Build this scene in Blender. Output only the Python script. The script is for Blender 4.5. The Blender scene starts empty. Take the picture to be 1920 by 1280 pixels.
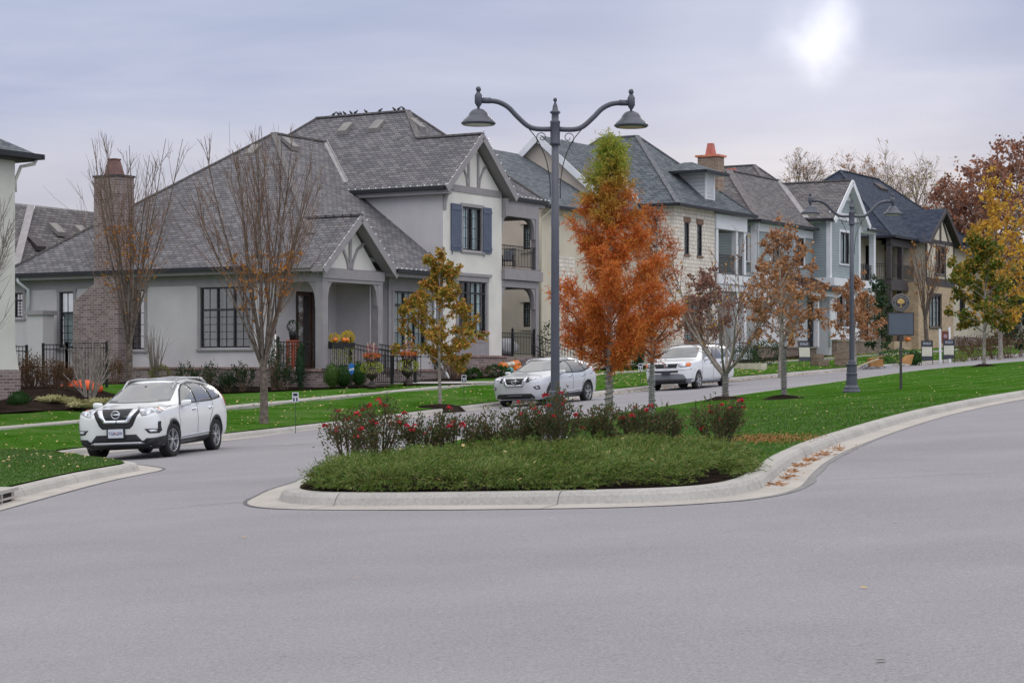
import bpy, math, random
from math import sin, cos, pi, sqrt, atan2, radians
from mathutils import Vector, Matrix, noise
from mathutils.geometry import delaunay_2d_cdt
from mathutils.bvhtree import BVHTree
SC = bpy.context.scene
COL = SC.collection
rnd = random.Random(7)

# ------------------------------------------------------------------ camera numbers (photo pixels, 1920 wide)
FP, HZ, EYE = 3700.0, 691.0, 1.6
def U(px): return (px - 960.0) / FP
def V(py): return (HZ - py) / FP

# ------------------------------------------------------------------ mesh builder
class MB:
    def __init__(s):
        s.v = []; s.f = []; s.m = []; s.uv = {}
    def add(s, vs, fs, m=0):
        b = len(s.v); s.v.extend([tuple(p) for p in vs])
        for f in fs:
            s.f.append(tuple(b + i for i in f)); s.m.append(m)
        return s
    def poly(s, pts, m=0, uv=None):
        s.add(pts, [tuple(range(len(pts)))], m)
        if uv: s.uv[len(s.f) - 1] = uv
        return s
    def box(s, x0, x1, y0, y1, z0, z1, m=0):
        return s.add([(x0,y0,z0),(x1,y0,z0),(x1,y1,z0),(x0,y1,z0),(x0,y0,z1),(x1,y0,z1),(x1,y1,z1),(x0,y1,z1)],
                     [(0,3,2,1),(4,5,6,7),(0,1,5,4),(1,2,6,5),(2,3,7,6),(3,0,4,7)], m)
    def bar(s, p, q, w, h, m=0, up=(0,0,1)):
        p = Vector(p); q = Vector(q); d = (q - p)
        if d.length < 1e-6: return s
        d.normalize(); up = Vector(up)
        x = d.cross(up)
        if x.length < 1e-4: x = d.cross(Vector((1,0,0)))
        x.normalize(); y = x.cross(d); x = x * w / 2; y = y * h / 2
        vs = [p - x - y, p + x - y, p + x + y, p - x + y, q - x - y, q + x - y, q + x + y, q - x + y]
        return s.add(vs, [(0,3,2,1),(4,5,6,7),(0,1,5,4),(1,2,6,5),(2,3,7,6),(3,0,4,7)], m)
    def tube(s, pts, r, n=8, m=0, cap=True):
        pts = [Vector(p) for p in pts]; k = len(pts)
        rs = r if isinstance(r, (list, tuple)) else [r] * k
        ref = None; b = len(s.v); vs = []
        for i in range(k):
            d = (pts[min(i+1, k-1)] - pts[max(i-1, 0)])
            d = d.normalized() if d.length > 1e-9 else Vector((0,0,1))
            if ref is None:
                ref = d.cross(Vector((0.3,0.1,1)) if abs(d.z) < .9 else Vector((1,0,0)))
            ref = (ref - d * ref.dot(d)); ref = ref.normalized() if ref.length > 1e-9 else d.orthogonal().normalized()
            o = d.cross(ref)
            for j in range(n):
                a = 2 * pi * j / n
                vs.append(pts[i] + (ref * cos(a) + o * sin(a)) * rs[i])
        fs = []
        for i in range(k-1):
            for j in range(n):
                j2 = (j+1) % n
                fs.append((i*n+j, i*n+j2, (i+1)*n+j2, (i+1)*n+j))
        if cap:
            fs.append(tuple(reversed(range(n)))); fs.append(tuple((k-1)*n + j for j in range(n)))
        return s.add(vs, fs, m)
    def lathe(s, prof, c=(0,0,0), n=24, m=0, axis='z', ang=2*pi, a0=0):
        vs = []; full = ang > 6.28; nn = n if full else n + 1
        for (r, h) in prof:
            for j in range(nn):
                a = a0 + ang * j / n
                if axis == 'z': p = (c[0] + r*cos(a), c[1] + r*sin(a), c[2] + h)
                elif axis == 'y': p = (c[0] + r*cos(a), c[1] + h, c[2] + r*sin(a))
                else: p = (c[0] + h, c[1] + r*cos(a), c[2] + r*sin(a))
                vs.append(p)
        fs = []
        for i in range(len(prof)-1):
            for j in range(n):
                j2 = (j+1) % nn if full else j+1
                fs.append((i*nn+j, i*nn+j2, (i+1)*nn+j2, (i+1)*nn+j))
        return s.add(vs, fs, m)
    def ball(s, c, r, n=8, m=0, sz=1.0):
        prof = [(max(1e-4, r*sin(pi*i/n)), -r*sz*cos(pi*i/n)) for i in range(n+1)]
        return s.lathe(prof, c, n*2, m)
    def prism(s, pts, y0, y1, P, m=0):
        """pts: outline in 2D (a,b); P(a,b,d) maps to 3D; extruded in d from y0 to y1"""
        n = len(pts); vs = [P(a, b, y0) for a, b in pts] + [P(a, b, y1) for a, b in pts]
        fs = [tuple(range(n)), tuple(reversed(range(n, 2*n)))]
        for i in range(n):
            j = (i+1) % n; fs.append((i, n+i, n+j, j))
        return s.add(vs, fs, m)

def make(name, mb, mats, parent=None, smooth=False, off=(0,0,0)):
    me = bpy.data.meshes.new(name)
    ox, oy, oz = off
    vs = mb.v if off == (0,0,0) else [(x-ox, y-oy, z-oz) for x, y, z in mb.v]
    me.from_pydata(vs, [], mb.f)
    if not isinstance(mats, (list, tuple)): mats = [mats]
    for mt in mats: me.materials.append(mt)
    if len(mats) > 1: me.polygons.foreach_set('material_index', mb.m)
    if mb.uv:
        lay = me.uv_layers.new(name='UVMap')
        for fi, uvs in mb.uv.items():
            p = me.polygons[fi]
            for k, li in enumerate(p.loop_indices): lay.data[li].uv = uvs[k]
    if smooth: me.polygons.foreach_set('use_smooth', [True] * len(mb.f))
    me.update()
    o = bpy.data.objects.new(name, me); COL.objects.link(o)
    if parent is not None: o.parent = parent
    return o

def tag(o, label=None, cat=None, group=None, kind=None):
    if label: o['label'] = label
    if cat: o['category'] = cat
    if group: o['group'] = group
    if kind: o['kind'] = kind
    return o
def thing(name, label, cat, loc=(0,0,0), rz=0.0, group=None):
    o = bpy.data.objects.new(name, None); COL.objects.link(o)
    o.empty_display_size = .2
    o.location = loc; o.rotation_euler = (0, 0, rz)
    return tag(o, label, cat, group)
def kids(o): return [c for c in bpy.data.objects if c.parent == o]
def copy_tree(o, parent=None, label=None):
    c = o.copy(); COL.objects.link(c); c.parent = parent
    if label: c['label'] = label
    for ch in kids(o):
        if ch != c: copy_tree(ch, c)
    return c

# ------------------------------------------------------------------ materials
MATS = {}
def nt(name):
    m = bpy.data.materials.new(name); m.use_nodes = True
    t = m.node_tree; p = t.nodes['Principled BSDF']
    return m, t, p
def N(t, typ, **kw):
    n = t.nodes.new(typ)
    for k, v in kw.items():
        if k.startswith('i_'): n.inputs[k[2:].replace('_', ' ')].default_value = v
        elif isinstance(k, str) and hasattr(n, k): setattr(n, k, v)
    return n
def L(t, a, b): t.links.new(a, b)
def c4(c): return (c[0], c[1], c[2], 1.0)
def ramp(t, stops, interp='LINEAR'):
    r = t.nodes.new('ShaderNodeValToRGB'); cr = r.color_ramp; cr.interpolation = interp
    while len(cr.elements) < len(stops): cr.elements.new(.5)
    for e, (pos, c) in zip(cr.elements, stops):
        e.position = pos; e.color = c4(c)
    return r
def setspec(p, v): p.inputs['Specular IOR Level'].default_value = v

def paint(name, col, rough=.6, var=.06, scale=3.0, bump=0.0, bscale=60., metal=0., spec=.4, coat=0.):
    """slightly uneven painted / plastered surface"""
    if name in MATS: return MATS[name]
    m, t, p = nt(name)
    tc = N(t, 'ShaderNodeTexCoord')
    no = N(t, 'ShaderNodeTexNoise'); no.inputs['Scale'].default_value = scale; no.inputs['Detail'].default_value = 6
    L(t, tc.outputs['Object'], no.inputs['Vector'])
    lo = tuple(max(0, c*(1-var*1.6)) for c in col); hi = tuple(min(1, c*(1+var*1.6)) for c in col)
    r = ramp(t, [(.3, lo), (.7, hi)]); L(t, no.outputs['Fac'], r.inputs['Fac'])
    if bump:                                     # rain streaks and grime
        mp = N(t, 'ShaderNodeMapping'); mp.inputs['Scale'].default_value = (1.3,1.3,.4); L(t, tc.outputs['Object'], mp.inputs['Vector'])
        ns = N(t, 'ShaderNodeTexNoise'); ns.inputs['Scale'].default_value = 1.6; ns.inputs['Detail'].default_value = 7; ns.inputs['Roughness'].default_value = .65; L(t, mp.outputs[0], ns.inputs['Vector'])
        rs = ramp(t, [(.28,(.95,.95,.945)),(.6,(1.,1.,1.)),(.8,(1.01,1.01,1.01))]); L(t, ns.outputs['Fac'], rs.inputs['Fac'])
        mm = N(t, 'ShaderNodeMix', data_type='RGBA', blend_type='MULTIPLY'); mm.inputs[0].default_value = 1; L(t, r.outputs['Color'], mm.inputs[6]); L(t, rs.outputs['Color'], mm.inputs[7]); L(t, mm.outputs[2], p.inputs['Base Color'])
    else: L(t, r.outputs['Color'], p.inputs['Base Color'])
    p.inputs['Roughness'].default_value = rough; p.inputs['Metallic'].default_value = metal; setspec(p, spec)
    if coat: p.inputs['Coat Weight'].default_value = coat; p.inputs['Coat Roughness'].default_value = .04
    if bump:
        nb = N(t, 'ShaderNodeTexNoise'); nb.inputs['Scale'].default_value = bscale; nb.inputs['Detail'].default_value = 4
        L(t, tc.outputs['Object'], nb.inputs['Vector'])
        b = N(t, 'ShaderNodeBump'); b.inputs['Strength'].default_value = bump; b.inputs['Distance'].default_value = .02
        L(t, nb.outputs['Fac'], b.inputs['Height']); L(t, b.outputs['Normal'], p.inputs['Normal'])
    MATS[name] = m; return m

def masonry(name, c1, c2, mortar, bw, bh, ms=.012, rough=.85, uv=False, offs=.5, noisec=None, squash=1., bump=.5, mscale=0.):
    """brick / stone / shingle rows. Object coords: u = x+y (walls run along x or y), v = z. uv=True: the UV map in metres."""
    m, t, p = nt(name)
    if uv:
        tc = N(t, 'ShaderNodeTexCoord'); vec = tc.outputs['UV']
    else:
        tc = N(t, 'ShaderNodeTexCoord'); sp = N(t, 'ShaderNodeSeparateXYZ'); L(t, tc.outputs['Object'], sp.inputs[0])
        ad = N(t, 'ShaderNodeMath', operation='ADD'); L(t, sp.outputs['X'], ad.inputs[0]); L(t, sp.outputs['Y'], ad.inputs[1])
        cb = N(t, 'ShaderNodeCombineXYZ'); L(t, ad.outputs[0], cb.inputs['X']); L(t, sp.outputs['Z'], cb.inputs['Y'])
        vec = cb.outputs[0]
    br = N(t, 'ShaderNodeTexBrick'); br.offset = offs; br.squash = squash; br.squash_frequency = 3
    br.inputs['Scale'].default_value = 1; br.inputs['Brick Width'].default_value = bw; br.inputs['Row Height'].default_value = bh
    br.inputs['Mortar Size'].default_value = ms; br.inputs['Mortar Smooth'].default_value = .15; br.inputs['Bias'].default_value = -.1
    br.inputs['Color1'].default_value = c4(c1); br.inputs['Color2'].default_value = c4(c2); br.inputs['Mortar'].default_value = c4(mortar)
    if mscale:
        no0 = N(t, 'ShaderNodeTexNoise'); no0.inputs['Scale'].default_value = 3.2
        L(t, vec, no0.inputs['Vector'])
        mx0 = N(t, 'ShaderNodeMix', data_type='VECTOR'); mx0.inputs[0].default_value = mscale
        L(t, vec, mx0.inputs[4]); L(t, no0.outputs['Color'], mx0.inputs[5]); L(t, mx0.outputs[1], br.inputs['Vector'])
    else: L(t, vec, br.inputs['Vector'])
    no = N(t, 'ShaderNodeTexNoise'); no.inputs['Scale'].default_value = 1.3; no.inputs['Detail'].default_value = 8; no.inputs['Roughness'].default_value = .7
    L(t, tc.outputs['Object'], no.inputs['Vector'])
    r = ramp(t, [(.3, (.88,.88,.88)), (.7, (1.1,1.1,1.1))]); L(t, no.outputs['Fac'], r.inputs['Fac'])
    mx = N(t, 'ShaderNodeMix', data_type='RGBA', blend_type='MULTIPLY'); mx.inputs[0].default_value = 1
    L(t, br.outputs['Color'], mx.inputs[6]); L(t, r.outputs['Color'], mx.inputs[7]); L(t, mx.outputs[2], p.inputs['Base Color'])
    p.inputs['Roughness'].default_value = rough; setspec(p, .25)
    b = N(t, 'ShaderNodeBump'); b.inputs['Strength'].default_value = bump; b.inputs['Distance'].default_value = .015; b.invert = True
    L(t, br.outputs['Fac'], b.inputs['Height']); L(t, b.outputs['Normal'], p.inputs['Normal'])
    MATS[name] = m; return m

def siding(name, col, row=.15):
    m, t, p = nt(name)
    tc = N(t, 'ShaderNodeTexCoord'); sp = N(t, 'ShaderNodeSeparateXYZ'); L(t, tc.outputs['Object'], sp.inputs[0])
    dv = N(t, 'ShaderNodeMath', operation='DIVIDE'); L(t, sp.outputs['Z'], dv.inputs[0]); dv.inputs[1].default_value = row
    fr = N(t, 'ShaderNodeMath', operation='FRACT'); L(t, dv.outputs[0], fr.inputs[0])
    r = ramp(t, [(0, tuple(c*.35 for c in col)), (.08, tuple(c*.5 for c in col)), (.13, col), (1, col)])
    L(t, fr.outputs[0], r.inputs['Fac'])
    no = N(t, 'ShaderNodeTexNoise'); no.inputs['Scale'].default_value = 2.; no.inputs['Detail'].default_value = 5; L(t, tc.outputs['Object'], no.inputs['Vector'])
    r2 = ramp(t, [(.3, (.92,.92,.92)), (.7, (1.06,1.06,1.06))]); L(t, no.outputs['Fac'], r2.inputs['Fac'])
    mx = N(t, 'ShaderNodeMix', data_type='RGBA', blend_type='MULTIPLY'); mx.inputs[0].default_value = 1
    L(t, r.outputs['Color'], mx.inputs[6]); L(t, r2.outputs['Color'], mx.inputs[7]); L(t, mx.outputs[2], p.inputs['Base Color'])
    b = N(t, 'ShaderNodeBump'); b.inputs['Strength'].default_value = .6; b.inputs['Distance'].default_value = .02; b.invert = True
    L(t, fr.outputs[0], b.inputs['Height']); L(t, b.outputs['Normal'], p.inputs['Normal'])
    p.inputs['Roughness'].default_value = .6
    MATS[name] = m; return m

def leafmat(name, cols, rough=.6, trans=.25, hgrad=None, spec=.25):
    """per-leaf colour from the island random; hgrad=(z0,z1,cols2): other leaf colours above a height of the tree (green tips)"""
    m, t, p = nt(name)
    g = N(t, 'ShaderNodeNewGeometry')
    k = len(cols); r = ramp(t, [((i+.0)/max(1,k-1), c) for i, c in enumerate(cols)]); L(t, g.outputs['Random Per Island'], r.inputs['Fac'])
    out = r.outputs['Color']
    if hgrad:
        z0, z1, c2 = hgrad
        r2 = ramp(t, [((i+.0)/max(1,len(c2)-1), c) for i, c in enumerate(c2)]); L(t, g.outputs['Random Per Island'], r2.inputs['Fac'])
        tc = N(t, 'ShaderNodeTexCoord'); sp = N(t, 'ShaderNodeSeparateXYZ'); L(t, tc.outputs['Object'], sp.inputs[0])
        no = N(t, 'ShaderNodeTexNoise'); no.inputs['Scale'].default_value = 1.4; L(t, tc.outputs['Object'], no.inputs['Vector'])
        ma = N(t, 'ShaderNodeMath', operation='MULTIPLY_ADD'); L(t, no.outputs['Fac'], ma.inputs[0]); ma.inputs[1].default_value = (z1-z0)*2.4; L(t, sp.outputs['Z'], ma.inputs[2])
        mr = N(t, 'ShaderNodeMapRange'); L(t, ma.outputs[0], mr.inputs['Value']); mr.inputs['From Min'].default_value = z0 + (z1-z0)*1.2; mr.inputs['From Max'].default_value = z1 + (z1-z0)*1.2
        mx = N(t, 'ShaderNodeMix', data_type='RGBA'); L(t, mr.outputs[0], mx.inputs[0]); L(t, out, mx.inputs[6]); L(t, r2.outputs['Color'], mx.inputs[7])
        out = mx.outputs[2]
    L(t, out, p.inputs['Base Color']); p.inputs['Roughness'].default_value = rough; setspec(p, spec)
    if trans:
        tr = N(t, 'ShaderNodeBsdfTranslucent'); L(t, out, tr.inputs['Color'])
        ms = N(t, 'ShaderNodeMixShader'); ms.inputs[0].default_value = trans
        L(t, p.outputs[0], ms.inputs[1]); L(t, tr.outputs[0], ms.inputs[2]); L(t, ms.outputs[0], t.nodes['Material Output'].inputs['Surface'])
    MATS[name] = m; return m

def glassmat(name, tint=(.75,.8,.82), refl=.28):
    m, t, p = nt(name)
    gl = N(t, 'ShaderNodeBsdfGlossy'); gl.inputs['Roughness'].default_value = .03; gl.inputs['Color'].default_value = (.95,.97,1,1)
    tr = N(t, 'ShaderNodeBsdfTransparent'); tr.inputs['Color'].default_value = c4(tint)
    lw = N(t, 'ShaderNodeLayerWeight'); lw.inputs['Blend'].default_value = .35
    ma = N(t, 'ShaderNodeMath', operation='MULTIPLY_ADD'); L(t, lw.outputs['Fresnel'], ma.inputs[0]); ma.inputs[1].default_value = .4; ma.inputs[2].default_value = refl * .2
    tc = N(t, 'ShaderNodeTexCoord'); no = N(t, 'ShaderNodeTexNoise'); no.inputs['Scale'].default_value = 1.1; L(t, tc.outputs['Object'], no.inputs['Vector'])
    b = N(t, 'ShaderNodeBump'); b.inputs['Strength'].default_value = .04; b.inputs['Distance'].default_value = .03; L(t, no.outputs['Fac'], b.inputs['Height'])
    L(t, b.outputs['Normal'], gl.inputs['Normal'])
    ms = N(t, 'ShaderNodeMixShader'); L(t, ma.outputs[0], ms.inputs[0]); L(t, tr.outputs[0], ms.inputs[1]); L(t, gl.outputs[0], ms.inputs[2])
    L(t, ms.outputs[0], t.nodes['Material Output'].inputs['Surface'])
    MATS[name] = m; return m

def groundmat(name, stops, s1=.35, s2=30., rough=.9, bump=.4, bdist=.03, stretch=None, stripes=None, detail=10, fine=0, w1=.45):
    """multi-scale mottled ground"""
    m, t, p = nt(name)
    tc = N(t, 'ShaderNodeTexCoord'); vec = tc.outputs['Object']
    a = N(t, 'ShaderNodeTexNoise'); a.inputs['Scale'].default_value = s1; a.inputs['Detail'].default_value = detail; a.inputs['Roughness'].default_value = .62
    b = N(t, 'ShaderNodeTexNoise'); b.inputs['Scale'].default_value = s2; b.inputs['Detail'].default_value = 4; b.inputs['Roughness'].default_value = .75
    if stretch:
        mp = N(t, 'ShaderNodeMapping'); mp.inputs['Rotation'].default_value = (0, 0, stretch[2]); mp.inputs['Scale'].default_value = (stretch[0], stretch[1], 1)
        L(t, vec, mp.inputs['Vector']); L(t, mp.outputs[0], a.inputs['Vector'])
    else: L(t, vec, a.inputs['Vector'])
    L(t, vec, b.inputs['Vector'])
    mx = N(t, 'ShaderNodeMath', operation='MULTIPLY_ADD'); L(t, b.outputs['Fac'], mx.inputs[0]); mx.inputs[1].default_value = .55
    h = N(t, 'ShaderNodeMath', operation='MULTIPLY'); L(t, a.outputs['Fac'], h.inputs[0]); h.inputs[1].default_value = w1
    L(t, h.outputs[0], mx.inputs[2]); fac = mx.outputs[0]
    if fine:                                     # the stones of the surface
        fn = N(t, 'ShaderNodeTexNoise'); fn.inputs['Scale'].default_value = fine; fn.inputs['Detail'].default_value = 2; L(t, vec, fn.inputs['Vector'])
        m3 = N(t, 'ShaderNodeMath', operation='MULTIPLY_ADD'); L(t, fn.outputs['Fac'], m3.inputs[0]); m3.inputs[1].default_value = .5; L(t, fac, m3.inputs[2])
        m4 = N(t, 'ShaderNodeMath', operation='SUBTRACT'); L(t, m3.outputs[0], m4.inputs[0]); m4.inputs[1].default_value = .25; fac = m4.outputs[0]
    if stripes:
        w = N(t, 'ShaderNodeTexWave'); w.inputs['Scale'].default_value = stripes[0]; w.inputs['Distortion'].default_value = .6; w.inputs['Detail'].default_value = 2
        mp = N(t, 'ShaderNodeMapping'); mp.inputs['Rotation'].default_value = (0, 0, stripes[1]); L(t, vec, mp.inputs['Vector']); L(t, mp.outputs[0], w.inputs['Vector'])
        m2 = N(t, 'ShaderNodeMath', operation='MULTIPLY_ADD'); L(t, w.outputs['Fac'], m2.inputs[0]); m2.inputs[1].default_value = stripes[2]; L(t, fac, m2.inputs[2]); fac = m2.outputs[0]
    r = ramp(t, stops); L(t, fac, r.inputs['Fac']); L(t, r.outputs['Color'], p.inputs['Base Color'])
    p.inputs['Roughness'].default_value = 1; setspec(p, .0)
    bm = N(t, 'ShaderNodeBump'); bm.inputs['Strength'].default_value = bump; bm.inputs['Distance'].default_value = bdist
    L(t, b.outputs['Fac'], bm.inputs['Height']); L(t, bm.outputs['Normal'], p.inputs['Normal'])
    MATS[name] = m; return m

M_ASPH = groundmat('asphalt', [(.2,(.14,.138,.146)),(.32,(.232,.228,.242)),(.4,(.268,.263,.28)),(.48,(.302,.297,.315)),(.6,(.42,.415,.43))], s1=.22, s2=42, bump=.6, bdist=.012, stretch=(1,1.3,.2), fine=120, w1=.24)
M_CONC = groundmat('concrete', [(.36,(.29,.28,.265)),(.5,(.38,.37,.35)),(.64,(.45,.44,.415))], s1=.9, s2=24, bump=.25, bdist=.01)
M_CONC2 = groundmat('gutter_concrete', [(.36,(.31,.29,.27)),(.5,(.40,.375,.35)),(.64,(.46,.435,.405))], s1=.7, s2=24, bump=.2, bdist=.01)
M_SEAL = paint('crack_sealant', (.075,.075,.085), .75, var=.3, scale=6)
M_GRASS = groundmat('lawn_grass', [(.34,(.02,.07,.005)),(.44,(.035,.115,.008)),(.5,(.06,.145,.018)),(.56,(.09,.165,.045)),(.66,(.16,.2,.075))], s1=.7, s2=18, bump=1.0, bdist=.06, detail=12)
M_GRASS2 = groundmat('mown_grass', [(.36,(.02,.07,.005)),(.46,(.033,.11,.008)),(.53,(.055,.14,.016)),(.6,(.085,.16,.045)),(.7,(.15,.2,.075))], s1=.7, s2=18, bump=1.0, bdist=.06, stripes=(.33, .55, .05), detail=12)
M_MULCH = groundmat('mulch', [(.38,(.012,.009,.008)),(.52,(.035,.026,.022)),(.66,(.075,.058,.048))], s1=1.5, s2=30, bump=1., bdist=.05)
M_STRIPE = paint('road_paint', (.5,.5,.5), .7, var=.15)
M_BLACK = paint('black_iron', (.012,.012,.014), .45, var=.2)
M_LAMP = paint('lamp_grey_paint', (.06,.066,.09), .42, var=.08, scale=5, spec=.5)
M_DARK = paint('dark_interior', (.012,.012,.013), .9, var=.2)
M_GLASS = glassmat('window_glass')
M_WHITE = paint('white_trim', (.66,.68,.72), .5, var=.03)

# ------------------------------------------------------------------ terrain
def gz(x, y):
    x = max(-60, min(70, x)); y = max(-40, min(190, y))
    return .053 * x + .003 * y + .30 * sstep(50, 90, y)
CURB = [(-7.4,8),(-7.25,20),(-7.2,27.7),(-7.1,32.3),(-6.85,34.6),(-6.75,35.5),(-7.0,36.6),(-8.7,40.7),(-9.9,44.0),(-9.95,45.2),(-9.4,46.8),(-8.5,48.6),(-7.3,51.2),(-5.6,55.3),(-3.9,59.6),(-2.3,63.6),(-.5,67.6),(2.4,73),(5.2,78),(7.7,82.5),(10.2,87.2),(13.2,93),(17.5,101),(25.4,115),(33.2,128),(45,147),(62,174)]
STREET = [(-10.2,38),(-9.95,44.8)] + CURB[10:]
FACE = [(-3.0,26.3),(-2.98,25.2),(-2.8,24.45),(-2.45,23.85),(-2.0,23.4),(-1.5,23.0),(-.45,22.3),(.5,21.75),(1.4,21.35),(2.05,21.35),(2.5,21.75),(2.8,22.4),(3.02,23.2),(3.4,25),(4.04,27.7),(5.24,31.8),
        (7.86,39.3),(10.3,45.2),(13.4,51.5),(18.5,60.5),(26,72.5),(36,88),(50,108),(64,128)]
BACK = [(64,150),(52,132),(42,117),(31.5,101.5),(23.4,89.8),(17.1,81.8),(11.9,71.6),(7.5,63.2),(3.9,55),(1.4,48.3),(-.4,42.5),(-1.6,37),(-2.5,31.5),(-2.95,28)]
def smooth_line(pts, n=4, closed=False):
    out = []; k = len(pts)
    rng = range(k) if closed else range(k-1)
    for i in rng:
        p1, p2 = pts[i], pts[(i+1) % k]
        p0 = pts[(i-1) % k] if (closed or i > 0) else p1
        p3 = pts[(i+2) % k] if (closed or i+2 < k) else p2
        for j in range(n):
            t = j / n
            out.append(tuple(.5*((2*p1[d]) + (-p0[d]+p2[d])*t + (2*p0[d]-5*p1[d]+4*p2[d]-p3[d])*t*t + (-p0[d]+3*p1[d]-3*p2[d]+p3[d])*t**3) for d in range(len(p1))))
    if not closed: out.append(tuple(pts[-1]))
    return out
CURB_S = smooth_line(CURB, 4); STREET_S = smooth_line(STREET, 3)
ISL = smooth_line(FACE + BACK, 4, True)
def seg_dist(p, a, b):
    ax, ay = a[0], a[1]; bx, by = b[0]-ax, b[1]-ay; l2 = bx*bx + by*by
    t = 0 if l2 < 1e-9 else max(0, min(1, ((p[0]-ax)*bx + (p[1]-ay)*by)/l2))
    dx, dy = p[0]-ax-bx*t, p[1]-ay-by*t
    return sqrt(dx*dx + dy*dy), bx*(p[1]-ay) - by*(p[0]-ax)
def line_dist(p, line):
    best = (1e9, 0)
    for i in range(len(line)-1):
        d = seg_dist(p, line[i], line[i+1])
        if d[0] < best[0]: best = d
    return best
def inside(p, poly):
    x, y = p; c = False; n = len(poly); j = n-1
    for i in range(n):
        xi, yi = poly[i][0], poly[i][1]; xj, yj = poly[j][0], poly[j][1]
        if (yi > y) != (yj > y) and x < (xj-xi)*(y-yi)/(yj-yi) + xi: c = not c
        j = i
    return c
def sstep(a, b, x):
    t = max(0, min(1, (x-a)/(b-a))); return t*t*(3-2*t)
def rise(d): return .15 + .45*sstep(0, 5.2, d)*.0 + .45*min(1, d/5.0) + .15*sstep(6.3, 9.5, d)
def TZ(x, y):
    """ground height: road plane, island lawn, or lawn beyond the left kerb"""
    g = gz(x, y)
    if inside((x, y), ISL):
        d, _ = line_dist((x, y), ISL); return g + .15 + min(.05, d*.02)
    d, s = line_dist((x, y), CURB_S)
    if s > 0 or (x < -7.3 and y < 44): 
        ds = line_dist((x, y), STREET_S)[0] if y > 40 else d
        k = sstep(36, 46, y)
        dd = d*(1-k) + min(ds, 60)*k
        return g + rise(min(dd, d+3)) + .6*sstep(-12.3, -15, x)*sstep(57.5, 63, y)
    return g
def offset_line(line, d, closed=False):
    out = []; n = len(line)
    for i in range(n):
        if closed: a, b = line[(i-1) % n], line[(i+1) % n]
        else: a, b = line[max(0, i-1)], line[min(n-1, i+1)]
        tx, ty = b[0]-a[0], b[1]-a[1]; l = sqrt(tx*tx+ty*ty) or 1
        out.append((line[i][0] - ty/l*d, line[i][1] + tx/l*d))
    return out
def fill_region(name, poly, zf, mat, step=1.0, extra=(), steps=None):
    """triangulated sheet over a closed outline with inner grid points on the terrain"""
    xs = [p[0] for p in poly]; ys = [p[1] for p in poly]
    pts = [Vector((p[0], p[1])) for p in poly]; n = len(pts)
    y = min(ys) + step*.5
    while y < max(ys):
        st = step * (1 if y < 60 else 2 if y < 100 else 4)
        x = min(xs) + st*.5
        while x < max(xs):
            q = (x + rnd.uniform(-.1,.1)*st, y + rnd.uniform(-.1,.1)*st)
            if inside(q, poly) and line_dist(q, poly + [poly[0]])[0] > st*.3: pts.append(Vector(q))
            x += st
        y += st
    vs, es, fs, *_ = delaunay_2d_cdt(pts, [(i, (i+1) % n) for i in range(n)], [], 1, 1e-5)
    mb = MB(); mb.add([(v[0], v[1], zf(v[0], v[1])) for v in vs], [tuple(f) for f in fs])
    return make(name, mb, mat, smooth=True)
def strip(mb, l1, l2, z1, z2, m=0):
    """ribbon between two lines with heights given by functions"""
    n = len(l1); b = [(p[0], p[1], z1(p)) for p in l1] + [(p[0], p[1], z2(p)) for p in l2]
    mb.add(b, [(i, i+1, n+i+1, n+i) for i in range(n-1)], m)
def gdrop(px, Y):
    """a ground point under photo column px at distance Y"""
    x = U(px)*Y; return (x, Y, TZ(x, Y))
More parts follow.
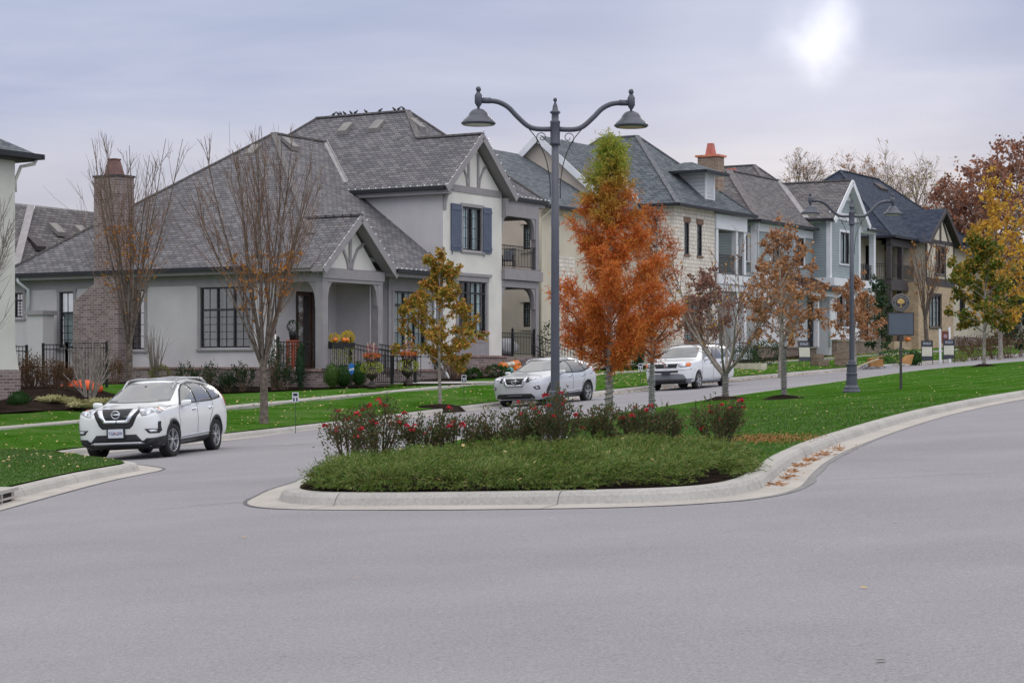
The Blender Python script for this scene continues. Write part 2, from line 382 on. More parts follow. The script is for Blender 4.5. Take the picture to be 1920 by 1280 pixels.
# ------------------------------------------------------------------ world, sun, camera
SUND = Vector((.157, 1.0, .176)).normalized()
def build_world():
    w = bpy.data.worlds.new('World'); SC.world = w; w.use_nodes = True; t = w.node_tree; t.nodes.clear()
    out = N(t, 'ShaderNodeOutputWorld'); bg = N(t, 'ShaderNodeBackground'); sk = N(t, 'ShaderNodeTexSky', sky_type='NISHITA')
    sk.sun_disc = False; sk.sun_elevation = radians(10); sk.sun_rotation = atan2(SUND.x, SUND.y); sk.altitude = 200; sk.dust_density = 2
    bg.inputs['Strength'].default_value = .06; L(t, sk.outputs[0], bg.inputs['Color'])
    tc = N(t, 'ShaderNodeTexCoord'); nrm = tc.outputs['Generated']
    sp = N(t, 'ShaderNodeSeparateXYZ'); L(t, nrm, sp.inputs[0])
    # cloud deck: colour by elevation, warm thin band low, brighter towards the zenith
    el = ramp(t, [(0,(.70,.66,.66)),(.06,(.62,.60,.655)),(.095,(.555,.565,.665)),(.13,(.47,.515,.69)),(.2,(.425,.485,.68)),(.45,(1.0,.98,.98)),(1,(1.5,1.46,1.5))])
    L(t, sp.outputs['Z'], el.inputs['Fac'])
    mp = N(t, 'ShaderNodeMapping'); mp.inputs['Scale'].default_value = (1,1,5.5); mp.inputs['Rotation'].default_value = (0,.22,0); L(t, nrm, mp.inputs['Vector'])
    no = N(t, 'ShaderNodeTexNoise'); no.inputs['Scale'].default_value = 4.5; no.inputs['Detail'].default_value = 7; no.inputs['Roughness'].default_value = .52; no.inputs['Distortion'].default_value = .35
    L(t, mp.outputs[0], no.inputs['Vector'])
    cr = ramp(t, [(.3,(.86,.9,.94)),(.5,(1.0,1.01,1.01)),(.7,(1.2,1.17,1.1))]); L(t, no.outputs['Fac'], cr.inputs['Fac'])
    mx = N(t, 'ShaderNodeMix', data_type='RGBA', blend_type='MULTIPLY'); mx.inputs[0].default_value = 1; L(t, el.outputs[0], mx.inputs[6]); L(t, cr.outputs[0], mx.inputs[7])
    # the thin place in front of the sun
    nd = N(t, 'ShaderNodeTexNoise'); nd.inputs['Scale'].default_value = 13; nd.inputs['Detail'].default_value = 4; L(t, nrm, nd.inputs['Vector'])
    s1 = N(t, 'ShaderNodeVectorMath', operation='SUBTRACT'); L(t, nd.outputs['Color'], s1.inputs[0]); s1.inputs[1].default_value = (.5,.5,.5)
    s2 = N(t, 'ShaderNodeVectorMath', operation='MULTIPLY'); L(t, s1.outputs[0], s2.inputs[0]); s2.inputs[1].default_value = (.05,.0,.09)
    s3 = N(t, 'ShaderNodeVectorMath', operation='ADD'); L(t, nrm, s3.inputs[0]); L(t, s2.outputs[0], s3.inputs[1]); s4 = N(t, 'ShaderNodeVectorMath', operation='NORMALIZE'); L(t, s3.outputs[0], s4.inputs[0])
    dt = N(t, 'ShaderNodeVectorMath', operation='DOT_PRODUCT'); L(t, s4.outputs[0], dt.inputs[0]); dt.inputs[1].default_value = SUND
    no2 = N(t, 'ShaderNodeTexNoise'); no2.inputs['Scale'].default_value = 22; no2.inputs['Detail'].default_value = 5; L(t, nrm, no2.inputs['Vector'])
    g0 = N(t, 'ShaderNodeMapRange'); L(t, dt.outputs['Value'], g0.inputs['Value']); g0.inputs['From Min'].default_value = .9995; g0.inputs['From Max'].default_value = 1.0
    gp = N(t, 'ShaderNodeMath', operation='POWER'); L(t, g0.outputs[0], gp.inputs[0]); gp.inputs[1].default_value = 3
    gn = N(t, 'ShaderNodeMath', operation='MULTIPLY_ADD'); L(t, no2.outputs['Fac'], gn.inputs[0]); gn.inputs[1].default_value = 2.2; gn.inputs[2].default_value = -.15
    g = N(t, 'ShaderNodeMath', operation='MULTIPLY'); L(t, gp.outputs[0], g.inputs[0]); L(t, gn.outputs[0], g.inputs[1])
    g2 = N(t, 'ShaderNodeMapRange', interpolation_type='SMOOTHSTEP'); L(t, dt.outputs['Value'], g2.inputs['Value']); g2.inputs['From Min'].default_value = .994; g2.inputs['From Max'].default_value = 1.0
    m1 = N(t, 'ShaderNodeMath', operation='MULTIPLY'); L(t, g.outputs[0], m1.inputs[0]); m1.inputs[1].default_value = .42
    m2 = N(t, 'ShaderNodeMath', operation='MULTIPLY_ADD'); L(t, g2.outputs[0], m2.inputs[0]); m2.inputs[1].default_value = .09; L(t, m1.outputs[0], m2.inputs[2])
    gl = N(t, 'ShaderNodeMix', data_type='RGBA', blend_type='ADD'); L(t, m2.outputs[0], gl.inputs[0]); L(t, mx.outputs[2], gl.inputs[6]); gl.inputs[7].default_value = (1,.98,.93,1)
    # unseen sky to the right and behind brightened, added to lift the walls
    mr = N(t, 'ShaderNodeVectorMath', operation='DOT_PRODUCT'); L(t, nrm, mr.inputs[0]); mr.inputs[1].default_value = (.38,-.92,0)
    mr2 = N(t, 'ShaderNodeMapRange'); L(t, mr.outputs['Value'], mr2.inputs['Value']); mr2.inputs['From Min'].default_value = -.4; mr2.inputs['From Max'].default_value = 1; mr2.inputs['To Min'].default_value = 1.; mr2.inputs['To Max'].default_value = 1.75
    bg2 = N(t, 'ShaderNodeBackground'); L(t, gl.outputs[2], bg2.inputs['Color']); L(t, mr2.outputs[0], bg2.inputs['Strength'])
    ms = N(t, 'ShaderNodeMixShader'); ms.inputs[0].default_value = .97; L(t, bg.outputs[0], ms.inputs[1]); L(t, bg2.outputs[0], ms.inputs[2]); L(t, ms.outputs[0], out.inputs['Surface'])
    s = bpy.data.lights.new('sun', 'SUN'); s.energy = .9; s.angle = radians(14); s.color = (1,.95,.87)
    so = bpy.data.objects.new('sun', s); COL.objects.link(so); so.rotation_euler = SUND.to_track_quat('Z', 'Y').to_euler()
    cam = bpy.data.cameras.new('camera'); cam.sensor_width = 36; cam.lens = 36*FP/1920; cam.shift_y = (HZ-640)/1920; cam.clip_end = 3000; cam.clip_start = .5
    co = bpy.data.objects.new('camera', cam); COL.objects.link(co); co.location = (0,0,EYE); co.rotation_euler = (pi/2,0,0); SC.camera = co
    vs = SC.view_settings; vs.view_transform = 'Standard'; vs.look = 'None'; vs.exposure = 0; vs.gamma = 1
    SC.cycles.max_bounces = 6; SC.cycles.transparent_max_bounces = 16; SC.cycles.use_denoising = True
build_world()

# ------------------------------------------------------------------ ground
def build_ground():
    mb = MB(); X = [-900,-300,-120,-60] + [-40+10*i for i in range(12)] + [90,140,300,900]; Y = [-400,-100,-40] + [-20+10*i for i in range(22)] + [230,300,500,1500]
    vs = [(x, y, gz(x, y)) for y in Y for x in X]; k = len(X)
    mb.add(vs, [(j*k+i, j*k+i+1, (j+1)*k+i+1, (j+1)*k+i) for j in range(len(Y)-1) for i in range(k-1)])
    tag(make('road', mb, M_ASPH), 'pale grey asphalt road and street around the planted median', 'road', kind='structure')
    # left kerb: gutter pan, face, top
    G = lambda p: gz(p[0], p[1])
    def kerb(name, line, closed, sgn, pan, label):
        mb = MB()
        def hh(p, h): return gz(p[0], p[1]) + h
        lines = [(offset_line(line, -sgn*pan, closed), .004), (offset_line(line, -sgn*.02, closed), .012), (line, .018), (offset_line(line, sgn*.035, closed), .1), (offset_line(line, sgn*.075, closed), .142), (offset_line(line, sgn*.11, closed), .15), (offset_line(line, sgn*.27, closed), .152), (offset_line(line, sgn*.28, closed), .05)]
        if closed: lines = [(l + [l[0]], h) for l, h in lines]
        for i in range(len(lines)-1):
            (l1, h1), (l2, h2) = lines[i], lines[i+1]
            strip(mb, l1, l2, lambda p, h=h1: hh(p, h), lambda p, h=h2: hh(p, h), 0 if i < 2 else 1)
        o = make(name, mb, [M_CONC2, M_CONC], smooth=False)
        for p in o.data.polygons: p.use_smooth = p.material_index == 1
        tag(o, label, 'kerb', kind='structure')
        jm = MB(); acc = 0; prof = [(-pan,.008),(-.02,.016),(.0,.022),(.035,.104),(.075,.146),(.11,.154),(.27,.156)]
        for i in range(1, len(line)-1):                     # control joints
            a, b = line[i-1], line[i+1]; acc += sqrt((line[i][0]-a[0])**2+(line[i][1]-a[1])**2)
            if acc < 3.0: continue
            acc = 0; tx, ty = b[0]-a[0], b[1]-a[1]; l = sqrt(tx*tx+ty*ty); tx /= l; ty /= l; nx, ny = -ty*sgn, tx*sgn; p = line[i]; w = .005
            for (o1, h1), (o2, h2) in zip(prof, prof[1:]):
                jm.poly([(p[0]+nx*o+tx*s_, p[1]+ny*o+ty*s_, gz(p[0]+nx*o, p[1]+ny*o)+h) for o, h, s_ in ((o1,h1,-w),(o1,h1,w),(o2,h2,w),(o2,h2,-w))])
        tag(make(name + '_joint_line', jm, M_SEAL), kind='structure')
        # joints + dark sealing line beside the pan
        sb = MB(); l0 = offset_line(line, -sgn*(pan-.002), closed); 
        if closed: l0 = l0 + [l0[0]]
        l1 = []; 
        for i, p in enumerate(l0):
            w = .035 + .03*noise.noise(Vector((p[0]*.8, p[1]*.8, 3))) + (.035 if closed and 2.2 < p[0] < 6 and p[1] < 32 else 0)
            a = l0[max(0, i-1)]; b = l0[min(len(l0)-1, i+1)]; tx, ty = b[0]-a[0], b[1]-a[1]; l = sqrt(tx*tx+ty*ty) or 1
            l1.append((p[0] + ty/l*sgn*w*1.6, p[1] - tx/l*sgn*w*1.6))
        strip(sb, l0, l1, lambda p: hh(p, .0055), lambda p: hh(p, .0055))
        tag(make(name + '_sealing_line', sb, M_SEAL), kind='structure')
    kerb('kerb', CURB_S, False, 1, .42, 'pale concrete kerb and gutter along the left side of the street')
    kerb('island_kerb', ISL, True, 1, .40, 'pale concrete kerb around the planted median island')
    # lawns
    inner = offset_line(ISL, .27, True)
    fill_region('island_lawn', inner, TZ, M_GRASS2, 1.0)['kind'] = 'structure'
    left = offset_line(CURB_S, .27)
    fill_region('lawn', left + [(62,260),(-60,260),(-60,8)], TZ, M_GRASS, 1.3)['kind'] = 'structure'
    # pavement
    mb = MB(); base = smooth_line([(-14.2,40),(-12.6,45),(-11.1,48.2)] + [(p[0]-.0, p[1]) for p in []], 3)
    path = [p for p in offset_line(STREET_S, 5.0) if p[1] > 46]
    path2 = [p for p in offset_line(STREET_S, 6.5) if p[1] > 46.6][:len(path)]
    n = min(len(path), len(path2)); path, path2 = path[:n], path2[:n]
    path = [(-15.6,38),(-14.6,44)] + path; path2 = [(-17.4,38.3),(-16.3,44.5)] + path2
    Z = lambda p: TZ(p[0], p[1]) + .02
    k = len(path)
    strip(mb, path, path2, Z, Z)
    strip(mb, path, path, Z, lambda p: Z(p)-.15)
    tag(make('pavement', mb, M_CONC), 'concrete pavement through the front lawns', 'pavement', kind='structure')
    # branch path leaving left
    mb = MB(); pts = [(-14.8,50.2),(-16.2,48.4),(-40,60),(-40,62)]
    mb.poly([(x, y, TZ(x, y)+.028) for x, y in pts]); tag(make('branch_path', mb, M_CONC), 'concrete path branching left', 'path', kind='structure')
    # parking ticks
    mb = MB()
    for (x, y, a) in ((-5.6,45.5,.1),(-3.9,55.5,.25),(-.7,65.5,.35),(3.6,74.5,.45),(7.9,84,.5),(14,96,.55)):
        d = Vector((cos(a+pi), -sin(a)*.3, 0)); p = Vector((x, y, 0)); q = p + Vector((1.1, -.35, 0))
        w = Vector((.02,.06,0)); mb.poly([(c.x, c.y, gz(c.x, c.y)+.005) for c in (p-w, q-w, q+w, p+w)])
    tag(make('parking_marking', mb, M_STRIPE), 'short faded white parking ticks on the street', 'road marking', kind='structure')
    # tar cracks on the open road
    mb = MB()
    for seed, p0, p1 in ((1,(-4.1,25.1),(-3.3,25.3)),(2,(-4.6,24.6),(-3.4,25.1)),(3,(3.7,23.5),(6.4,23.2)),(5,(4.2,27.8),(5.6,22.4)),(6,(-5.6,31),(-3.6,38.5))):
        r = random.Random(seed); prev = Vector(p0)
        for i in range(1, 31):
            q = Vector(p0).lerp(Vector(p1), i/30) + Vector((r.uniform(-.03,.03), r.uniform(-.06,.06)))
            mb.poly([(a[0], a[1]+s, gz(*a)+.004) for a, s in ((prev,-.007),(q,-.007),(q,.007),(prev,.007))]); prev = q
    tag(make('tar_crack_line', mb, M_SEAL), kind='structure')
build_ground()
# ------------------------------------------------------------------ row frame: s along the street (receding right), t away from it (receding left)
PX0, PY0, ANG = -2.66, 76.0, atan2(.857, .514)
AX, AY, BX, BY = cos(ANG), sin(ANG), -sin(ANG), cos(ANG)
def W(s, t): return (PX0 + AX*s + BX*t, PY0 + AY*s + BY*t)
def WM(s, t): x, y = W(s, t); return (x*KU, y*KU)          # the same point in metres
def MM(s, t, z=0): x, y = WM(s, t); return (x, y, ZD + KU*z)
def fs(px, t): u = U(px); return (u*(PY0 + BY*t) - PX0 - BX*t) / (AX - u*AY)
def ft(px, s): u = U(px); return (u*(PY0 + AY*s) - PX0 - AX*s) / (BX - u*BY)
def fz(py, s, t): return EYE + V(py) * W(s, t)[1]
KU = 1.12                                   # one plan unit of the houses in metres
ZD = EYE * (1 - KU)                         # height datum of the plans
class House:
    def __init__(h, label, s0, t0, zg, cat='house', name='house'):
        h.off = (s0, t0, zg); x, y = WM(s0, t0)
        h.root = thing(name, label, cat, (x, y, ZD + KU*zg), ANG)
        h.zg = zg
    def part(h, name, mb, mats, parent=None, smooth=False, label=None):
        if name in ('gutter', 'soffit', 'downpipe', 'porch_floor') and not mb.uv:      # each separate run is a part of its own
            own = {}; par = list(range(len(mb.v)))
            def find(i):
                while par[i] != i: par[i] = par[par[i]]; i = par[i]
                return i
            for f in mb.f:
                for i in f[1:]: par[find(i)] = find(f[0])
            for fi, f in enumerate(mb.f): own.setdefault(find(f[0]), []).append(fi)
            if len(own) > 1:
                for k, fl in own.items():
                    ids = sorted({i for fi in fl for i in mb.f[fi]}); mp = {i: j for j, i in enumerate(ids)}; q = MB(); q.v = [mb.v[i] for i in ids]
                    for fi in fl: q.f.append(tuple(mp[i] for i in mb.f[fi])); q.m.append(mb.m[fi])
                    o = h.part(name, q, mats, parent, smooth, label)
                return o
        a, b, c = h.off; mb.v = [((x-a)*KU, (y-b)*KU, (z-c)*KU) for x, y, z in mb.v]; o = make(name, mb, mats, parent or h.root, smooth)
        if label: o['label'] = label
        return o
def PF(t0): return lambda a, b, d: (a, t0 + d, b)          # plane facing the street (normal -t)
def PS(s0): return lambda a, b, d: (s0 + d, a, b)          # plane facing back along the street (normal -s)

def wall(mb, P, a0, a1, b0, b1, holes=(), rev=.12, deep=.75, m=0, md=1, mr=None):
    if mr is None: mr = m
    A = sorted({a0, a1, *[min(max(h[0], a0), a1) for h in holes], *[min(max(h[1], a0), a1) for h in holes]})
    B = sorted({b0, b1, *[min(max(h[2], b0), b1) for h in holes], *[min(max(h[3], b0), b1) for h in holes]})
    for i in range(len(A)-1):
        for j in range(len(B)-1):
            ca, cb = (A[i]+A[i+1])/2, (B[j]+B[j+1])/2
            if any(h[0] < ca < h[1] and h[2] < cb < h[3] for h in holes): continue
            mb.poly([P(A[i],B[j],0), P(A[i+1],B[j],0), P(A[i+1],B[j+1],0), P(A[i],B[j+1],0)], m)
    for h in holes:
        x0, x1, y0, y1 = h[:4]; c = [(x0,y0),(x1,y0),(x1,y1),(x0,y1)]
        for k in range(4):
            p, q = c[k], c[(k+1) % 4]
            mb.poly([P(*p,0), P(*q,0), P(*q,rev), P(*p,rev)], mr)
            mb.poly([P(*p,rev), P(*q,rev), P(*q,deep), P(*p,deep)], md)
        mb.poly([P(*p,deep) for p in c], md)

def window(H, P, a0, a1, b0, b1, fm, cols=2, trans=0, grid=(2,4), curtain=None, blinds=None, trim=None, tm=None, name='window', sill=True, tgrid=None):
    """sash frame with mullions, glazing bars, a glass pane, curtain or blind, and a surround"""
    f = MB(); w = .058; D0, D1 = .03, .10
    def bx(mb, x0, x1, y0, y1, d0, d1, m=0):
        mb.prism([(x0,y0),(x1,y0),(x1,y1),(x0,y1)], d0, d1, P, m)
    bx(f, a0, a1, b0, b0+w, D0, D1); bx(f, a0, a1, b1-w, b1, D0, D1); bx(f, a0, a0+w, b0+w, b1-w, D0, D1); bx(f, a1-w, a1, b0+w, b1-w, D0, D1)
    bt = b1 - trans if trans else b1
    if trans: bx(f, a0+w, a1-w, bt-w*.6, bt+w*.6, D0-.005, D1)
    cw = (a1-a0)/cols
    for i in range(1, cols): bx(f, a0+cw*i-w*.55, a0+cw*i+w*.55, b0+w, b1-w, D0-.008, D1)
    for i in range(cols):                                       # glazing bars
        x0 = a0+cw*i; gx, gy = grid
        for k in range(1, gx): bx(f, x0+cw*k/gx-.011, x0+cw*k/gx+.011, b0+w, b1-w, D0+.03, D0+.055)
        for k in range(1, gy): yy = b0+w+(bt-b0-w)*k/gy; bx(f, x0+.02, x0+cw-.02, yy-.011, yy+.011, D0+.028, D0+.05)
    o = H.part(name, f, fm)
    g = MB(); g.poly([P(a0+.01,b0+.01,D0+.045), P(a1-.01,b0+.01,D0+.045), P(a1-.01,b1-.01,D0+.045), P(a0+.01,b1-.01,D0+.045)])
    H.part('pane', g, M_GLASS, o)
    if curtain:
        cm, spans = curtain; c = MB()
        for (c0, c1) in spans:
            x = a0 + (a1-a0)*c0; x1 = a0 + (a1-a0)*c1; k = max(4, int((x1-x)/.035)); vs = []
            for i in range(k+1):
                xx = x + (x1-x)*i/k; d = .22 + .025*sin(i*1.9) + .012*sin(i*.7)
                vs += [P(xx, b0+.03, d), P(xx, b1-.03, d)]
            c.add(vs, [(2*i, 2*i+2, 2*i+3, 2*i+1) for i in range(k)])
        H.part('curtain', c, cm, o)
    if blinds:
        bm, c0, c1, y0, y1 = blinds; c = MB(); x = a0+(a1-a0)*c0; x1 = a0+(a1-a0)*c1; yy = b0+(b1-b0)*y0+.04; top = b0+(b1-b0)*y1-.03
        while yy < top:
            c.poly([P(x,yy,.15), P(x1,yy,.15), P(x1,yy+.045,.19), P(x,yy+.045,.19)]); yy += .075
        if c.f: H.part('blind', c, bm, o)
    if trim:
        tw = trim; r = MB()
        bx(r, a0-tw, a0, b0-tw*.3, b1, -.03, .02); bx(r, a1, a1+tw, b0-tw*.3, b1, -.03, .02); bx(r, a0-tw-.03, a1+tw+.03, b1, b1+tw*1.15, -.045, .02)
        if sill: bx(r, a0-tw-.04, a1+tw+.04, b0-.11, b0-tw*.3, -.075, .02)
        H.part('window_trim', r, tm)
    return o

def roofpoly(mb, pts, thick=.13, m=0, ms=1):
    """one roof plane (top outline, 3D) with a metric UV map, and its underside and edges"""
    P = [Vector(p) for p in pts]; n = Vector((0,0,0))
    for i in range(len(P)):
        a, b = P[i], P[(i+1) % len(P)]; n += Vector(((a.y-b.y)*(a.z+b.z), (a.z-b.z)*(a.x+b.x), (a.x-b.x)*(a.y+b.y)))
    n.normalize()
    if n.z < 0: P.reverse(); n = -n
    h = Vector((0,0,1)).cross(n); h = h.normalized() if h.length > 1e-5 else Vector((1,0,0)); v = n.cross(h)
    mb.poly([tuple(p) for p in P], m, uv=[(p.dot(h)+50, p.dot(v)+50) for p in P])
    lo = [p - Vector((0,0,thick)) for p in P]
    mb.poly([tuple(p) for p in reversed(lo)], ms)
    for i in range(len(P)):
        j = (i+1) % len(P); mb.poly([tuple(P[i]), tuple(lo[i]), tuple(lo[j]), tuple(P[j])], ms)
def hipcap(mb, p, q, w=.24, m=0):
    p = Vector(p); q = Vector(q); mb.bar(p+Vector((0,0,.0)), q+Vector((0,0,.0)), w, .07, m)
def cross_hip(h, s0, s1, sg, t0, t1, ze, p, tg, sl=None):
    """hip roof (ridge along t) whose -s face runs on into a street gable: eaves s0..s1, gable from s0 to sg fronting at tg"""
    hw = (s1-s0)/2; zr = ze + p*hw; sr = s0+hw; gw = (sg-s0)/2; zg = ze + p*gw; gs = s0+gw
    m = MB()
    roofpoly(m, [(s0,tg,ze),(gs,tg,zg),(gs,t0+gw,zg),(sr,t0+hw,zr),(sr,t1-hw,zr),(s0,t1,ze)])
    roofpoly(m, [(gs,tg,zg),(sg,tg,ze),(sg,t0,ze),(gs,t0+gw,zg)])
    roofpoly(m, [(sg,t0,ze),(s1,t0,ze),(sr,t0+hw,zr),(gs,t0+gw,zg)])
    roofpoly(m, [(s1,t0,ze),(s1,t1,ze),(sr,t1-hw,zr),(sr,t0+hw,zr)])
    roofpoly(m, [(s1,t1,ze),(s0,t1,ze),(sr,t1-hw,zr)])
    c = MB()
    for a, b in (((gs,tg,zg),(gs,t0+gw,zg)), ((gs,t0+gw,zg),(sr,t0+hw,zr)), ((sr,t0+hw,zr),(sr,t1-hw,zr)), ((s1,t0,ze),(sr,t0+hw,zr)), ((s0,t1,ze),(sr,t1-hw,zr))): hipcap(c, a, b)
    return m, c, dict(sr=sr, zr=zr, gs=gs, zg=zg, pk=(sr, t0+hw, zr))
def hip(s0, s1, t0, t1, ze, p, along='t'):
    m = MB(); c = MB()
    if along == 't':
        hw = (s1-s0)/2; zr = ze+p*hw; a = ((s0+s1)/2, t0+hw, zr); b = ((s0+s1)/2, t1-hw, zr)
        F = [[(s0,t0,ze),(s1,t0,ze),a],[(s1,t0,ze),(s1,t1,ze),b,a],[(s1,t1,ze),(s0,t1,ze),b],[(s0,t1,ze),(s0,t0,ze),a,b]]
    else:
        hw = (t1-t0)/2; zr = ze+p*hw; a = (s0+hw, (t0+t1)/2, zr); b = (s1-hw, (t0+t1)/2, zr)
        F = [[(s0,t0,ze),(s1,t0,ze),b,a],[(s1,t0,ze),(s1,t1,ze),b],[(s1,t1,ze),(s0,t1,ze),a,b],[(s0,t1,ze),(s0,t0,ze),a]]
    for f in F: roofpoly(m, f)
    for p1, p2 in ((a,b),((s0,t0,ze),a),((s1,t0,ze),a if along=='t' else b),((s0,t1,ze),b if along=='t' else a),((s1,t1,ze),b)): hipcap(c, p1, p2)
    return m, c, (a, b)
def gutter(mb, pts, r=.075):
    for a, b in zip(pts, pts[1:]): mb.bar(a, b, .15, .14)
def bridge_pts(P, pts, d): return [P(a, b, d) for a, b in pts]
def trimbar(mb, P, a, b, w, d0=-.04, d1=.01):
    """flat board on a wall plane from a to b (2D points)"""
    ax, az = a; bx, bz = b; l = sqrt((bx-ax)**2+(bz-az)**2); nx, nz = -(bz-az)/l*w/2, (bx-ax)/l*w/2
    mb.prism([(ax-nx,az-nz),(bx-nx,bz-nz),(bx+nx,bz+nz),(ax+nx,az+nz)], d0, d1, P)
def arc_trim(mb, P, pts, w, d0=-.04, d1=.01):
    for a, b in zip(pts, pts[1:]): trimbar(mb, P, a, b, w, d0, d1)
def bracket(mb, P, a, b, sx, sz, thick, d0, d1):
    """curved corner bracket filling a corner at (a,b) going sx sideways and sz down"""
    n = 8; pts = [(a, b), (a, b-sz)]
    for i in range(n+1):
        q = pi/2*i/n; pts.append((a + sx*(1-cos(q)) + (thick if sx > 0 else -thick)*(1-sin(q))*1.0, b - sz*(1-sin(q))))
    pts.append((a+sx, b))
    mb.prism(pts, d0, d1, P)
def railing(name, label, cat, pts, z0, h=.95, gap=.115, posts=(), parent=None, H=None, group=None, mat=None, top2=True):
    """iron railing along (s,t[,dz]) points in the row frame, as a thing of its own or a part"""
    mb = MB(); mat = mat or M_BLACK
    P3 = [Vector((p[0], p[1], z0 + (p[2] if len(p) > 2 else 0))) for p in pts]
    up = Vector((0,0,1))
    for a, b in zip(P3, P3[1:]):
        mb.bar(a+up*h, b+up*h, .045, .03); mb.bar(a+up*.09, b+up*.09, .03, .03)
        if top2: mb.bar(a+up*(h-.16), b+up*(h-.16), .03, .025)
        n = max(1, int((b-a).length/gap))
        for i in range(n+1):
            p = a.lerp(b, i/n); mb.bar(p+up*.09, p+up*h, .018, .018, up=(1,0,0))
    for i in posts:
        p = P3[i]; mb.bar(p, p+up*(h+.12), .075, .075, up=(1,0,0)); mb.bar(p+up*(h+.12), p+up*(h+.15), .1, .1, up=(1,0,0)); mb.ball(p+up*(h+.18), .035, 5)
    if H is not None: return H.part('railing', mb, mat, parent)
    q = P3[0]; o = thing(name, label, cat, MM(q.x, q.y, q.z), ANG, group)
    mb.v = [((x-q.x)*KU, (y-q.y)*KU, (z-q.z)*KU) for x, y, z in mb.v]; make('balusters', mb, mat, o); return o

# ------------------------------------------------------------------ house materials
STUC = paint('stucco_warm_grey', (.49,.475,.495), .9, var=.07, scale=.45, bump=.35, bscale=45, spec=.15)
STUC_W = paint('stucco_cream', (.63,.615,.59), .9, var=.06, scale=.8, bump=.3, bscale=45, spec=.15)
STUC_K = paint('stucco_khaki', (.56,.5,.44), .9, var=.05, scale=.8, bump=.3, bscale=45, spec=.15)
STUC_C = paint('stucco_pale_cream', (.56,.51,.42), .9, var=.05, scale=.8, bump=.3, bscale=45, spec=.15)
STUC_0 = paint('stucco_off_white', (.53,.53,.50), .9, var=.04, scale=.8, bump=.3, bscale=45, spec=.15)
TRIM = paint('taupe_trim', (.26,.245,.26), .6, var=.05)
TRIMB = paint('brown_black_trim', (.05,.042,.045), .6, var=.1)
FRAMEB = paint('black_sash', (.018,.019,.023), .4, var=.1)
GUT = paint('dark_gutter', (.018,.02,.026), .5, var=.1, spec=.3)
SHUT = paint('slate_blue_shutter', (.085,.105,.16), .55, var=.06)
CURT = paint('pale_curtain', (.72,.84,.86), .9, var=.1)
BLIND = paint('white_blind', (.78,.88,.86), .7, var=.05)
COPPER = paint('copper_flue', (.16,.085,.075), .45, var=.15, metal=.3)
COPPERN = paint('bright_copper', (.62,.22,.12), .4, var=.12, metal=.4)
FLASH = paint('valley_flashing', (.26,.25,.26), .45, var=.1, metal=.3)
SHED = paint('metal_porch_roof', (.035,.028,.028), .4, var=.15, spec=.6)
BULB = paint('string_light_bulb', (.7,.72,.75), .25, var=.02)
PLY = paint('plywood_board', (.42,.24,.08), .7, var=.15)
VENTM = paint('roof_vent_grey', (.2,.19,.185), .6, var=.1)
BRK = masonry('red_brown_brick', (.135,.095,.095), (.265,.205,.205), (.31,.28,.275), .3, .1, .014)
BRKD = masonry('brown_brick_chimney', (.19,.13,.1), (.34,.25,.19), (.3,.26,.22), .3, .1, .014)
STONE = masonry('cream_stone', (.74,.69,.62), (.6,.55,.49), (.42,.37,.33), .46, .2, .018, squash=.7, offs=.37, mscale=.03)
STONEB = masonry('brown_base_stone', (.3,.235,.19), (.19,.14,.115), (.15,.12,.1), .5, .13, .02, squash=.6, offs=.4)
TANB = masonry('tan_brick', (.5,.37,.24), (.33,.23,.15), (.42,.35,.28), .28, .1, .014)
SH1 = masonry('shingle_warm_grey', (.115,.112,.125), (.205,.2,.21), (.025,.025,.03), .31, .15, .013, uv=True, bump=.7)
SH2 = masonry('shingle_blue_grey', (.085,.1,.115), (.16,.18,.2), (.02,.022,.028), .31, .15, .013, uv=True, bump=.7)
SH3 = masonry('shingle_mid_grey', (.11,.105,.112), (.2,.19,.19), (.028,.026,.03), .31, .15, .013, uv=True, bump=.7)
SH4 = masonry('shingle_navy', (.022,.032,.058), (.055,.07,.105), (.01,.012,.02), .31, .15, .013, uv=True, bump=.7)
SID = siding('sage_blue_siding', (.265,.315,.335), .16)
SIDW = siding('white_siding', (.62,.64,.67), .2)
CAPM = {SH1: paint('ridge_cap_warm', (.125,.118,.12), .9, var=.3, scale=14), SH2: paint('ridge_cap_blue', (.12,.125,.14), .85, var=.2, scale=6),
        SH3: paint('ridge_cap_mid', (.13,.12,.125), .85, var=.2, scale=6), SH4: paint('ridge_cap_navy', (.03,.04,.06), .85, var=.2, scale=6)}

def roofvent(H, s, t, z, dirn, mat=None, w=.45):
    """low box vent on a roof plane; dirn='s' faces -s, 't' faces -t"""
    m = MB()
    if dirn == 's': m.add([(s-.25,t-w/2,z-.22),(s-.25,t+w/2,z-.22),(s+.3,t+w/2,z+.22),(s+.3,t-w/2,z+.22),(s-.28,t-w/2,z-.04),(s-.28,t+w/2,z-.04),(s+.25,t+w/2,z+.36),(s+.25,t-w/2,z+.36)], [(4,5,6,7),(0,1,5,4),(1,2,6,5),(2,3,7,6),(3,0,4,7)])
    else: m.add([(s-w/2,t-.25,z-.22),(s+w/2,t-.25,z-.22),(s+w/2,t+.3,z+.22),(s-w/2,t+.3,z+.22),(s-w/2,t-.28,z-.04),(s+w/2,t-.28,z-.04),(s+w/2,t+.25,z+.36),(s-w/2,t+.25,z+.36)], [(4,5,6,7),(0,1,5,4),(1,2,6,5),(2,3,7,6),(3,0,4,7)])
    H.part('roof_vent', m, mat or VENTM)
def lights_along(mb, a, b, step=.3):
    a = Vector(a); b = Vector(b); n = int((b-a).length/step)
    for i in range(n+1):
        p = a.lerp(b, i/n); mb.ball(p + Vector((0,0,.035)), .034, 4)

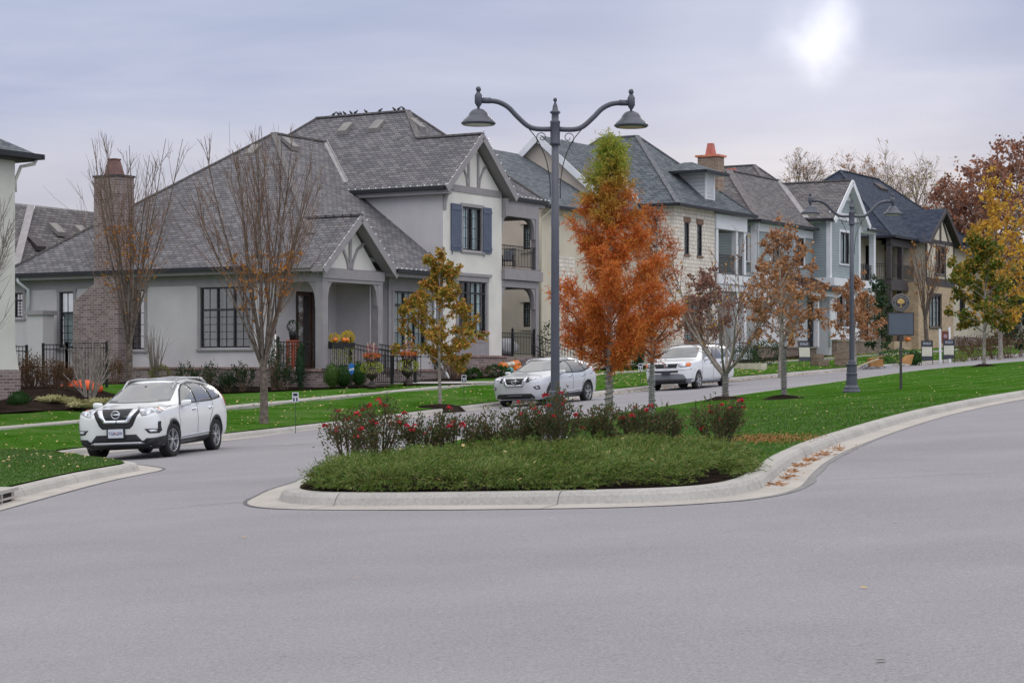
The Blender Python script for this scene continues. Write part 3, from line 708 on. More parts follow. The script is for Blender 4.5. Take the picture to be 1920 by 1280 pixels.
# ================================================================== HOUSE 1
def house1():
    H = House('warm grey stucco house with brown roofs, blue shutters and a corner balcony', 0, 0, .9)
    zf = 1.6; ze1 = 5.25; SA = -7.9
    # ---- side wall with big window
    w = MB(); P = PS(SA); zb = fz(691, SA, 6)
    def Sw(pl, pr, pt, pb): return (ft(pr, SA), ft(pl, SA), fz(pb, SA, ft((pl+pr)/2, SA)), fz(pt, SA, ft((pl+pr)/2, SA)))
    h1 = Sw(376, 470, 538, 652); h2 = Sw(245, 271, 543, 655); h3 = Sw(112, 138, 547, 652); h4 = Sw(27, 43, 549, 595)
    tD = ft(560, SA)
    wall(w, P, 2.0, 15.0, zf, ze1, [h1, h2, h3, h4]); 
    wall(w, PF(.7), -4.2, -3.12, .6, 5.3); wall(w, PS(-3.12), .4, .7, .6, 5.3)
    H.part('wall', w, [STUC, M_DARK], label='long side wall of warm grey stucco')
    for i, (h, c, tr, cu) in enumerate(((h1, 3, .82, None), (h2, 1, .0, None), (h3, 1, .8, (CURT, [(.1,.95)])), (h4, 1, .3, None))):
        window(H, P, *h, FRAMEB, cols=c, trans=tr, grid=(2, 5 if c == 3 else 5), curtain=cu if i != 0 else (paint('dim_curtain', (.13,.135,.13), .9), [(.1,.33),(.36,.62),(.72,.97)]), trim=.13, tm=TRIM)
    # ---- brick skirting, side
    b = MB(); b.box(SA-.12, SA+.1, 1.9, 15.2, .2, zf-.02); b.box(SA-.16, SA+.1, 1.86, 15.25, zf-.02, zf+.06, 1)
    H.part('brick_base', b, [BRK, masonry('brick_cap_course', (.16,.09,.08), (.3,.2,.18), (.33,.28,.26), .1, .3, .014, offs=0)], label='red brown brick base course')
    CAPC = MATS['brick_cap_course']
    # ---- chimney with shoulder
    sc0, sc1 = SA-.55, SA+.3; c = MB()
    tR, tL = ft(224, sc0), ft(176, sc0); tW = ft(137, sc0); zt = fz(330, sc0, tR); zs0, zs1 = fz(567, sc0, tW), fz(532, sc0, tL)
    for (a, bb, z0, z1) in ((tR+.05, tW, .2, zs0),): c.box(sc0, sc1, a, bb, z0, z1)
    c.add([(sc0,tR+.05,zs0),(sc0,tW,zs0),(sc0,tL,zs1),(sc0,tR+.05,zs1),(sc1,tR+.05,zs0),(sc1,tW,zs0),(sc1,tL,zs1),(sc1,tR+.05,zs1)], [(0,1,2,3),(1,5,6,2),(4,0,3,7)])
    c.box(sc0, sc1, tR+.05, tL, zs1, zt)
    ch = H.part('chimney', c, BRK, label='tall red brown brick chimney with a sloping shoulder')
    k = MB(); k.box(sc0-.04, sc1+.04, tR-.0, tL+.04, zt, zt+.07); H.part('chimney_cap', k, TRIMB, ch)
    f = MB(); mt = (tR+tL)/2; ms = (sc0+sc1)/2
    f.add([(ms+dx*.27, mt+dy*.27, zt+.1) for dx, dy in ((-1,-1),(1,-1),(1,1),(-1,1))] + [(ms+dx*.15, mt+dy*.15, zt+.68) for dx, dy in ((-1,-1),(1,-1),(1,1),(-1,1))], [(0,1,5,4),(1,2,6,5),(2,3,7,6),(3,0,4,7),(4,5,6,7)])
    f.box(ms-.18, ms+.18, mt-.18, mt+.18, zt+.66, zt+.71); H.part('flue', f, COPPER, ch)
    # ---- main roof
    S0, T0, T1 = -8.4, -.45, 15.1; pk = (-1.1, 7.35, 11.0); sl = (11.0-ze1)/(7.35-T0)
    z8 = 8.95; t8 = T0 + (z8-ze1)/sl
    r = MB(); roofpoly(r, [(-7.9,.08,5.64),(-3.85,.08,5.64),(-3.85,T0,ze1),(0,T0,ze1),(0,t8,z8),(2.36,7.35,11.0),pk]); roofpoly(r, [(S0,T1,ze1),(S0,.08,ze1),(-7.9,.08,5.64),pk]); roofpoly(r, [(4,T1,ze1),(S0,T1,ze1),pk,(4,7.35,11.0)])
    H.part('roof', r, [SH1, TRIM], label='large hipped main roof')
    cp = MB(); hipcap(cp, (-6.9,1.15,6.43), pk); hipcap(cp, (S0,T1,ze1), pk); hipcap(cp, pk, (2.36,7.35,11.0)); H.part('ridge_cap', cp, CAPM[SH1])
    fl = MB(); fl.bar((0,t8,z8+.03),(2.36,7.35,11.03), .22, .04); fl.bar((.1,t8+.0,z8+.08),(2.46,7.35,11.08), .04, .08); H.part('valley_flashing', fl, FLASH)
    # ---- rear wings seen at the far left
    m, c2, _ = hip(-7.5, 4.5, 12.0, 23, ze1, .53, 's'); 
    m = MB(); zz = fz(398, -1, 17.5); roofpoly(m, [(-7.6,15.0,ze1+.1),(6,15.0,ze1+.1),(6,17.5,zz),(-4.2,17.5,zz)]); roofpoly(m, [(-7.6,15.0,ze1+.1),(-4.2,17.5,zz),(-5.5,24,zz+.9)]); roofpoly(m, [(-7.6,15.0,ze1+.1),(-5.5,24,zz+.9),(-9.5,24,ze1+.1)])
    roofpoly(m, [(-4.2,17.5,zz),(6,17.5,zz),(-5.5,24,zz+.9)])
    H.part('rear_roof', m, [SH3, TRIM], label='greyer roof of the rear wing')
    fl = MB(); fl.bar((-7.6,15.0,ze1+.25),(-4.2,17.5,zz+.07), .3, .05); H.part('valley_flashing', fl, FLASH)
    for px, py in ((108,426),(155,421),(69,456)):
        q = 16.6 if px > 100 else 16.0; s = fs(px, q); 
        roofvent(H, s, q, ze1+.15+(zz-ze1-.1)*(q-15)/2.5, 't', TRIMB if px == 69 else None, .5)
    w = MB(); wall(w, PS(-7.7), 15, 24, 0, ze1); H.part('rear_wall', w, [STUC, M_DARK])
    g = MB(); gutter(g, [(S0-.07, T0+3.2, ze1-.06), (S0-.07, T1, ze1-.06)]); gutter(g, [(-3.9, T0-.07, ze1-.06), (-.02, T0-.07, ze1-.06)]); H.part('gutter', g, GUT)
    so = MB(); so.box(S0+.02, SA+.02, T0+2.3, T1, ze1-.26, ze1-.1); so.box(-3.95, -.02, T0+.03, .45, ze1-.26, ze1-.1); H.part('soffit', so, TRIM)
    fb = MB(); fb.box(SA-.035, SA+.01, 2.0, 15, ze1-.6, ze1-.26); H.part('frieze', fb, TRIM)
    dp = MB(); q = (SA-.12, ft(52, SA)); dp.tube([(q[0]-.4,q[1],ze1-.15),(q[0]-.4,q[1],ze1-.3),(q[0],q[1]-.15,ze1-.6),(q[0],q[1]-.15,fz(585,SA,q[1]))], .06, 8); H.part('downpipe', dp, M_WHITE, smooth=True)
    pl = MB(); a0, a1 = ft(80, SA-1.2), ft(62, SA-1.2); z1 = fz(590, SA-1.2, a0); pl.box(SA-1.2, SA-.6, a0, a1+.3, 0, z1); pl.box(SA-1.28, SA-.5, a0-.08, a1+.4, z1, z1+.16, 1); H.part('pier', pl, [STUC, TRIM], label='stucco pier with a capstone')
    # ---- upper block (gable + hip)
    zeU = 8.6
    m, c2, info = cross_hip(H, -.4, 7.95, 4.78, .0, 13, zeU, .87, -.45)
    H.part('upper_roof', m, [SH1, TRIM], label='upper roof with a street gable'); H.part('ridge_cap', c2, CAPM[SH1])
    rn = MB(); t4 = T0 + (zeU-ze1)/sl
    w = MB(); wall(w, PS(0), 0, 13, 3, zeU)
    H.part('upper_side_wall', w, [STUC, M_DARK], label='smooth grey upper side wall')
    P = PF(0)
    def Fw(pl, pr, pt, pb, t=0): s0, s1 = fs(pl, t), fs(pr, t); return (s0, s1, fz(pb, (s0+s1)/2, t), fz(pt, (s0+s1)/2, t))
    u1 = Fw(867, 902.5, 389, 470); u2 = Fw(859, 911, 528, 630)
    w = MB(); wall(w, P, 0, 4.36, 1.2, zeU, [u1, u2]); gs, zg = 2.18, zeU + .87*2.18
    w.poly([(0,0,zeU),(4.36,0,zeU),(gs,0,zg)]); wall(w, PS(4.36), 0, 3, 1.0, zeU); wall(w, PF(3), 4.36, 7.3, 1.0, zeU); wall(w, PS(7.3), 3, 13, 1.0, zeU)
    H.part('gable_wall', w, [STUC_W, M_DARK], label='cream stucco gable wall')
    window(H, P, *u1, FRAMEB, cols=2, grid=(2,4), curtain=(CURT, [(.05,.45),(.78,.96)]), trim=.11, tm=TRIM)
    window(H, P, *u2, FRAMEB, cols=3, trans=.45, grid=(2,4), curtain=(CURT, [(.62,.95)]), trim=.16, tm=TRIM, sill=False)
    for a, bb in ((fs(846.5,-.05), fs(865,-.05)), (fs(906,-.05), fs(921.5,-.05))):
        sh = MB(); z0, z1 = u1[2]-.06, u1[3]+.06; sh.prism([(a,z0),(bb,z0),(bb,z1),(a,z1)], -.07, -.02, P)
        n = 5
        for i in range(1, n): x = a + (bb-a)*i/n; sh.prism([(x-.006,z0),(x+.006,z0),(x+.006,z1),(x-.006,z1)], -.078, -.07, P)
        for zz2 in (z0+.12, z1-.24): sh.prism([(a,zz2),(bb,zz2),(bb,zz2+.12),(a,zz2+.12)], -.095, -.07, P)
        sh.prism([(a+.05,z0-.16),(a+.08,z0-.16),(a+.08,z0),(a+.05,z0)], -.07, -.04, P)
        H.part('shutter', sh, SHUT)
    tr = MB(); zB = zeU + .02                     # gable timbers
    trimbar(tr, P, (.1, zB), (4.26, zB), .26)
    trimbar(tr, P, (1.83, zB+.13), (1.83, zeU+1.5), .13); trimbar(tr, P, (2.53, zB+.13), (2.53, zeU+1.5), .13)
    arc_trim(tr, P, [(1.76, zB+.13), (1.68, zB+.5), (1.42, zB+.9), (1.2, zB+1.05)], .1); arc_trim(tr, P, [(2.6, zB+.13), (2.68, zB+.5), (2.94, zB+.9), (3.16, zB+1.05)], .1)
    tr.prism([(u2[0]-.2,u2[2]-.06),(u2[1]+.2,u2[2]-.06),(u2[1]+.2,u2[2]-.95),(u2[0]-.2,u2[2]-.95)], -.03, .01, P)
    for x in (u2[0]-.05, (u2[0]+u2[1])/2+.1): tr.prism([(x,u2[2]-.22),(x+.85,u2[2]-.22),(x+.85,u2[2]-.24),(x,u2[2]-.24)], -.045, -.03, P)
    tr.prism([(u2[0]-.3,u2[3]+.2),(u2[1]+.3,u2[3]+.2),(u2[1]+.36,u2[3]+.32),(u2[0]-.36,u2[3]+.32)], -.09, .01, P)
    H.part('timber_trim', tr, TRIM)
    rk = MB()
    for s_, e_ in (((-.42,zeU-.15),(2.18,zeU+.87*2.6-.15)), ((4.8,zeU-.15),(2.18,zeU+.87*2.6-.15))):
        rk.bar((s_[0],-.47,s_[1]),(e_[0],-.47,e_[1]), .05, .26); rk.bar((s_[0],-.2,s_[1]-.06),(e_[0],-.2,e_[1]-.06), .5, .03)
    bracket(rk, PS(-.0), .0, zeU-.12, -.42, .75, .05, -.02, .18); bracket(rk, PF(-.2), 4.36, zeU-.12, .38, .75, .05, -.02, .18)
    H.part('rake_board', rk, TRIM)
    so = MB(); so.box(-.38, .02, -.4, t4, zeU-.3, zeU-.14); so.box(4.5, 7.9, .02, .3, zeU-.3, zeU-.14); H.part('soffit', so, TRIM)
    g = MB(); gutter(g, [(-.46,-.4,zeU-.07),(-.46,t4,zeU-.07)]); gutter(g, [(4.75,-.05,zeU-.07),(8.0,-.05,zeU-.07)]); H.part('gutter', g, GUT)
    st = MB(); lights_along(st, (-.5,-.45,zeU), (-.5,t4,zeU), .32); lights_along(st, (-.45,-.5,zeU+.02), (2.18,-.5,zeU+.87*2.6+.04), .4); lights_along(st, (2.18,-.5,zeU+.87*2.6+.04), (4.8,-.5,zeU+.02), .4); lights_along(st, (4.8,-.12,zeU), (8,-.12,zeU), .3)
    lights_along(st, (-8.3,-.5,5.17), (-6.05,-.5,7.13), .35); lights_along(st, (-6.05,-.5,7.13), (-3.85,-.5,5.2), .35); lights_along(st, (-3.9,-.52,ze1), (-.1,-.52,ze1), .3)
    H.part('string_lights', st, BULB)
    # ---- brick base under the gable wall
    b = MB(); zt2 = fz(666, 2, -.1)
    b.box(-.02, 4.45, -.12, .1, .5, zt2-.08); b.box(-.06, 4.5, -.17, .1, zt2-.08, zt2, 1); b.box(1.2, 5.6, -.75, -.12, .4, fz(697, 3, -.6)); b.box(1.15, 5.65, -.8, -.12, fz(697,3,-.6), fz(693,3,-.6), 1)
    b.box(-3.2, 0.0, .22, .5, .4, fz(697,-2,.3)); b.box(-3.25, 0.03, .18, .5, fz(697,-2,.3), fz(692,-2,.3), 1)
    H.part('brick_base', b, [BRK, CAPC], label='brick base below the gable and the bay')
    # ---- balcony and lower porch
    zB1 = fz(507, 6, 0); b = MB()
    b.box(4.36, 7.35, -.12, 3, zB1-.05, zB1+.02); b.box(4.36, 7.42, -.16, -.02, zB1-.42, zB1-.03); b.box(7.28, 7.42, -.02, 3, zB1-.42, zB1-.03)
    b.box(4.36, 7.3, -.03, .12, zB1-.72, zB1-.44); b.box(7.15, 7.3, .12, 3, zB1-.72, zB1-.44)
    zb2 = zeU-.3; b.box(4.36, 7.3, -.03, .14, zb2-.5, zb2); b.box(7.14, 7.3, .14, 3, zb2-.5, zb2)
    for z0, z1 in ((zB1, zb2-.5), (fz(665,7,0), zB1-.72)): b.box(7.06, 7.3, -.03, .2, z0, z1)
    for zz3 in (zb2-.5, zB1-.72):
        bracket(b, PF(0), 7.06, zz3, -.5, .85, .08, 0, .14); bracket(b, PF(0), 4.36, zz3, .45, .8, .06, 0, .14); bracket(b, PS(7.1), .2, zz3, .5, .85, .08, 0, .14)
    H.part('balcony', b, TRIM, label='corner balcony with square post and arched brackets')
    fl = MB(); fl.box(4.36, 7.35, -.1, 3, zB1+.02, zB1+.05); fl.box(4.36, 7.3, -.05, 3, 1.3, fz(668,6,0)); H.part('porch_floor', fl, BRK)
    rl = railing('', '', '', [(4.38,0.02),(7.06,.02)], zB1+.05, .92, .12, posts=(), H=H)
    # ---- portico
    zfl = fz(691, -7, 0); pL, pR = fs(594, 0), fs(713, 0); b = MB()
    b.box(SA, pR, 0, 1.95, .3, zfl-.1); b.box(SA-.06, pR+.0, -.06, 1.95, zfl-.1, zfl, 1)
    for i in range(5):                                            # steps down to the street
        b.box(-6.05, -4.35, -.06-.3*(i+1), -.06-.3*i, .3, zfl-.155*(i+1))
    b.box(-6.35, -6.08, -1.7, -.06, .3, zfl-.5)
    H.part('porch_base', b, [BRK, CAPC], label='brick porch base with steps')
    w = MB(); dz = fz(548, -5.5, 2); d1 = (-6.75, -4.75, zfl, dz)
    wall(w, PF(1.95), -7.9, -4.25, zfl, 5.0, [d1], deep=.35); wall(w, PS(-4.25), .45, 1.95, zfl-1, 5.0)
    w.box(-7.85, -4.25, .1, 1.95, 4.72, 4.74)
    H.part('porch_wall', w, [STUC, M_DARK])
    gw = MB(); gw.poly([(-8.0,.06,4.9),(-4.1,.06,4.9),(-6.05,.06,6.85)]); H.part('porch_gable', gw, STUC_W)
    door = MB(); 
    for x0 in (-6.7, -5.75): door.box(x0, x0+.9, 1.99, 2.05, zfl, dz-.03)
    for x0 in (-6.6, -5.65): door.box(x0, x0+.7, 1.975, 1.99, zfl+.25, dz-.15, 1)
    dd = H.part('front_door', door, [paint('dark_walnut_door', (.045,.02,.012), .4, var=.2), M_GLASS]); 
    p = MB(); zbm = fz(530, -6, 0); zbt = fz(515, -6, 0)
    p.box(SA-.02, pR+.02, -.12, .12, zbm-.02, zbt+.12); p.box(SA-.05, pR+.06, -.16, -.1, zbm+.1, zbt+.15); p.box(SA-.02, SA+.22, .12, 2.0, zbm-.02, zbt+.12); p.box(pR-.3, pR+.02, .12, .6, zbm, zbt+.12)
    p.box(SA-.02, SA+.3, -.12, .2, zfl, zbm); p.box(pR-.28, pR+.02, -.1, .22, zfl, zbm)
    bracket(p, PF(-.08), SA+.3, zbm, .42, .8, .05, 0, .16); bracket(p, PF(-.08), pR-.28, zbm, -.42, .8, .05, 0, .16); bracket(p, PS(SA), .2, zbm, .5, .9, .05, .02, .2); bracket(p, PS(SA), 1.95, zbm, -.5, .9, .05, .02, .2)
    P2 = PF(.06)
    for a, bb in (((-6.05,zbt+.1),(-6.05,6.7)), ((-7.9,zbt+.12),(-4.15,zbt+.12))): trimbar(p, P2, a, bb, .15)
    arc_trim(p, P2, [(-6.14,zbt+.15),(-6.22,5.45),(-6.5,5.9),(-6.95,6.15)], .11); arc_trim(p, P2, [(-5.96,zbt+.15),(-5.88,5.45),(-5.6,5.9),(-5.15,6.15)], .11)
    H.part('porch_frame', p, TRIM, label='porch posts, beam and curved braces')
    r = MB(); roofpoly(r, [(-8.32,-.45,5.14),(-6.05,-.45,7.1),(-6.05,2.05,7.1),(-8.32,2.05,5.14)]); roofpoly(r, [(-3.8,-.45,5.17),(-6.05,-.45,7.1),(-6.05,2.05,7.1),(-3.8,-.4,5.17)]); hipcap(r, (-6.05,-.45,7.1), (-6.05,2.05,7.1))
    for s_ in (-1, 1): r.bar((-6.05+s_*2.27,-.47,5.0),(-6.05,-.47,6.97), .05, .26, 1); r.bar((-6.05+s_*2.27,-.2,4.98),(-6.05,-.2,6.93), .5, .03, 1)
    H.part('porch_roof', r, [SH1, TRIM])
    # ---- bay with shuttered window
    P = PF(.4); k1 = Fw(739, 797, 547, 654, .4); w = MB(); wall(w, P, -3.12, 0, 1.5, 5.1, [k1]); H.part('bay_wall', w, [STUC, M_DARK])
    window(H, P, *k1, FRAMEB, cols=3, trans=.5, grid=(2,3), blinds=(BLIND, .02, .98, 0, .97), trim=.16, tm=TRIM, sill=False)
    tr = MB(); tr.prism([(-3.16,4.55),(-.1,4.55),(-.1,5.05),(-3.16,5.05)], -.05, .01, P); tr.prism([(-3.16,1.55),(-2.98,1.55),(-2.98,4.55),(-3.16,4.55)], -.05, .01, P)
    tr.prism([(-2.9,k1[2]-.25),(-.3,k1[2]-.25),(-.3,k1[2]-.27),(-2.9,k1[2]-.27)], -.03, .01, P); tr.prism([(-1.6,k1[2]-1.1),(-1.58,k1[2]-1.1),(-1.58,k1[2]-.27),(-1.6,k1[2]-.27)], -.03, .01, P)
    H.part('timber_trim', tr, TRIM)
    dp = MB(); dp.tube([(-.12,.3,5.0),(-.12,.3,2.3),(-.1,.25,2.1),(.12,-.22,1.2),(.15,-.28,.95)], .055, 8); H.part('downpipe', dp, M_WHITE, smooth=True)
    # roof vents
    for px, py, t in ((647,222,None),(706,217,None)):
        s = 2.9; tt = ft(px, s); roofvent(H, s, tt, 8.6+.87*(s+.4)+.02, 's')
    roofvent(H, -2.1, 7.6, 10.15, 's'); s = fs(533, 6.8); roofvent(H, s, 6.5, 10.45, 't'); s = fs(783, 3.3); roofvent(H, s, 3.3, 8.6+.87*3.3, 't')
    return H, dict(zfl=zfl, zB1=zB1)
H1, I1 = house1()
def Fwin(pl, pr, pt, pb, t): s0, s1 = fs(pl, t), fs(pr, t); return (s0, s1, fz(pb, (s0+s1)/2, t), fz(pt, (s0+s1)/2, t))
def Swin(pl, pr, pt, pb, s): t0, t1 = ft(pr, s), ft(pl, s); return (t0, t1, fz(pb, s, (t0+t1)/2), fz(pt, s, (t0+t1)/2))
LINT = masonry('brown_lintel', (.2,.12,.09), (.26,.17,.13), (.2,.15,.12), .12, .4, .012, offs=0)
def lintel(H, P, w, parent=None, over=.08, h=.26):
    m = MB(); m.prism([(w[0]-over,w[3]),(w[1]+over,w[3]),(w[1]+over,w[3]+h),(w[0]-over,w[3]+h)], -.04, .05, P)
    m.prism([(w[0]-over*.6,w[2]-.1),(w[1]+over*.6,w[2]-.1),(w[1]+over*.6,w[2]),(w[0]-over*.6,w[2])], -.06, .05, P); H.part('lintel', m, LINT, parent)

# ================================================================== HOUSE 2 : cream stucco gable, stone hip block, dormer
def house2():
    H = House('cream stucco and stone house with a blue grey roof, white dormer and copper topped chimney', 10.9, 2, 1.35)
    tF = 2.0; zg = 1.0; pm = .866
    sL = 10.9; sT = 17.5; zeT = 9.05; zeL = 8.75
    # side wall of the low wing, seen through the neighbour's balcony
    k1, k2 = Swin(981, 994, 421, 468, sL), Swin(981, 994, 567, 613, sL)
    w = MB(); wall(w, PS(sL), tF, 14, zg, zeL, [k1, k2]); w.poly([(sL,tF-.0,zeL),(sL,12,zeL),(sL,6.85,11.7)]); 
    H.part('side_wall', w, [STUC_K, M_DARK], label='khaki stucco side wall')
    for k in (k1, k2):
        window(H, PS(sL), *k, FRAMEB, cols=1, grid=(2,3), blinds=(BLIND, .05, .95, 0, .97), trim=0)
        m = MB(); m.prism([(k[0]-.15,k[3]+.02),(k[1]+.15,k[3]+.02),(k[1]+.15,k[3]+.3),(k[0]-.15,k[3]+.3)], -.05, .02, PS(sL)); m.prism([(k[0]-.12,k[2]-.14),(k[1]+.12,k[2]-.14),(k[1]+.12,k[2]),(k[0]-.12,k[2])], -.07, .02, PS(sL)); H.part('window_trim', m, STUC_K)
    # front wall of the low wing and of the gabled block
    wins = [Fwin(1035, 1046, 424, 470, tF), Fwin(1100, 1113, 424, 478, tF), Fwin(1190, 1203, 429, 480, tF), Fwin(1220, 1232, 431, 482, tF), Fwin(1096, 1112, 560, 640, tF), Fwin(1190, 1222, 580, 640, tF)]
    w = MB(); wall(w, PF(tF), sL, sT, zg, zeL, [x for x in wins if x[1] < sT]); wall(w, PF(tF), sT, 21, zg, zeT, [x for x in wins if x[1] >= sT])
    H.part('front_wall', w, [STUC_C, M_DARK], label='pale cream front wall')
    for x in wins: window(H, PF(tF), *x, FRAMEB, cols=1 if x[1]-x[0] < 1 else 2, grid=(2,4), blinds=(BLIND, .05, .95, 0, .97), trim=0); lintel(H, PF(tF), x)
    st = MB(); st.box(sL+1.3, sL+3.0, tF-.06, tF+.02, zg, 6.6); st.box(sT-1.2, 20.7, tF-.06, tF+.02, zg, 5.2); H.part('stone_facing', st, STONE)
    w = MB(); w.poly([(sT,tF,zeL-.4),(sT,9.8,zeL-.4),(sT,9.8,zeT),(sT,5.8,12.55),(sT,tF,zeT)]); H.part('gable_wall', w, [STUC_K])
    co = MB(); co.prism([(sL,zeL-.3),(20.6,zeL-.3),(20.6,zeL-.05),(sL,zeL-.05)], -.1, .02, PF(tF)); co.box(sL-.04, sL+.35, tF-.04, tF+.2, zg, zeL-.3); H.part('cornice', co, STUC_C)
    r = MB(); roofpoly(r, [(sL-.3,1.6,zeL),(sT+.1,1.6,zeL),(sT+.1,6.85,11.85),(sL-.3,6.85,11.85)]); roofpoly(r, [(sL-.3,12.1,zeL),(sT,12.1,zeL),(sT,6.85,11.85),(sL-.3,6.85,11.85)])
    H.part('low_roof', r, [SH2, M_WHITE])
    r = MB(); zr = 12.7; roofpoly(r, [(sT-.35,1.6,zeT),(22.6,1.6,zeT),(24.6,3.6,zeT+2*pm),(24.6,5.8,zr),(sT-.35,5.8,zr)]); roofpoly(r, [(sT-.35,10,zeT),(24.6,10,zeT),(24.6,5.8,zr),(sT-.35,5.8,zr)])
    H.part('gable_roof', r, [SH2, M_WHITE])
    rk = MB()
    for t_ in (1.55, 10.05): rk.bar((sT-.37,t_,zeT-.16),(sT-.37,5.8,zr-.14), .06, .3)
    H.part('rake_board', rk, M_WHITE)
    # stone block with hip roof
    s0, s1, tS, ze = 20.7, 28.8, .3, 9.43
    m, c, (a, b) = hip(s0-.45, s1+.45, tS-.4, 11.0, ze, pm, 't'); H.part('hip_roof', m, [SH2, M_WHITE]); H.part('ridge_cap', c, CAPM[SH2])
    sv = fs(1165, 4.0); fl = MB(); fl.bar((s0-.35,1.75+.25,zeT+.45),(22.9,5.3,zeT+3.45), .3, .05); H.part('valley_flashing', fl, FLASH)
    wn = [Fwin(1283, 1292.5, 417, 477, tS), Fwin(1307, 1316.5, 421, 480, tS), Fwin(1283, 1318, 565, 640, tS)]
    sB = fs(1340, tS)
    w = MB(); wall(w, PF(tS), s0, sB, zg, ze, wn); wall(w, PS(s0), tS, 6, zg, ze); H.part('stone_wall', w, [STONE, M_DARK])
    for x in wn: window(H, PF(tS), *x, FRAMEB, cols=1 if x[1]-x[0] < 1 else 2, grid=(2,4), blinds=(BLIND, .05, .95, 0, .97), trim=0); lintel(H, PF(tS), x)
    # balcony bay
    zf = fz(515, 27, tS); z2 = fz(432, 27, tS); b = MB()
    b.box(sB, s1+.1, tS-.1, tS+.3, z2, ze-.16); b.box(s1-.15, s1+.1, tS+.3, 5, z2, ze-.16); b.box(sB-.05, s1+.2, tS-.25, 3.2, zf-.5, zf-.02); b.box(sB-.05, s1+.12, tS-.15, 3.2, zf-.85, zf-.5)
    for x in (sB+.08, s1-1.15, s1-.2): b.box(x, x+.26, tS-.05, tS+.21, zf, z2); b.box(x, x+.3, tS-.05, tS+.25, 1.4, zf-.85)
    H.part('balcony', b, M_WHITE, label='white balcony and porch with square columns')
    w = MB(); wall(w, PF(3.1), sB, s1, zg, ze, [(s1-2.4, s1-1.5, zf, zf+2.2), (s1-2.6, s1-1.4, 2.2, 4.6)]); wall(w, PS(sB+.02), tS+.3, 3.1, zg, ze); wall(w, PS(s1), 3.2, 10, zg, ze); H.part('rear_wall', w, [BRKD, M_DARK])
    fl = MB(); fl.box(sB-.05, s1+.2, tS-.26, 3.2, zf-.02, zf+.02); H.part('balcony_floor', fl, SHED)
    railing('', '', '', [(sB+.3,tS+.06),(s1-.1,tS+.06)], zf+.02, .95, .13, H=H)
    g = MB(); gutter(g, [(sL-.3,1.53,zeL-.06),(sT,1.53,zeL-.06)]); gutter(g, [(sT-.35,1.53,zeT-.06),(21,1.53,zeT-.06)]); gutter(g, [(s0-.5,4,ze-.06),(s0-.5,tS-.46,ze-.06),(s1+.5,tS-.46,ze-.06)]); H.part('gutter', g, GUT)
    dp = MB(); dp.tube([(20.2,1.55,8.9),(20.2,1.75,8.6),(20.2,1.9,8.4),(20.2,1.92,2)], .05, 8); dp.tube([(sL+.15,1.55,8.6),(sL+.15,1.7,8.4),(sL-.06,1.96,8.1),(sL-.06,1.96,2)], .055, 8); H.part('downpipe', dp, STUC_C, smooth=True)
    # dormer
    t0 = .55; a0, a1 = fs(1322, t0), fs(1337, t0)+.12; z0, z1 = fz(380, a0, t0), fz(322, a0, t0)
    d = MB(); wall(d, PS(a0), t0, t0+1.9, z0-.6, z1); d.box(a0, a1, t0, t0+.02, z0-.2, z1); d.box(a1-.02, a1, t0, t0+1.9, z0-.5, z1)
    do = H.part('dormer', d, [SIDW], label='white sided roof dormer with louvred vent')
    lv = MB(); lv.box(a0-.03, a0+.12, t0-.04, t0+.02, z0-.2, z1); lv.box(a1-.12, a1+.02, t0-.04, t0+.02, z0-.2, z1)
    for i in range(16): zz = z0+.1+(z1-z0-.2)*i/16; lv.box(a0+.12, a1-.12, t0-.035, t0, zz, zz+.04)
    H.part('louvre', lv, M_WHITE, do)
    m, c, _ = hip(a0-1.0, a1+.55, t0-.45, t0+2.6, z1, .42, 't'); H.part('dormer_roof', m, [SH2, M_WHITE], do)
    g = MB(); gutter(g, [(a0-1.0,t0+2.3,z1-.06),(a0-1.0,t0-.5,z1-.06),(a1+.6,t0-.5,z1-.06)]); H.part('gutter', g, GUT, do)
    # chimney
    sc = 27.6; t0, t1 = ft(1346, sc), ft(1308, sc); zt = fz(293, sc, t0); c = MB(); c.box(sc, sc+.75, t0, t1, 9.6, zt); ch = H.part('chimney', c, BRKD, label='brown brick chimney with a copper cap')
    c = MB(); c.box(sc-.1, sc+.85, t0-.1, t1+.1, zt, zt+.1); H.part('chimney_cap', c, COPPERN, ch)
    c = MB(); x, y = sc+.37, (t0+t1)/2; c.add([(x+a*.22,y+b*.22,zt+.1) for a,b in ((-1,-1),(1,-1),(1,1),(-1,1))]+[(x+a*.13,y+b*.13,zt+.72) for a,b in ((-1,-1),(1,-1),(1,1),(-1,1))], [(0,1,5,4),(1,2,6,5),(2,3,7,6),(3,0,4,7),(4,5,6,7)]); H.part('flue', c, paint('red_copper_flue', (.42,.13,.1), .55, metal=.1, var=.1), ch)
    s = fs(1133, 7.4); roofvent(H, s, 7.0, 12.6, 't', VENTM)
    return H
H2 = house2()

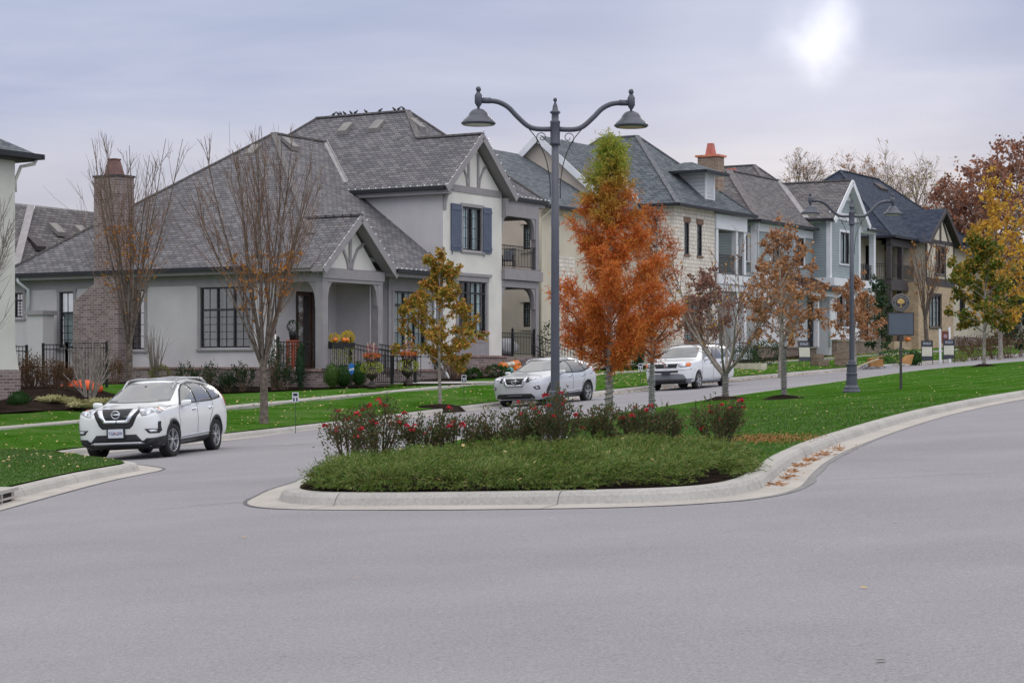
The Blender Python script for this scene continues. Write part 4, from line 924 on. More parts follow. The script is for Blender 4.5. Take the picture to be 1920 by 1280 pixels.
# ================================================================== HOUSE 3 : sage siding, white trim
def house3():
    H = House('sage blue sided house with white trim, grey shingle roof and brown stone base', 31.7, 1, 2.2)
    zg = 1.2; s0 = 31.7; sM = 39.6; s1 = 46.6; tM = 1.0; pm = .866; ze = 9.4; zeU = 9.94
    zmid = fz(517, 36, tM)
    wn = [Fwin(1445, 1461, 443, 491, tM), Fwin(1491, 1507, 446, 498, tM)]
    w = MB(); wall(w, PF(tM), s0, sM, zmid, ze-.25, wn); wall(w, PS(s0), tM, 12, zmid, ze-.25, [Swin(1394, 1402, 442, 488, s0)]); wall(w, PS(sM), 0, tM, zmid, zeU-.2)
    g1 = Fwin(1575, 1592, 436, 494, 0); wall(w, PF(0), sM, 44.2, zmid, zeU, [g1]); w.poly([(sM,0,zeU),(44.2,0,zeU),(41.9,0,zeU+pm*2.3)])
    wall(w, PF(3), 44.2, s1, zmid, zeU, [(45, 46, fz(526,45,3), fz(455,45,3))]); wall(w, PS(44.2), 0, 3, zmid, zeU); wall(w, PS(s1), 3, 12, zg, zeU)
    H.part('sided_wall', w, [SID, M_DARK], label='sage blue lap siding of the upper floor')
    for x, P in ((wn[0], PF(tM)), (wn[1], PF(tM)), (g1, PF(0)), (Swin(1394,1402,442,488,s0), PS(s0))): window(H, P, *x, FRAMEB, cols=2, grid=(1,1), curtain=(CURT, [(.55,.95)]), trim=.13, tm=M_WHITE)
    w = MB(); zp = fz(650, 38, tM); zst = fz(649, 36, tM)
    e0, e1 = fs(1514, tM), fs(1552, tM)
    wall(w, PF(tM), s0, sM, zst, zmid, [(fs(1479,tM), fs(1498,tM), zst, fz(560,36,tM)), (e0, e1, zst, fz(548,39,tM))], rev=1.2, deep=1.25, md=0)
    wall(w, PF(0), sM, 44.2, zg, zmid, [Fwin(1568, 1592, 550, 612, 0)]); wall(w, PS(sM), 0, tM, zg, zmid); wall(w, PF(3), 44.2, s1, zg, zmid); wall(w, PS(44.2), 0, 3, zg, zmid); wall(w, PS(s0), tM, 12, zg, zmid)
    H.part('lower_wall', w, [M_WHITE, M_DARK], label='white lower wall'); x = Fwin(1568, 1592, 550, 612, 0); window(H, PF(0), *x, FRAMEB, cols=2, grid=(1,2), trim=.13, tm=M_WHITE)
    tr = MB(); P = PF(tM)
    for a, b in ((s0-.03, s0+.28),): tr.box(a, b, tM-.04, tM+.25, zmid, ze-.25)
    for a, b in ((sM-.03, sM+.22), (43.98, 44.24)): tr.box(a, b, -.04, .2, zmid, zeU)
    tr.box(s0-.05, sM, tM-.08, tM+.05, zmid-.28, zmid+.02); tr.box(sM-.1, 47.1, -.3, 3, zmid-.42, zmid+.02); tr.box(sM-.05, 46.7, -.12, 3, zmid-.75, zmid-.42)
    tr.box(s0-.1, sM-.1, tM-.06, tM+.05, ze-.55, ze-.15); tr.prism([(sM-.02,zeU+.05),(44.2,zeU+.05),(44.2,zeU+.45),(sM-.02,zeU+.45)], -.04, .02, PF(0))
    tr.prism([(41.0,zeU+1.2),(42.8,zeU+1.2),(41.9,zeU+2.0)], -.04, .02, PF(0))
    zb = fz(438, 45.5, 0); tr.box(44.2, 46.7, -.06, .2, zb, zeU-.12); tr.box(46.45, 46.7, .2, 3, zb, zeU-.12)
    for a in (46.35,): tr.box(a, a+.3, -.05, .25, zmid, zb); tr.box(a-.05, a+.32, -.08, .27, zg, zmid-.7)
    for px in (1511, 1556, 1562): s = fs(px, tM-.2); tr.box(s, s+.22, tM-.9 if px != 1556 else tM-.1, tM-.7 if px != 1556 else tM, zst, fz(540, 39, tM))
    H.part('corner_board', tr, M_WHITE, label='white corner boards, bands and posts')
    # recessed entry: far wall panel, plywood
    b = MB(); b.box(fs(1479,tM), fs(1498,tM), tM+.3, tM+.34, zst, fz(600, 36, tM)); H.part('boarded_door', b, PLY)
    # stone base
    b = MB(); b.box(s0-.1, e1+.7, tM-.2, tM+.1, zg-.5, zst-.09); b.box(s0-.14, e1+.75, tM-.26, tM+.1, zst-.09, zst, 1); z2 = fz(637, 43, -.3)
    b.box(39.9, 46.8, -.3, .1, zg-.5, z2-.1); b.box(39.85, 46.85, -.36, .1, z2-.1, z2, 1)
    H.part('stone_base', b, [STONEB, paint('stone_cap', (.3,.26,.22), .8, var=.1)])
    # metal porch roof
    zr0, zr1 = fz(541, 38.5, -.4), fz(519, 38, tM); r = MB(); a, bb = fs(1492, 0), fs(1582, -.5)
    roofpoly(r, [(a, -.35, zr0), (bb, -.35, zr0), (bb-.3, tM, zr1), (a-.3, tM, zr1)], .1); n = 14
    for i in range(n+1): x = a + (bb-a)*i/n; r.bar((x,-.35,zr0+.02),(x-.3,tM,zr1+.02), .03, .06)
    H.part('porch_roof', r, [SHED, M_WHITE]); b = MB(); b.box(a+.1, bb-.2, -.2, 0, zr0-.42, zr0-.12); b.box(a+.1, a+.3, 0, tM, zr0-.42, zr0-.12); H.part('porch_beam', b, M_WHITE)
    g = MB(); gutter(g, [(a, -.43, zr0-.06), (bb, -.43, zr0-.06)]); H.part('gutter', g, GUT)
    dp = MB(); dp.tube([(bb-.15,-.4,zr0-.1),(bb-.15,-.35,zr0-.3),(bb-.9,-.05,zr0-.65),(bb-.95,-.05,2.8)], .06, 8); dp.tube([(s0-.1,tM-.25,ze-.1),(s0-.1,tM-.2,ze-.4),(s0+.12,tM-.1,ze-.7),(s0+.12,tM-.1,3)], .06, 8); H.part('downpipe', dp, M_WHITE, smooth=True)
    # roofs
    S0, T0 = s0-.4, tM-.4; tr_ = 4.2; zr = 12.5; sl = (zr-ze)/(tr_-T0); pk = (S0+4.0, tr_, zr); sU = sM-.4
    tq = T0 + (zeU-ze)/sl; sx = sU + (zr-zeU)/pm
    r = MB(); roofpoly(r, [(S0,T0,ze),(sU+.1,T0,ze),(sU,tq,zeU),(sx,tr_,zr),pk]); roofpoly(r, [(S0,T0,ze),pk,(S0,2*tr_-T0,ze)]); roofpoly(r, [(S0,2*tr_-T0,ze),pk,(sx,tr_,zr),(sx,2*tr_-T0,ze)])
    H.part('main_roof', r, [SH3, M_WHITE]); cp = MB(); hipcap(cp, (S0,T0,ze), pk, .4); hipcap(cp, pk, (sx,tr_,zr)); H.part('ridge_cap', cp, CAPM[SH3])
    fl = MB(); fl.bar((sU,tq,zeU+.07),(sx,tr_,zr+.07), .35, .05); H.part('valley_flashing', fl, FLASH)
    m, c, info = cross_hip(H, sU, 47.7, 44.6, 2.05, 14, zeU, pm, -.45); H.part('upper_roof', m, [SH3, M_WHITE]); H.part('ridge_cap', c, CAPM[SH3])
    e = MB(); roofpoly(e, [(44.6,-.3,zeU-.25),(47.3,-.3,zeU-.25),(47.3,2.2,zeU+.4),(44.6,2.2,zeU+.4)]); H.part('pent_roof', e, [SH3, M_WHITE])
    rk = MB()
    for s_ in (-1, 1): rk.bar((41.9+s_*2.75,-.47,zeU-.2),(41.9,-.47,info['zg']-.12), .06, .3); rk.bar((41.9+s_*2.7,-.2,zeU-.22),(41.9,-.2,info['zg']-.18), .5, .03)
    H.part('rake_board', rk, M_WHITE)
    g = MB(); gutter(g, [(S0-.07,T0+3,ze-.06),(S0-.07,T0-.07,ze-.06),(sU,T0-.07,ze-.06)]); gutter(g, [(sU-.07,-.4,zeU-.06),(sU-.07,tq,zeU-.06)]); gutter(g, [(44.6,-.37,zeU-.3),(47.4,-.37,zeU-.3)]); H.part('gutter', g, GUT)
    s = fs(1385, 4.6); f = MB(); x, y = 36.0, 6.5; zt = fz(318, x, y)
    z2 = fz(302, x, y); px = fs(1372, 6.5); x = px; f.add([(x+a*.34,y+b*.34,zt-.8) for a,b in ((-1,-1),(1,-1),(1,1),(-1,1))]+[(x+a*.2,y+b*.2,z2) for a,b in ((-1,-1),(1,-1),(1,1),(-1,1))], [(0,1,5,4),(1,2,6,5),(2,3,7,6),(3,0,4,7),(4,5,6,7)]); H.part('flue', f, MATS['red_copper_flue'])
    roofvent(H, 41.9, ft(1403, 41.9), zeU+pm*2.75, 's', VENTM)
    railing('', '', '', [(44.3,.1),(46.4,.1)], zmid+.02, .95, .13, H=H)
    # wall lantern in the entry
    l = MB(); sx_ = fs(1529, tM+.6); zl = fz(585, sx_, tM+.6); l.box(sx_-.13, sx_+.13, tM+.55, tM+.8, zl-.2, zl+.2); l.box(sx_-.18, sx_+.18, tM+.5, tM+.85, zl+.2, zl+.26); l.box(sx_-.02, sx_+.02, tM+.6, tM+1.2, zl+.3, zl+.36); l.box(sx_-.16, sx_+.16, tM+.52, tM+.83, zl-.26, zl-.2)
    H.part('wall_lantern', l, M_BLACK)
    return H
H3 = house3()

# ================================================================== HOUSE 4 : navy roof, tudor gable, tan brick
def house4():
    H = House('half timbered house with a navy roof, dark balcony and tan brick lower floor', 53.5, 1.6, 3.1)
    zg = 2.2; ze = 9.84; pm = .8
    m, c, _ = hip(53.1, 71.6, 1.2, 12.8, ze, .83, 's')
    pk = (58.4, 8.2); H.part('main_roof', m, [SH4, TRIMB]); H.part('ridge_cap', c, CAPM[SH4])
    sg0, sg1, tg = 58.0, 63.4, .8; zge = 9.75; apex = fz(391, 60.7, .4)
    wu = Fwin(1756, 1771, 464, 514, tg); wl = Fwin(1743, 1764, 553, 613, tg); wr = Fwin(1785, 1791, 556, 614, tg); zb = fz(532, 60, tg)
    w = MB(); wall(w, PF(tg), sg0, sg1, zb, zge, [wu]); w.poly([(sg0,tg,zge),(sg1,tg,zge),(60.7,tg,apex-.25)]); wall(w, PS(sg0), tg, 3, zb, zge); wall(w, PF(3.6), 53.5, sg0, zb, ze, [(54.6,55.6,zb,zb+2.3)]); wall(w, PS(53.5), 3.6, 14, zg, ze)
    H.part('upper_wall', w, [STUC_C, M_DARK])
    w = MB(); wall(w, PF(tg), sg0-1.5, sg1, zg-.5, zb, [wl]); wall(w, PF(3.6), 53.5, sg0, zg, zb, [(54.4,55.6,zg+.8,zg+3)]); wall(w, PS(sg0-1.5), tg, 3.6, zg, zb); H.part('brick_wall', w, [TANB, M_DARK], label='tan brick lower wall')
    for x in (wu, wl): window(H, PF(tg), *x, FRAMEB, cols=2 if x is wu else 3, grid=(1,4), trim=.1, tm=TRIMB, blinds=(BLIND, .05, .95, 0, .9) if x is wl else None)
    tr = MB(); P = PF(tg)
    for a, b, ww in (((sg0,zb+.1),(sg0,zge),.22), ((sg1,zb+.1),(sg1,zge),.22), ((sg0,zge+.05),(sg1,zge+.05),.25), ((sg0,zb+.1),(sg1+.2,zb+.1),.5), ((60.7,zge),(60.7,apex-.4),.3), ((wu[0]-.12,zb),(wu[0]-.12,zge),.15), ((wu[1]+.12,zb),(wu[1]+.12,zge),.15), ((sg0+.9,zge),(60.3,apex-.7),.2), ((sg1-.9,zge),(61.1,apex-.7),.2), ((sg0,zb+1.3),(sg0+1.2,zge),.16)): trimbar(tr, P, a, b, ww)
    H.part('timber_trim', tr, TRIMB)
    r = MB(); roofpoly(r, [(57.4,.4,zge-.05),(60.7,.4,apex),(60.7,6.2,apex),(57.4,5.0,zge-.05)]); roofpoly(r, [(64.0,.4,zge-.05),(60.7,.4,apex),(60.7,6.2,apex),(64.0,6.2,zge-.05)])
    for s_ in (-1, 1): r.bar((60.7+s_*3.3,.37,zge-.2),(60.7,.37,apex-.12), .06, .26, 1)
    H.part('gable_roof', r, [SH4, TRIMB])
    b = MB(); b.box(53.4, sg0, 1.5, 3.6, zb-.3, zb+.1); b.box(53.4, sg0-1.5, 1.45, 1.6, zb-.6, zb-.3); b.box(53.4, sg0, 1.5, 1.8, ze-.6, ze-.15)
    for x in (53.4, 55.4): b.box(x, x+.3, 1.5, 1.8, zb, ze-.5); b.box(x, x+.32, 1.5, 1.82, zg, zb-.3)
    H.part('balcony', b, TRIMB, label='dark timber balcony and porch'); railing('', '', '', [(53.5,3.6),(53.5,1.6),(57.9,1.6)], zb+.1, .95, .13, H=H)
    b = MB(); b.box(53.2, sg0, 1.2, 3.6, zg-.8, fz(640,55,1.2)); H.part('porch_base', b, TANB)
    g = MB(); gutter(g, [(53.03,6,ze-.06),(53.03,1.13,ze-.06),(57.4,1.13,ze-.06)]); H.part('gutter', g, GUT)
    for px in (1648, 1655): s = fs(px, 6.0); roofvent(H, s, 6.0, ze+.83*4.8, 't', TRIMB, .7)
    return H
H4 = house4()
def house5():
    H = House('beige stucco house with a navy roof behind the yellow tree', 66, 2, 3.6)
    zg = 2.5; ze = fz(458, 70, 2); zr = fz(408, 70, 5.5); w = MB(); wn = [Fwin(1800,1808,552,612,2.0), Fwin(1880,1892,556,590,2.0)]
    wall(w, PF(2.0), 64.5, 90, zg, ze, wn); wall(w, PS(66), 2, 10, zg, ze); H.part('wall', w, [STUC_C, M_DARK])
    for x in wn: window(H, PF(2.0), *x, FRAMEB, cols=2, grid=(1,3), trim=.1, tm=TRIMB)
    r = MB(); roofpoly(r, [(64.6,1.5,ze),(78,1.5,ze),(78,6,zr),(64.6,6,zr)]); roofpoly(r, [(64.6,10.5,ze),(92,10.5,ze),(92,6,zr),(64.6,6,zr)]); H.part('roof', r, [SH4, TRIMB])
    r = MB(); roofpoly(r, [(78,1.5,ze),(92,1.5,ze),(92,6,zr),(78,6,zr)]); H.part('roof', r, [SH4, TRIMB])
    g = MB(); gutter(g, [(64.6,1.43,ze-.06),(92,1.43,ze-.06)]); H.part('gutter', g, GUT)
    b = MB(); b.box(64.6, 90, 1.8, 2.1, zg-.8, zg+1.3); H.part('brick_base', b, BRK)
H5 = house5()

# ================================================================== HOUSE 0 : off-white corner at the left edge
def house0():
    zt = 0; tP = 0; 
    Y = 61.0; x1 = U(28)*Y; zg = EYE + V(732)*Y
    # own frame: corner at the right end of the street wall
    o = thing('house', 'off white house corner with a brick foot and dark gutter at the left edge', 'house', (x1, Y, zg), ANG)
    def P(a, d, z): return (a, d, z - zg)
    zb = EYE + V(693)*Y; zt = EYE + V(302)*Y
    m = MB(); n = 8; prof = [(0, zt)] + [(-.03*0, zb+1.2)] + [(.09*(k/n)**2, zb + 1.2*(1-k/n)) for k in range(1, n+1)]
    for (a, z0), (b, z1) in zip(prof, prof[1:]):
        m.poly([P(0+a,-a,z0), P(-9,-a,z0), P(-9,-b,z1), P(0+b,-b,z1)]); m.poly([P(a,-a,z0), P(b,-b,z1), P(b,8,z1), P(a,8,z0)])
    make('wall', m, STUC_0, o)
    b = MB(); b.add([P(.11,-.13,zg-.9),P(-9,-.13,zg-.9),P(-9,-.13,zb),P(.11,-.13,zb),P(.11,8,zg-.9),P(.11,8,zb),P(-9,8,zb)], [(0,1,2,3),(0,3,5,4),(3,2,6,5)]); make('brick_base', b, BRK, o)
    r = MB(); ze = EYE + V(288)*Y; 
    f = [[P(.55,-.4,ze),P(-12,-.4,ze),P(-12,5.1,ze+3.2),P(-4.95,5.1,ze+3.2)],[P(.55,-.4,ze),P(-4.95,5.1,ze+3.2),P(.55,10.6,ze)]]
    for q in f: roofpoly(r, q)
    make('roof', r, [SH2, M_DARK], o)
    s = MB(); s.add([P(.5,-.35,zt),P(-9,-.35,zt),P(-9,0,zt),P(0,0,zt),P(0,8,zt),P(.5,8,zt)], [(0,1,2,3),(0,3,4,5)]); s.box(-9,.5,-.35,-.3,zt-zg,ze-zg-.1); make('soffit', s, TRIMB, o)
    g = MB(); z = ze-zg-.08; g.bar((-12,-.48,z),(.64,-.48,z), .16, .16); g.bar((.64,-.56,z),(.64,9,z), .16, .16); make('gutter', g, GUT, o)
    d = MB(); d.tube([(.5,-.4,z-.1),(.47,-.36,z-.22),(.15,-.1,z-.32),(.06,.05,z-.75),(.06,.05,z-1.1)], .055, 8); make('downpipe', d, STUC_0, o, smooth=True)
house0()
# ------------------------------------------------------------------ cars
def interp(pts, x):
    if x <= pts[0][0]: return pts[0][1]
    for (a, b), (c, d) in zip(pts, pts[1:]):
        if x <= c: return b + (d-b)*(x-a)/(c-a)
    return pts[-1][1]
def sm(pts, x, w=.09):
    return (interp(pts, x-w) + interp(pts, x-w*.5) + 2*interp(pts, x) + interp(pts, x+w*.5) + interp(pts, x+w))/6
def carpaint(name, col, metal=0., rough=.28):
    m, t, p = nt(name); p.inputs['Base Color'].default_value = c4(col); p.inputs['Metallic'].default_value = metal; p.inputs['Roughness'].default_value = rough
    p.inputs['Coat Weight'].default_value = .8; p.inputs['Coat Roughness'].default_value = .05
    tc = N(t, 'ShaderNodeTexCoord'); no = N(t, 'ShaderNodeTexNoise'); no.inputs['Scale'].default_value = 2.5; no.inputs['Detail'].default_value = 6; L(t, tc.outputs['Object'], no.inputs['Vector'])
    sp = N(t, 'ShaderNodeSeparateXYZ'); L(t, tc.outputs['Object'], sp.inputs[0])          # road dust low on the panels
    mr = N(t, 'ShaderNodeMapRange'); L(t, sp.outputs['Z'], mr.inputs['Value']); mr.inputs['From Min'].default_value = .75; mr.inputs['From Max'].default_value = .25
    ml = N(t, 'ShaderNodeMath', operation='MULTIPLY'); L(t, mr.outputs[0], ml.inputs[0]); L(t, no.outputs['Fac'], ml.inputs[1])
    mx = N(t, 'ShaderNodeMix', data_type='RGBA'); L(t, ml.outputs[0], mx.inputs[0]); mx.inputs[6].default_value = c4(col); mx.inputs[7].default_value = c4([c*.72+.05 for c in col]); L(t, mx.outputs[2], p.inputs['Base Color'])
    MATS[name] = m; return m
PW = carpaint('pearl_white_paint', (.68,.70,.71)); PS_ = carpaint('silver_paint', (.56,.58,.62), .3, .3); PW2 = carpaint('plain_white_paint', (.68,.70,.73))
CGL = paint('car_glass', (.03,.034,.038), .05, var=.2, spec=.9, coat=1.); CWS = paint('windscreen_glass', (.07,.078,.088), .06, var=.25, scale=1.2, spec=1., coat=1.)
CFG = paint('front_side_glass', (.09,.1,.1), .07, var=.3, scale=1.5, spec=.9, coat=1.)
PLAS = paint('black_plastic', (.018,.019,.022), .5, var=.15); RUB = paint('tyre_rubber', (.016,.016,.017), .8, var=.2, scale=8)
CHR = paint('chrome', (.62,.64,.7), .16, var=.03, metal=.9); ALLOY = paint('alloy_wheel', (.4,.41,.43), .3, var=.1, metal=.7); ALLOYD = paint('dark_alloy', (.03,.03,.034), .4)
LENS = paint('headlamp_lens', (.42,.44,.49), .12, var=.55, scale=11, spec=.8, coat=1.); AMBER = paint('amber_lens', (.7,.18,.04), .2); REDL = paint('red_lens', (.42,.03,.035), .2, coat=1.)
PLATE = paint('plate_white', (.55,.58,.66), .4, var=.03); INK = paint('plate_ink', (.07,.08,.18), .5); SKIRT = paint('grey_bumper_plastic', (.14,.15,.17), .5, var=.1)

def fill2d(poly, res):
    pts = []; n = len(poly)
    for i in range(n):
        a, b = poly[i], poly[(i+1) % n]; k = max(1, int(sqrt((a[0]-b[0])**2+(a[1]-b[1])**2)/res))
        for j in range(k): pts.append((a[0]+(b[0]-a[0])*j/k, a[1]+(b[1]-a[1])*j/k))
    nb = len(pts); xs = [p[0] for p in pts]; ys = [p[1] for p in pts]; y = min(ys)+res*.5
    while y < max(ys):
        x = min(xs)+res*.5
        while x < max(xs):
            if inside((x, y), poly) and line_dist((x, y), poly+[poly[0]])[0] > res*.35: pts.append((x, y))
            x += res
        y += res
    vs, es, fs_, *_ = delaunay_2d_cdt([Vector(p) for p in pts], [(i, (i+1) % nb) for i in range(nb)], [], 1, 1e-6)
    return [tuple(v) for v in vs], [tuple(f) for f in fs_]

def zlim(z): return z < 1.14               # below the bonnet edge a front patch must not slide back along the flank
class Car:
    def __init__(c, spec, label, loc, rz, tilt):
        c.s = spec; c.root = thing('parked_car', label, 'car', loc); 
        q = Vector((0,0,1)).rotation_difference(tilt).to_matrix().to_4x4() @ Matrix.Rotation(rz, 4, 'Z')
        c.root.rotation_euler = q.to_euler(); c.body(); 
    def ring(c, x):
        s = c.s; Lc = s['L']; Wm = s['W']/2; xf, mf = s['xf']; xr, mr = s['xr']
        w = Wm
        if x < xf: w = Wm*max(0, 1-((xf-x)/xf)**mf)**(1/mf)
        if x > Lc-xr: w = min(w, Wm*max(0, 1-((x-(Lc-xr))/xr)**mr)**(1/mr))
        zt, zb, z0 = sm(s['top'], x, s.get('tw', .08)), sm(s['belt'], x), sm(s['bot'], x, .05); zt = max(zt, zb+.02)
        cb = max(0, min(1, (zt-zb)/.45)); n = s['n0'] + (s['n1']-s['n0'])*cb; k = s['k']*cb
        pts = [(0, z0), (w*.55, z0), (w*.80, z0+.005)]
        for t, f in s['side']: pts.append((w*f, z0 + (zb-z0)*t))
        f1 = s['side'][-1][1]; m = 16
        for i in range(1, m+1):
            a = pi/2*i/m; y = max(0, cos(a))**(2/n); z = max(0, sin(a))**(2/n)
            pts.append((w*f1*y*(1-k*z), zb + (zt-zb)*z))
        return pts
    def body(c):
        s = c.s; Lc = s['L']; xs = [0.004, .02, .05, .09, .14, .2, .27, .35]
        x = .45
        while x < Lc-.4: xs.append(x); x += .07
        xs += [Lc-d for d in (.36,.3,.24,.18,.12,.07,.035,.012,.003)]
        rings = [c.ring(x) for x in xs]; np_ = len(rings[0]); N2 = 2*np_-2; mb = MB(); vs = []
        for x, r in zip(xs, rings):
            full = [(x, -y, z) for y, z in r] + [(x, y, z) for y, z in r[-2:0:-1]]
            vs += full
        fs_ = [(i*N2+j, i*N2+(j+1) % N2, (i+1)*N2+(j+1) % N2, (i+1)*N2+j) for i in range(len(xs)-1) for j in range(N2)]
        fs_.append(tuple(reversed(range(N2)))); fs_.append(tuple((len(xs)-1)*N2+j for j in range(N2)))
        mb.add(vs, fs_); c.bvh = BVHTree.FromPolygons([Vector(v) for v in vs], fs_)
        o = make('body', mb, [s['paint'], PLAS], c.root, True); c.bodyo = o
        # wheel arches cut out of the closed shell
        import bmesh
        cut = MB(); R = s['R']
        for x in (s['fa'], s['ra']):
            for sg in (-1, 1):
                yo, yi = sg*(s['W']/2+.3), sg*(s['W']/2-.34)
                cut.lathe([(.0001, yi), (R+.055, yi), (R+.055, yo), (.0001, yo)] if sg > 0 else [(.0001, yo), (R+.055, yo), (R+.055, yi), (.0001, yi)], (x, 0, R), 40, 1, axis='y')
        co = make('arch_cutter', cut, [s['paint'], PLAS]); 
        bm = bmesh.new(); bm.from_mesh(co.data); bmesh.ops.remove_doubles(bm, verts=bm.verts, dist=.001); bmesh.ops.recalc_face_normals(bm, faces=bm.faces); bm.to_mesh(co.data); bm.free()
        bm = bmesh.new(); bm.from_mesh(o.data); bmesh.ops.recalc_face_normals(bm, faces=bm.faces); bm.to_mesh(o.data); bm.free()
        md = o.modifiers.new('arches', 'BOOLEAN'); md.operation = 'DIFFERENCE'; md.object = co; md.solver = 'EXACT'
        bpy.context.view_layer.update(); dg = bpy.context.evaluated_depsgraph_get()
        co.matrix_world = c.root.matrix_world.copy(); bpy.context.view_layer.update(); dg = bpy.context.evaluated_depsgraph_get()
        me = bpy.data.meshes.new_from_object(o.evaluated_get(dg)); o.modifiers.clear(); o.data = me
        bpy.data.objects.remove(co)
        for p in me.polygons: p.use_smooth = p.material_index == 0
    def ray(c, view, a, b):
        if view == 'F': r = c.bvh.ray_cast(Vector((-2, a, b)), Vector((1,0,0)))
        elif view == 'R': r = c.bvh.ray_cast(Vector((9, a, b)), Vector((-1,0,0)))
        elif view == 'T': r = c.bvh.ray_cast(Vector((a, b, 4)), Vector((0,0,-1)))
        else: r = c.bvh.ray_cast(Vector((a, -3 if view == 'L' else 3, b)), Vector((0, 1 if view == 'L' else -1, 0)))
        return r[0], r[1]
    def patch(c, name, poly, view, mat, off=.005, res=.04, parent=None, mb=None, thick=.012, xmax=.62):
        vs, fs_ = fill2d(poly, res); P = []; Q = []
        for a, b in vs:
            h, n = c.ray(view, a, b)
            if h is None or (view == 'F' and zlim(b) and h.x > xmax): P.append(None); Q.append(None); continue
            if n.dot(Vector((-1,0,0)) if view == 'F' else Vector((0,-1,0)) if view == 'L' else Vector((0,1,0)) if view == 'S' else Vector((0,0,1)) if view == 'T' else Vector((1,0,0))) < 0: n = -n
            P.append(h + n*off); Q.append(h - n*thick)
        good = [f for f in fs_ if all(P[i] is not None for i in f)]
        if not good: return None
        own = mb is None; mb = mb or MB(); base = [p if p is not None else Vector() for p in P]; low = [p if p is not None else Vector() for p in Q]
        edges = {}
        for f in good:
            for i in range(len(f)):
                e = (f[i], f[(i+1) % len(f)]); edges[e] = edges.get(e, 0)+1
        rim = [e for e in edges if (e[1], e[0]) not in edges]
        n = len(base); mb.add(base + low, good + [(b, a, n+a, n+b) for a, b in rim])
        used = None
        if own:
            o = make(name, mb, mat, parent or c.root, True)
            o.data.validate()
            return o
    def line(c, mb, pts, view, r=.006, off=.0, n=5):
        out = []
        for (a0, b0), (a1, b1) in zip(pts, pts[1:]):
            k = max(1, int(sqrt((a0-a1)**2+(b0-b1)**2)/.05))
            for j in range(k+1):
                if j == 0 and out: continue
                h, nn = c.ray(view, a0+(a1-a0)*j/k, b0+(b1-b0)*j/k)
                if h is not None: out.append(h + (nn if nn.dot(Vector((-1,-1 if view != 'S' else 1,1))) > 0 else -nn)*off)
        if len(out) > 1: mb.tube(out, r, n)
    def both(c, name, poly, mat, **k):
        for v in ('L', 'S'): c.patch(name, poly, v, mat, **k)
    def mirror_front(c, name, poly, mat, view='F', **k):
        c.patch(name, poly, view, mat, **k); c.patch(name, [(-a, b) for a, b in reversed(poly)], view, mat, **k)
    def wheels(c, style, steer=0.):
        s = c.s; R = s['R']; wt = .225; n = 0
        for x in (s['fa'], s['ra']):
            for sg in (-1, 1):
                yc = sg*(s['W']/2 - .125); w = MB(); t = wt/2
                prof = [(R*.66,-t*.86),(R*.72,-t*.97),(R*.86,-t),(R*.955,-t*.9),(R,-t*.62),(R*1.0,-t*.3),(R*.993,0),(R,t*.3),(R,t*.62),(R*.955,t*.9),(R*.86,t),(R*.72,t*.97),(R*.66,t*.86),(R*.64,0),(R*.66,-t*.86)]
                w.lathe(prof, (0,0,0), 40, 0, axis='y'); o = make('wheel', w, RUB, c.root, True); o.location = (x, yc, R)
                if x == s['fa'] and steer: o.rotation_euler = (0,0,steer)
                r = MB(); q = sg*t*.72
                r.lathe([(R*.665, sg*t*.88),(R*.655, sg*t*.9),(R*.62, sg*t*.8),(R*.6, sg*t*.3),(R*.6,-sg*t*.5)], (0,0,0), 36, 0, axis='y')
                r.lathe([(.001, -sg*t*.1),(R*.6,-sg*t*.1)], (0,0,0), 24, 1, axis='y')
                r.lathe([(.001, q+sg*.014),(R*.1, q+sg*.012),(R*.15, q-sg*.01),(R*.16,-sg*.0)], (0,0,0), 18, 0, axis='y')
                k, tw = style
                for i in range(k):
                    a = 2*pi*i/k + .3
                    for da in ((-tw, tw) if tw else (0,)):
                        p = Vector((cos(a+da*.5)*R*.12, q-sg*.006, sin(a+da*.5)*R*.12)); e = Vector((cos(a+da)*R*.64, q+sg*.004, sin(a+da)*R*.64))
                        r.bar(p, e, .05 if not tw else .028, .028, 0, up=(0,1,0))
                make('rim', r, [ALLOY, ALLOYD], o, False)
    def mirrors(c, x, z, y, mat, q=lambda v: (abs(v)**.62)*(1 if v > 0 else -1)):
        for sg in (-1, 1):
            m = MB(); m.ball((0,0,0), 1, 9); m.v = [(x + q(px)*.075, sg*(y+.01) + q(py)*.11, z + q(pz)*.068 + .012*py*sg) for px, py, pz in m.v]
            m.bar((x+.03, sg*(y-.16), z-.08), (x, sg*(y-.02), z-.04), .05, .07); make('wing_mirror', m, [mat, PLAS], c.root, True)
    def rails(c, x0, x1, y, h=.07, mat=None, cross=()):
        for sg in (-1, 1):
            pts = []; n = 14
            for i in range(n+1):
                t = i/n; x = x0+(x1-x0)*t; hit, _ = c.ray('T', x, sg*y)
                e = min(1, min(t, 1-t)*7); pts.append(hit + Vector((0,0,h*sstep(0,1,e)+.0)))
            m = MB(); m.tube(pts, .022, 8); make('roof_rail', m, mat or ALLOY, c.root, True)
        for x in cross:
            a, _ = c.ray('T', x, -y); b, _ = c.ray('T', x, y); m = MB(); mid = (a+b)/2; m.tube([a+Vector((0,0,h)), mid+Vector((0,0,h+.03)), b+Vector((0,0,h))], .02, 8); make('cross_bar', m, mat or ALLOY, c.root, True)
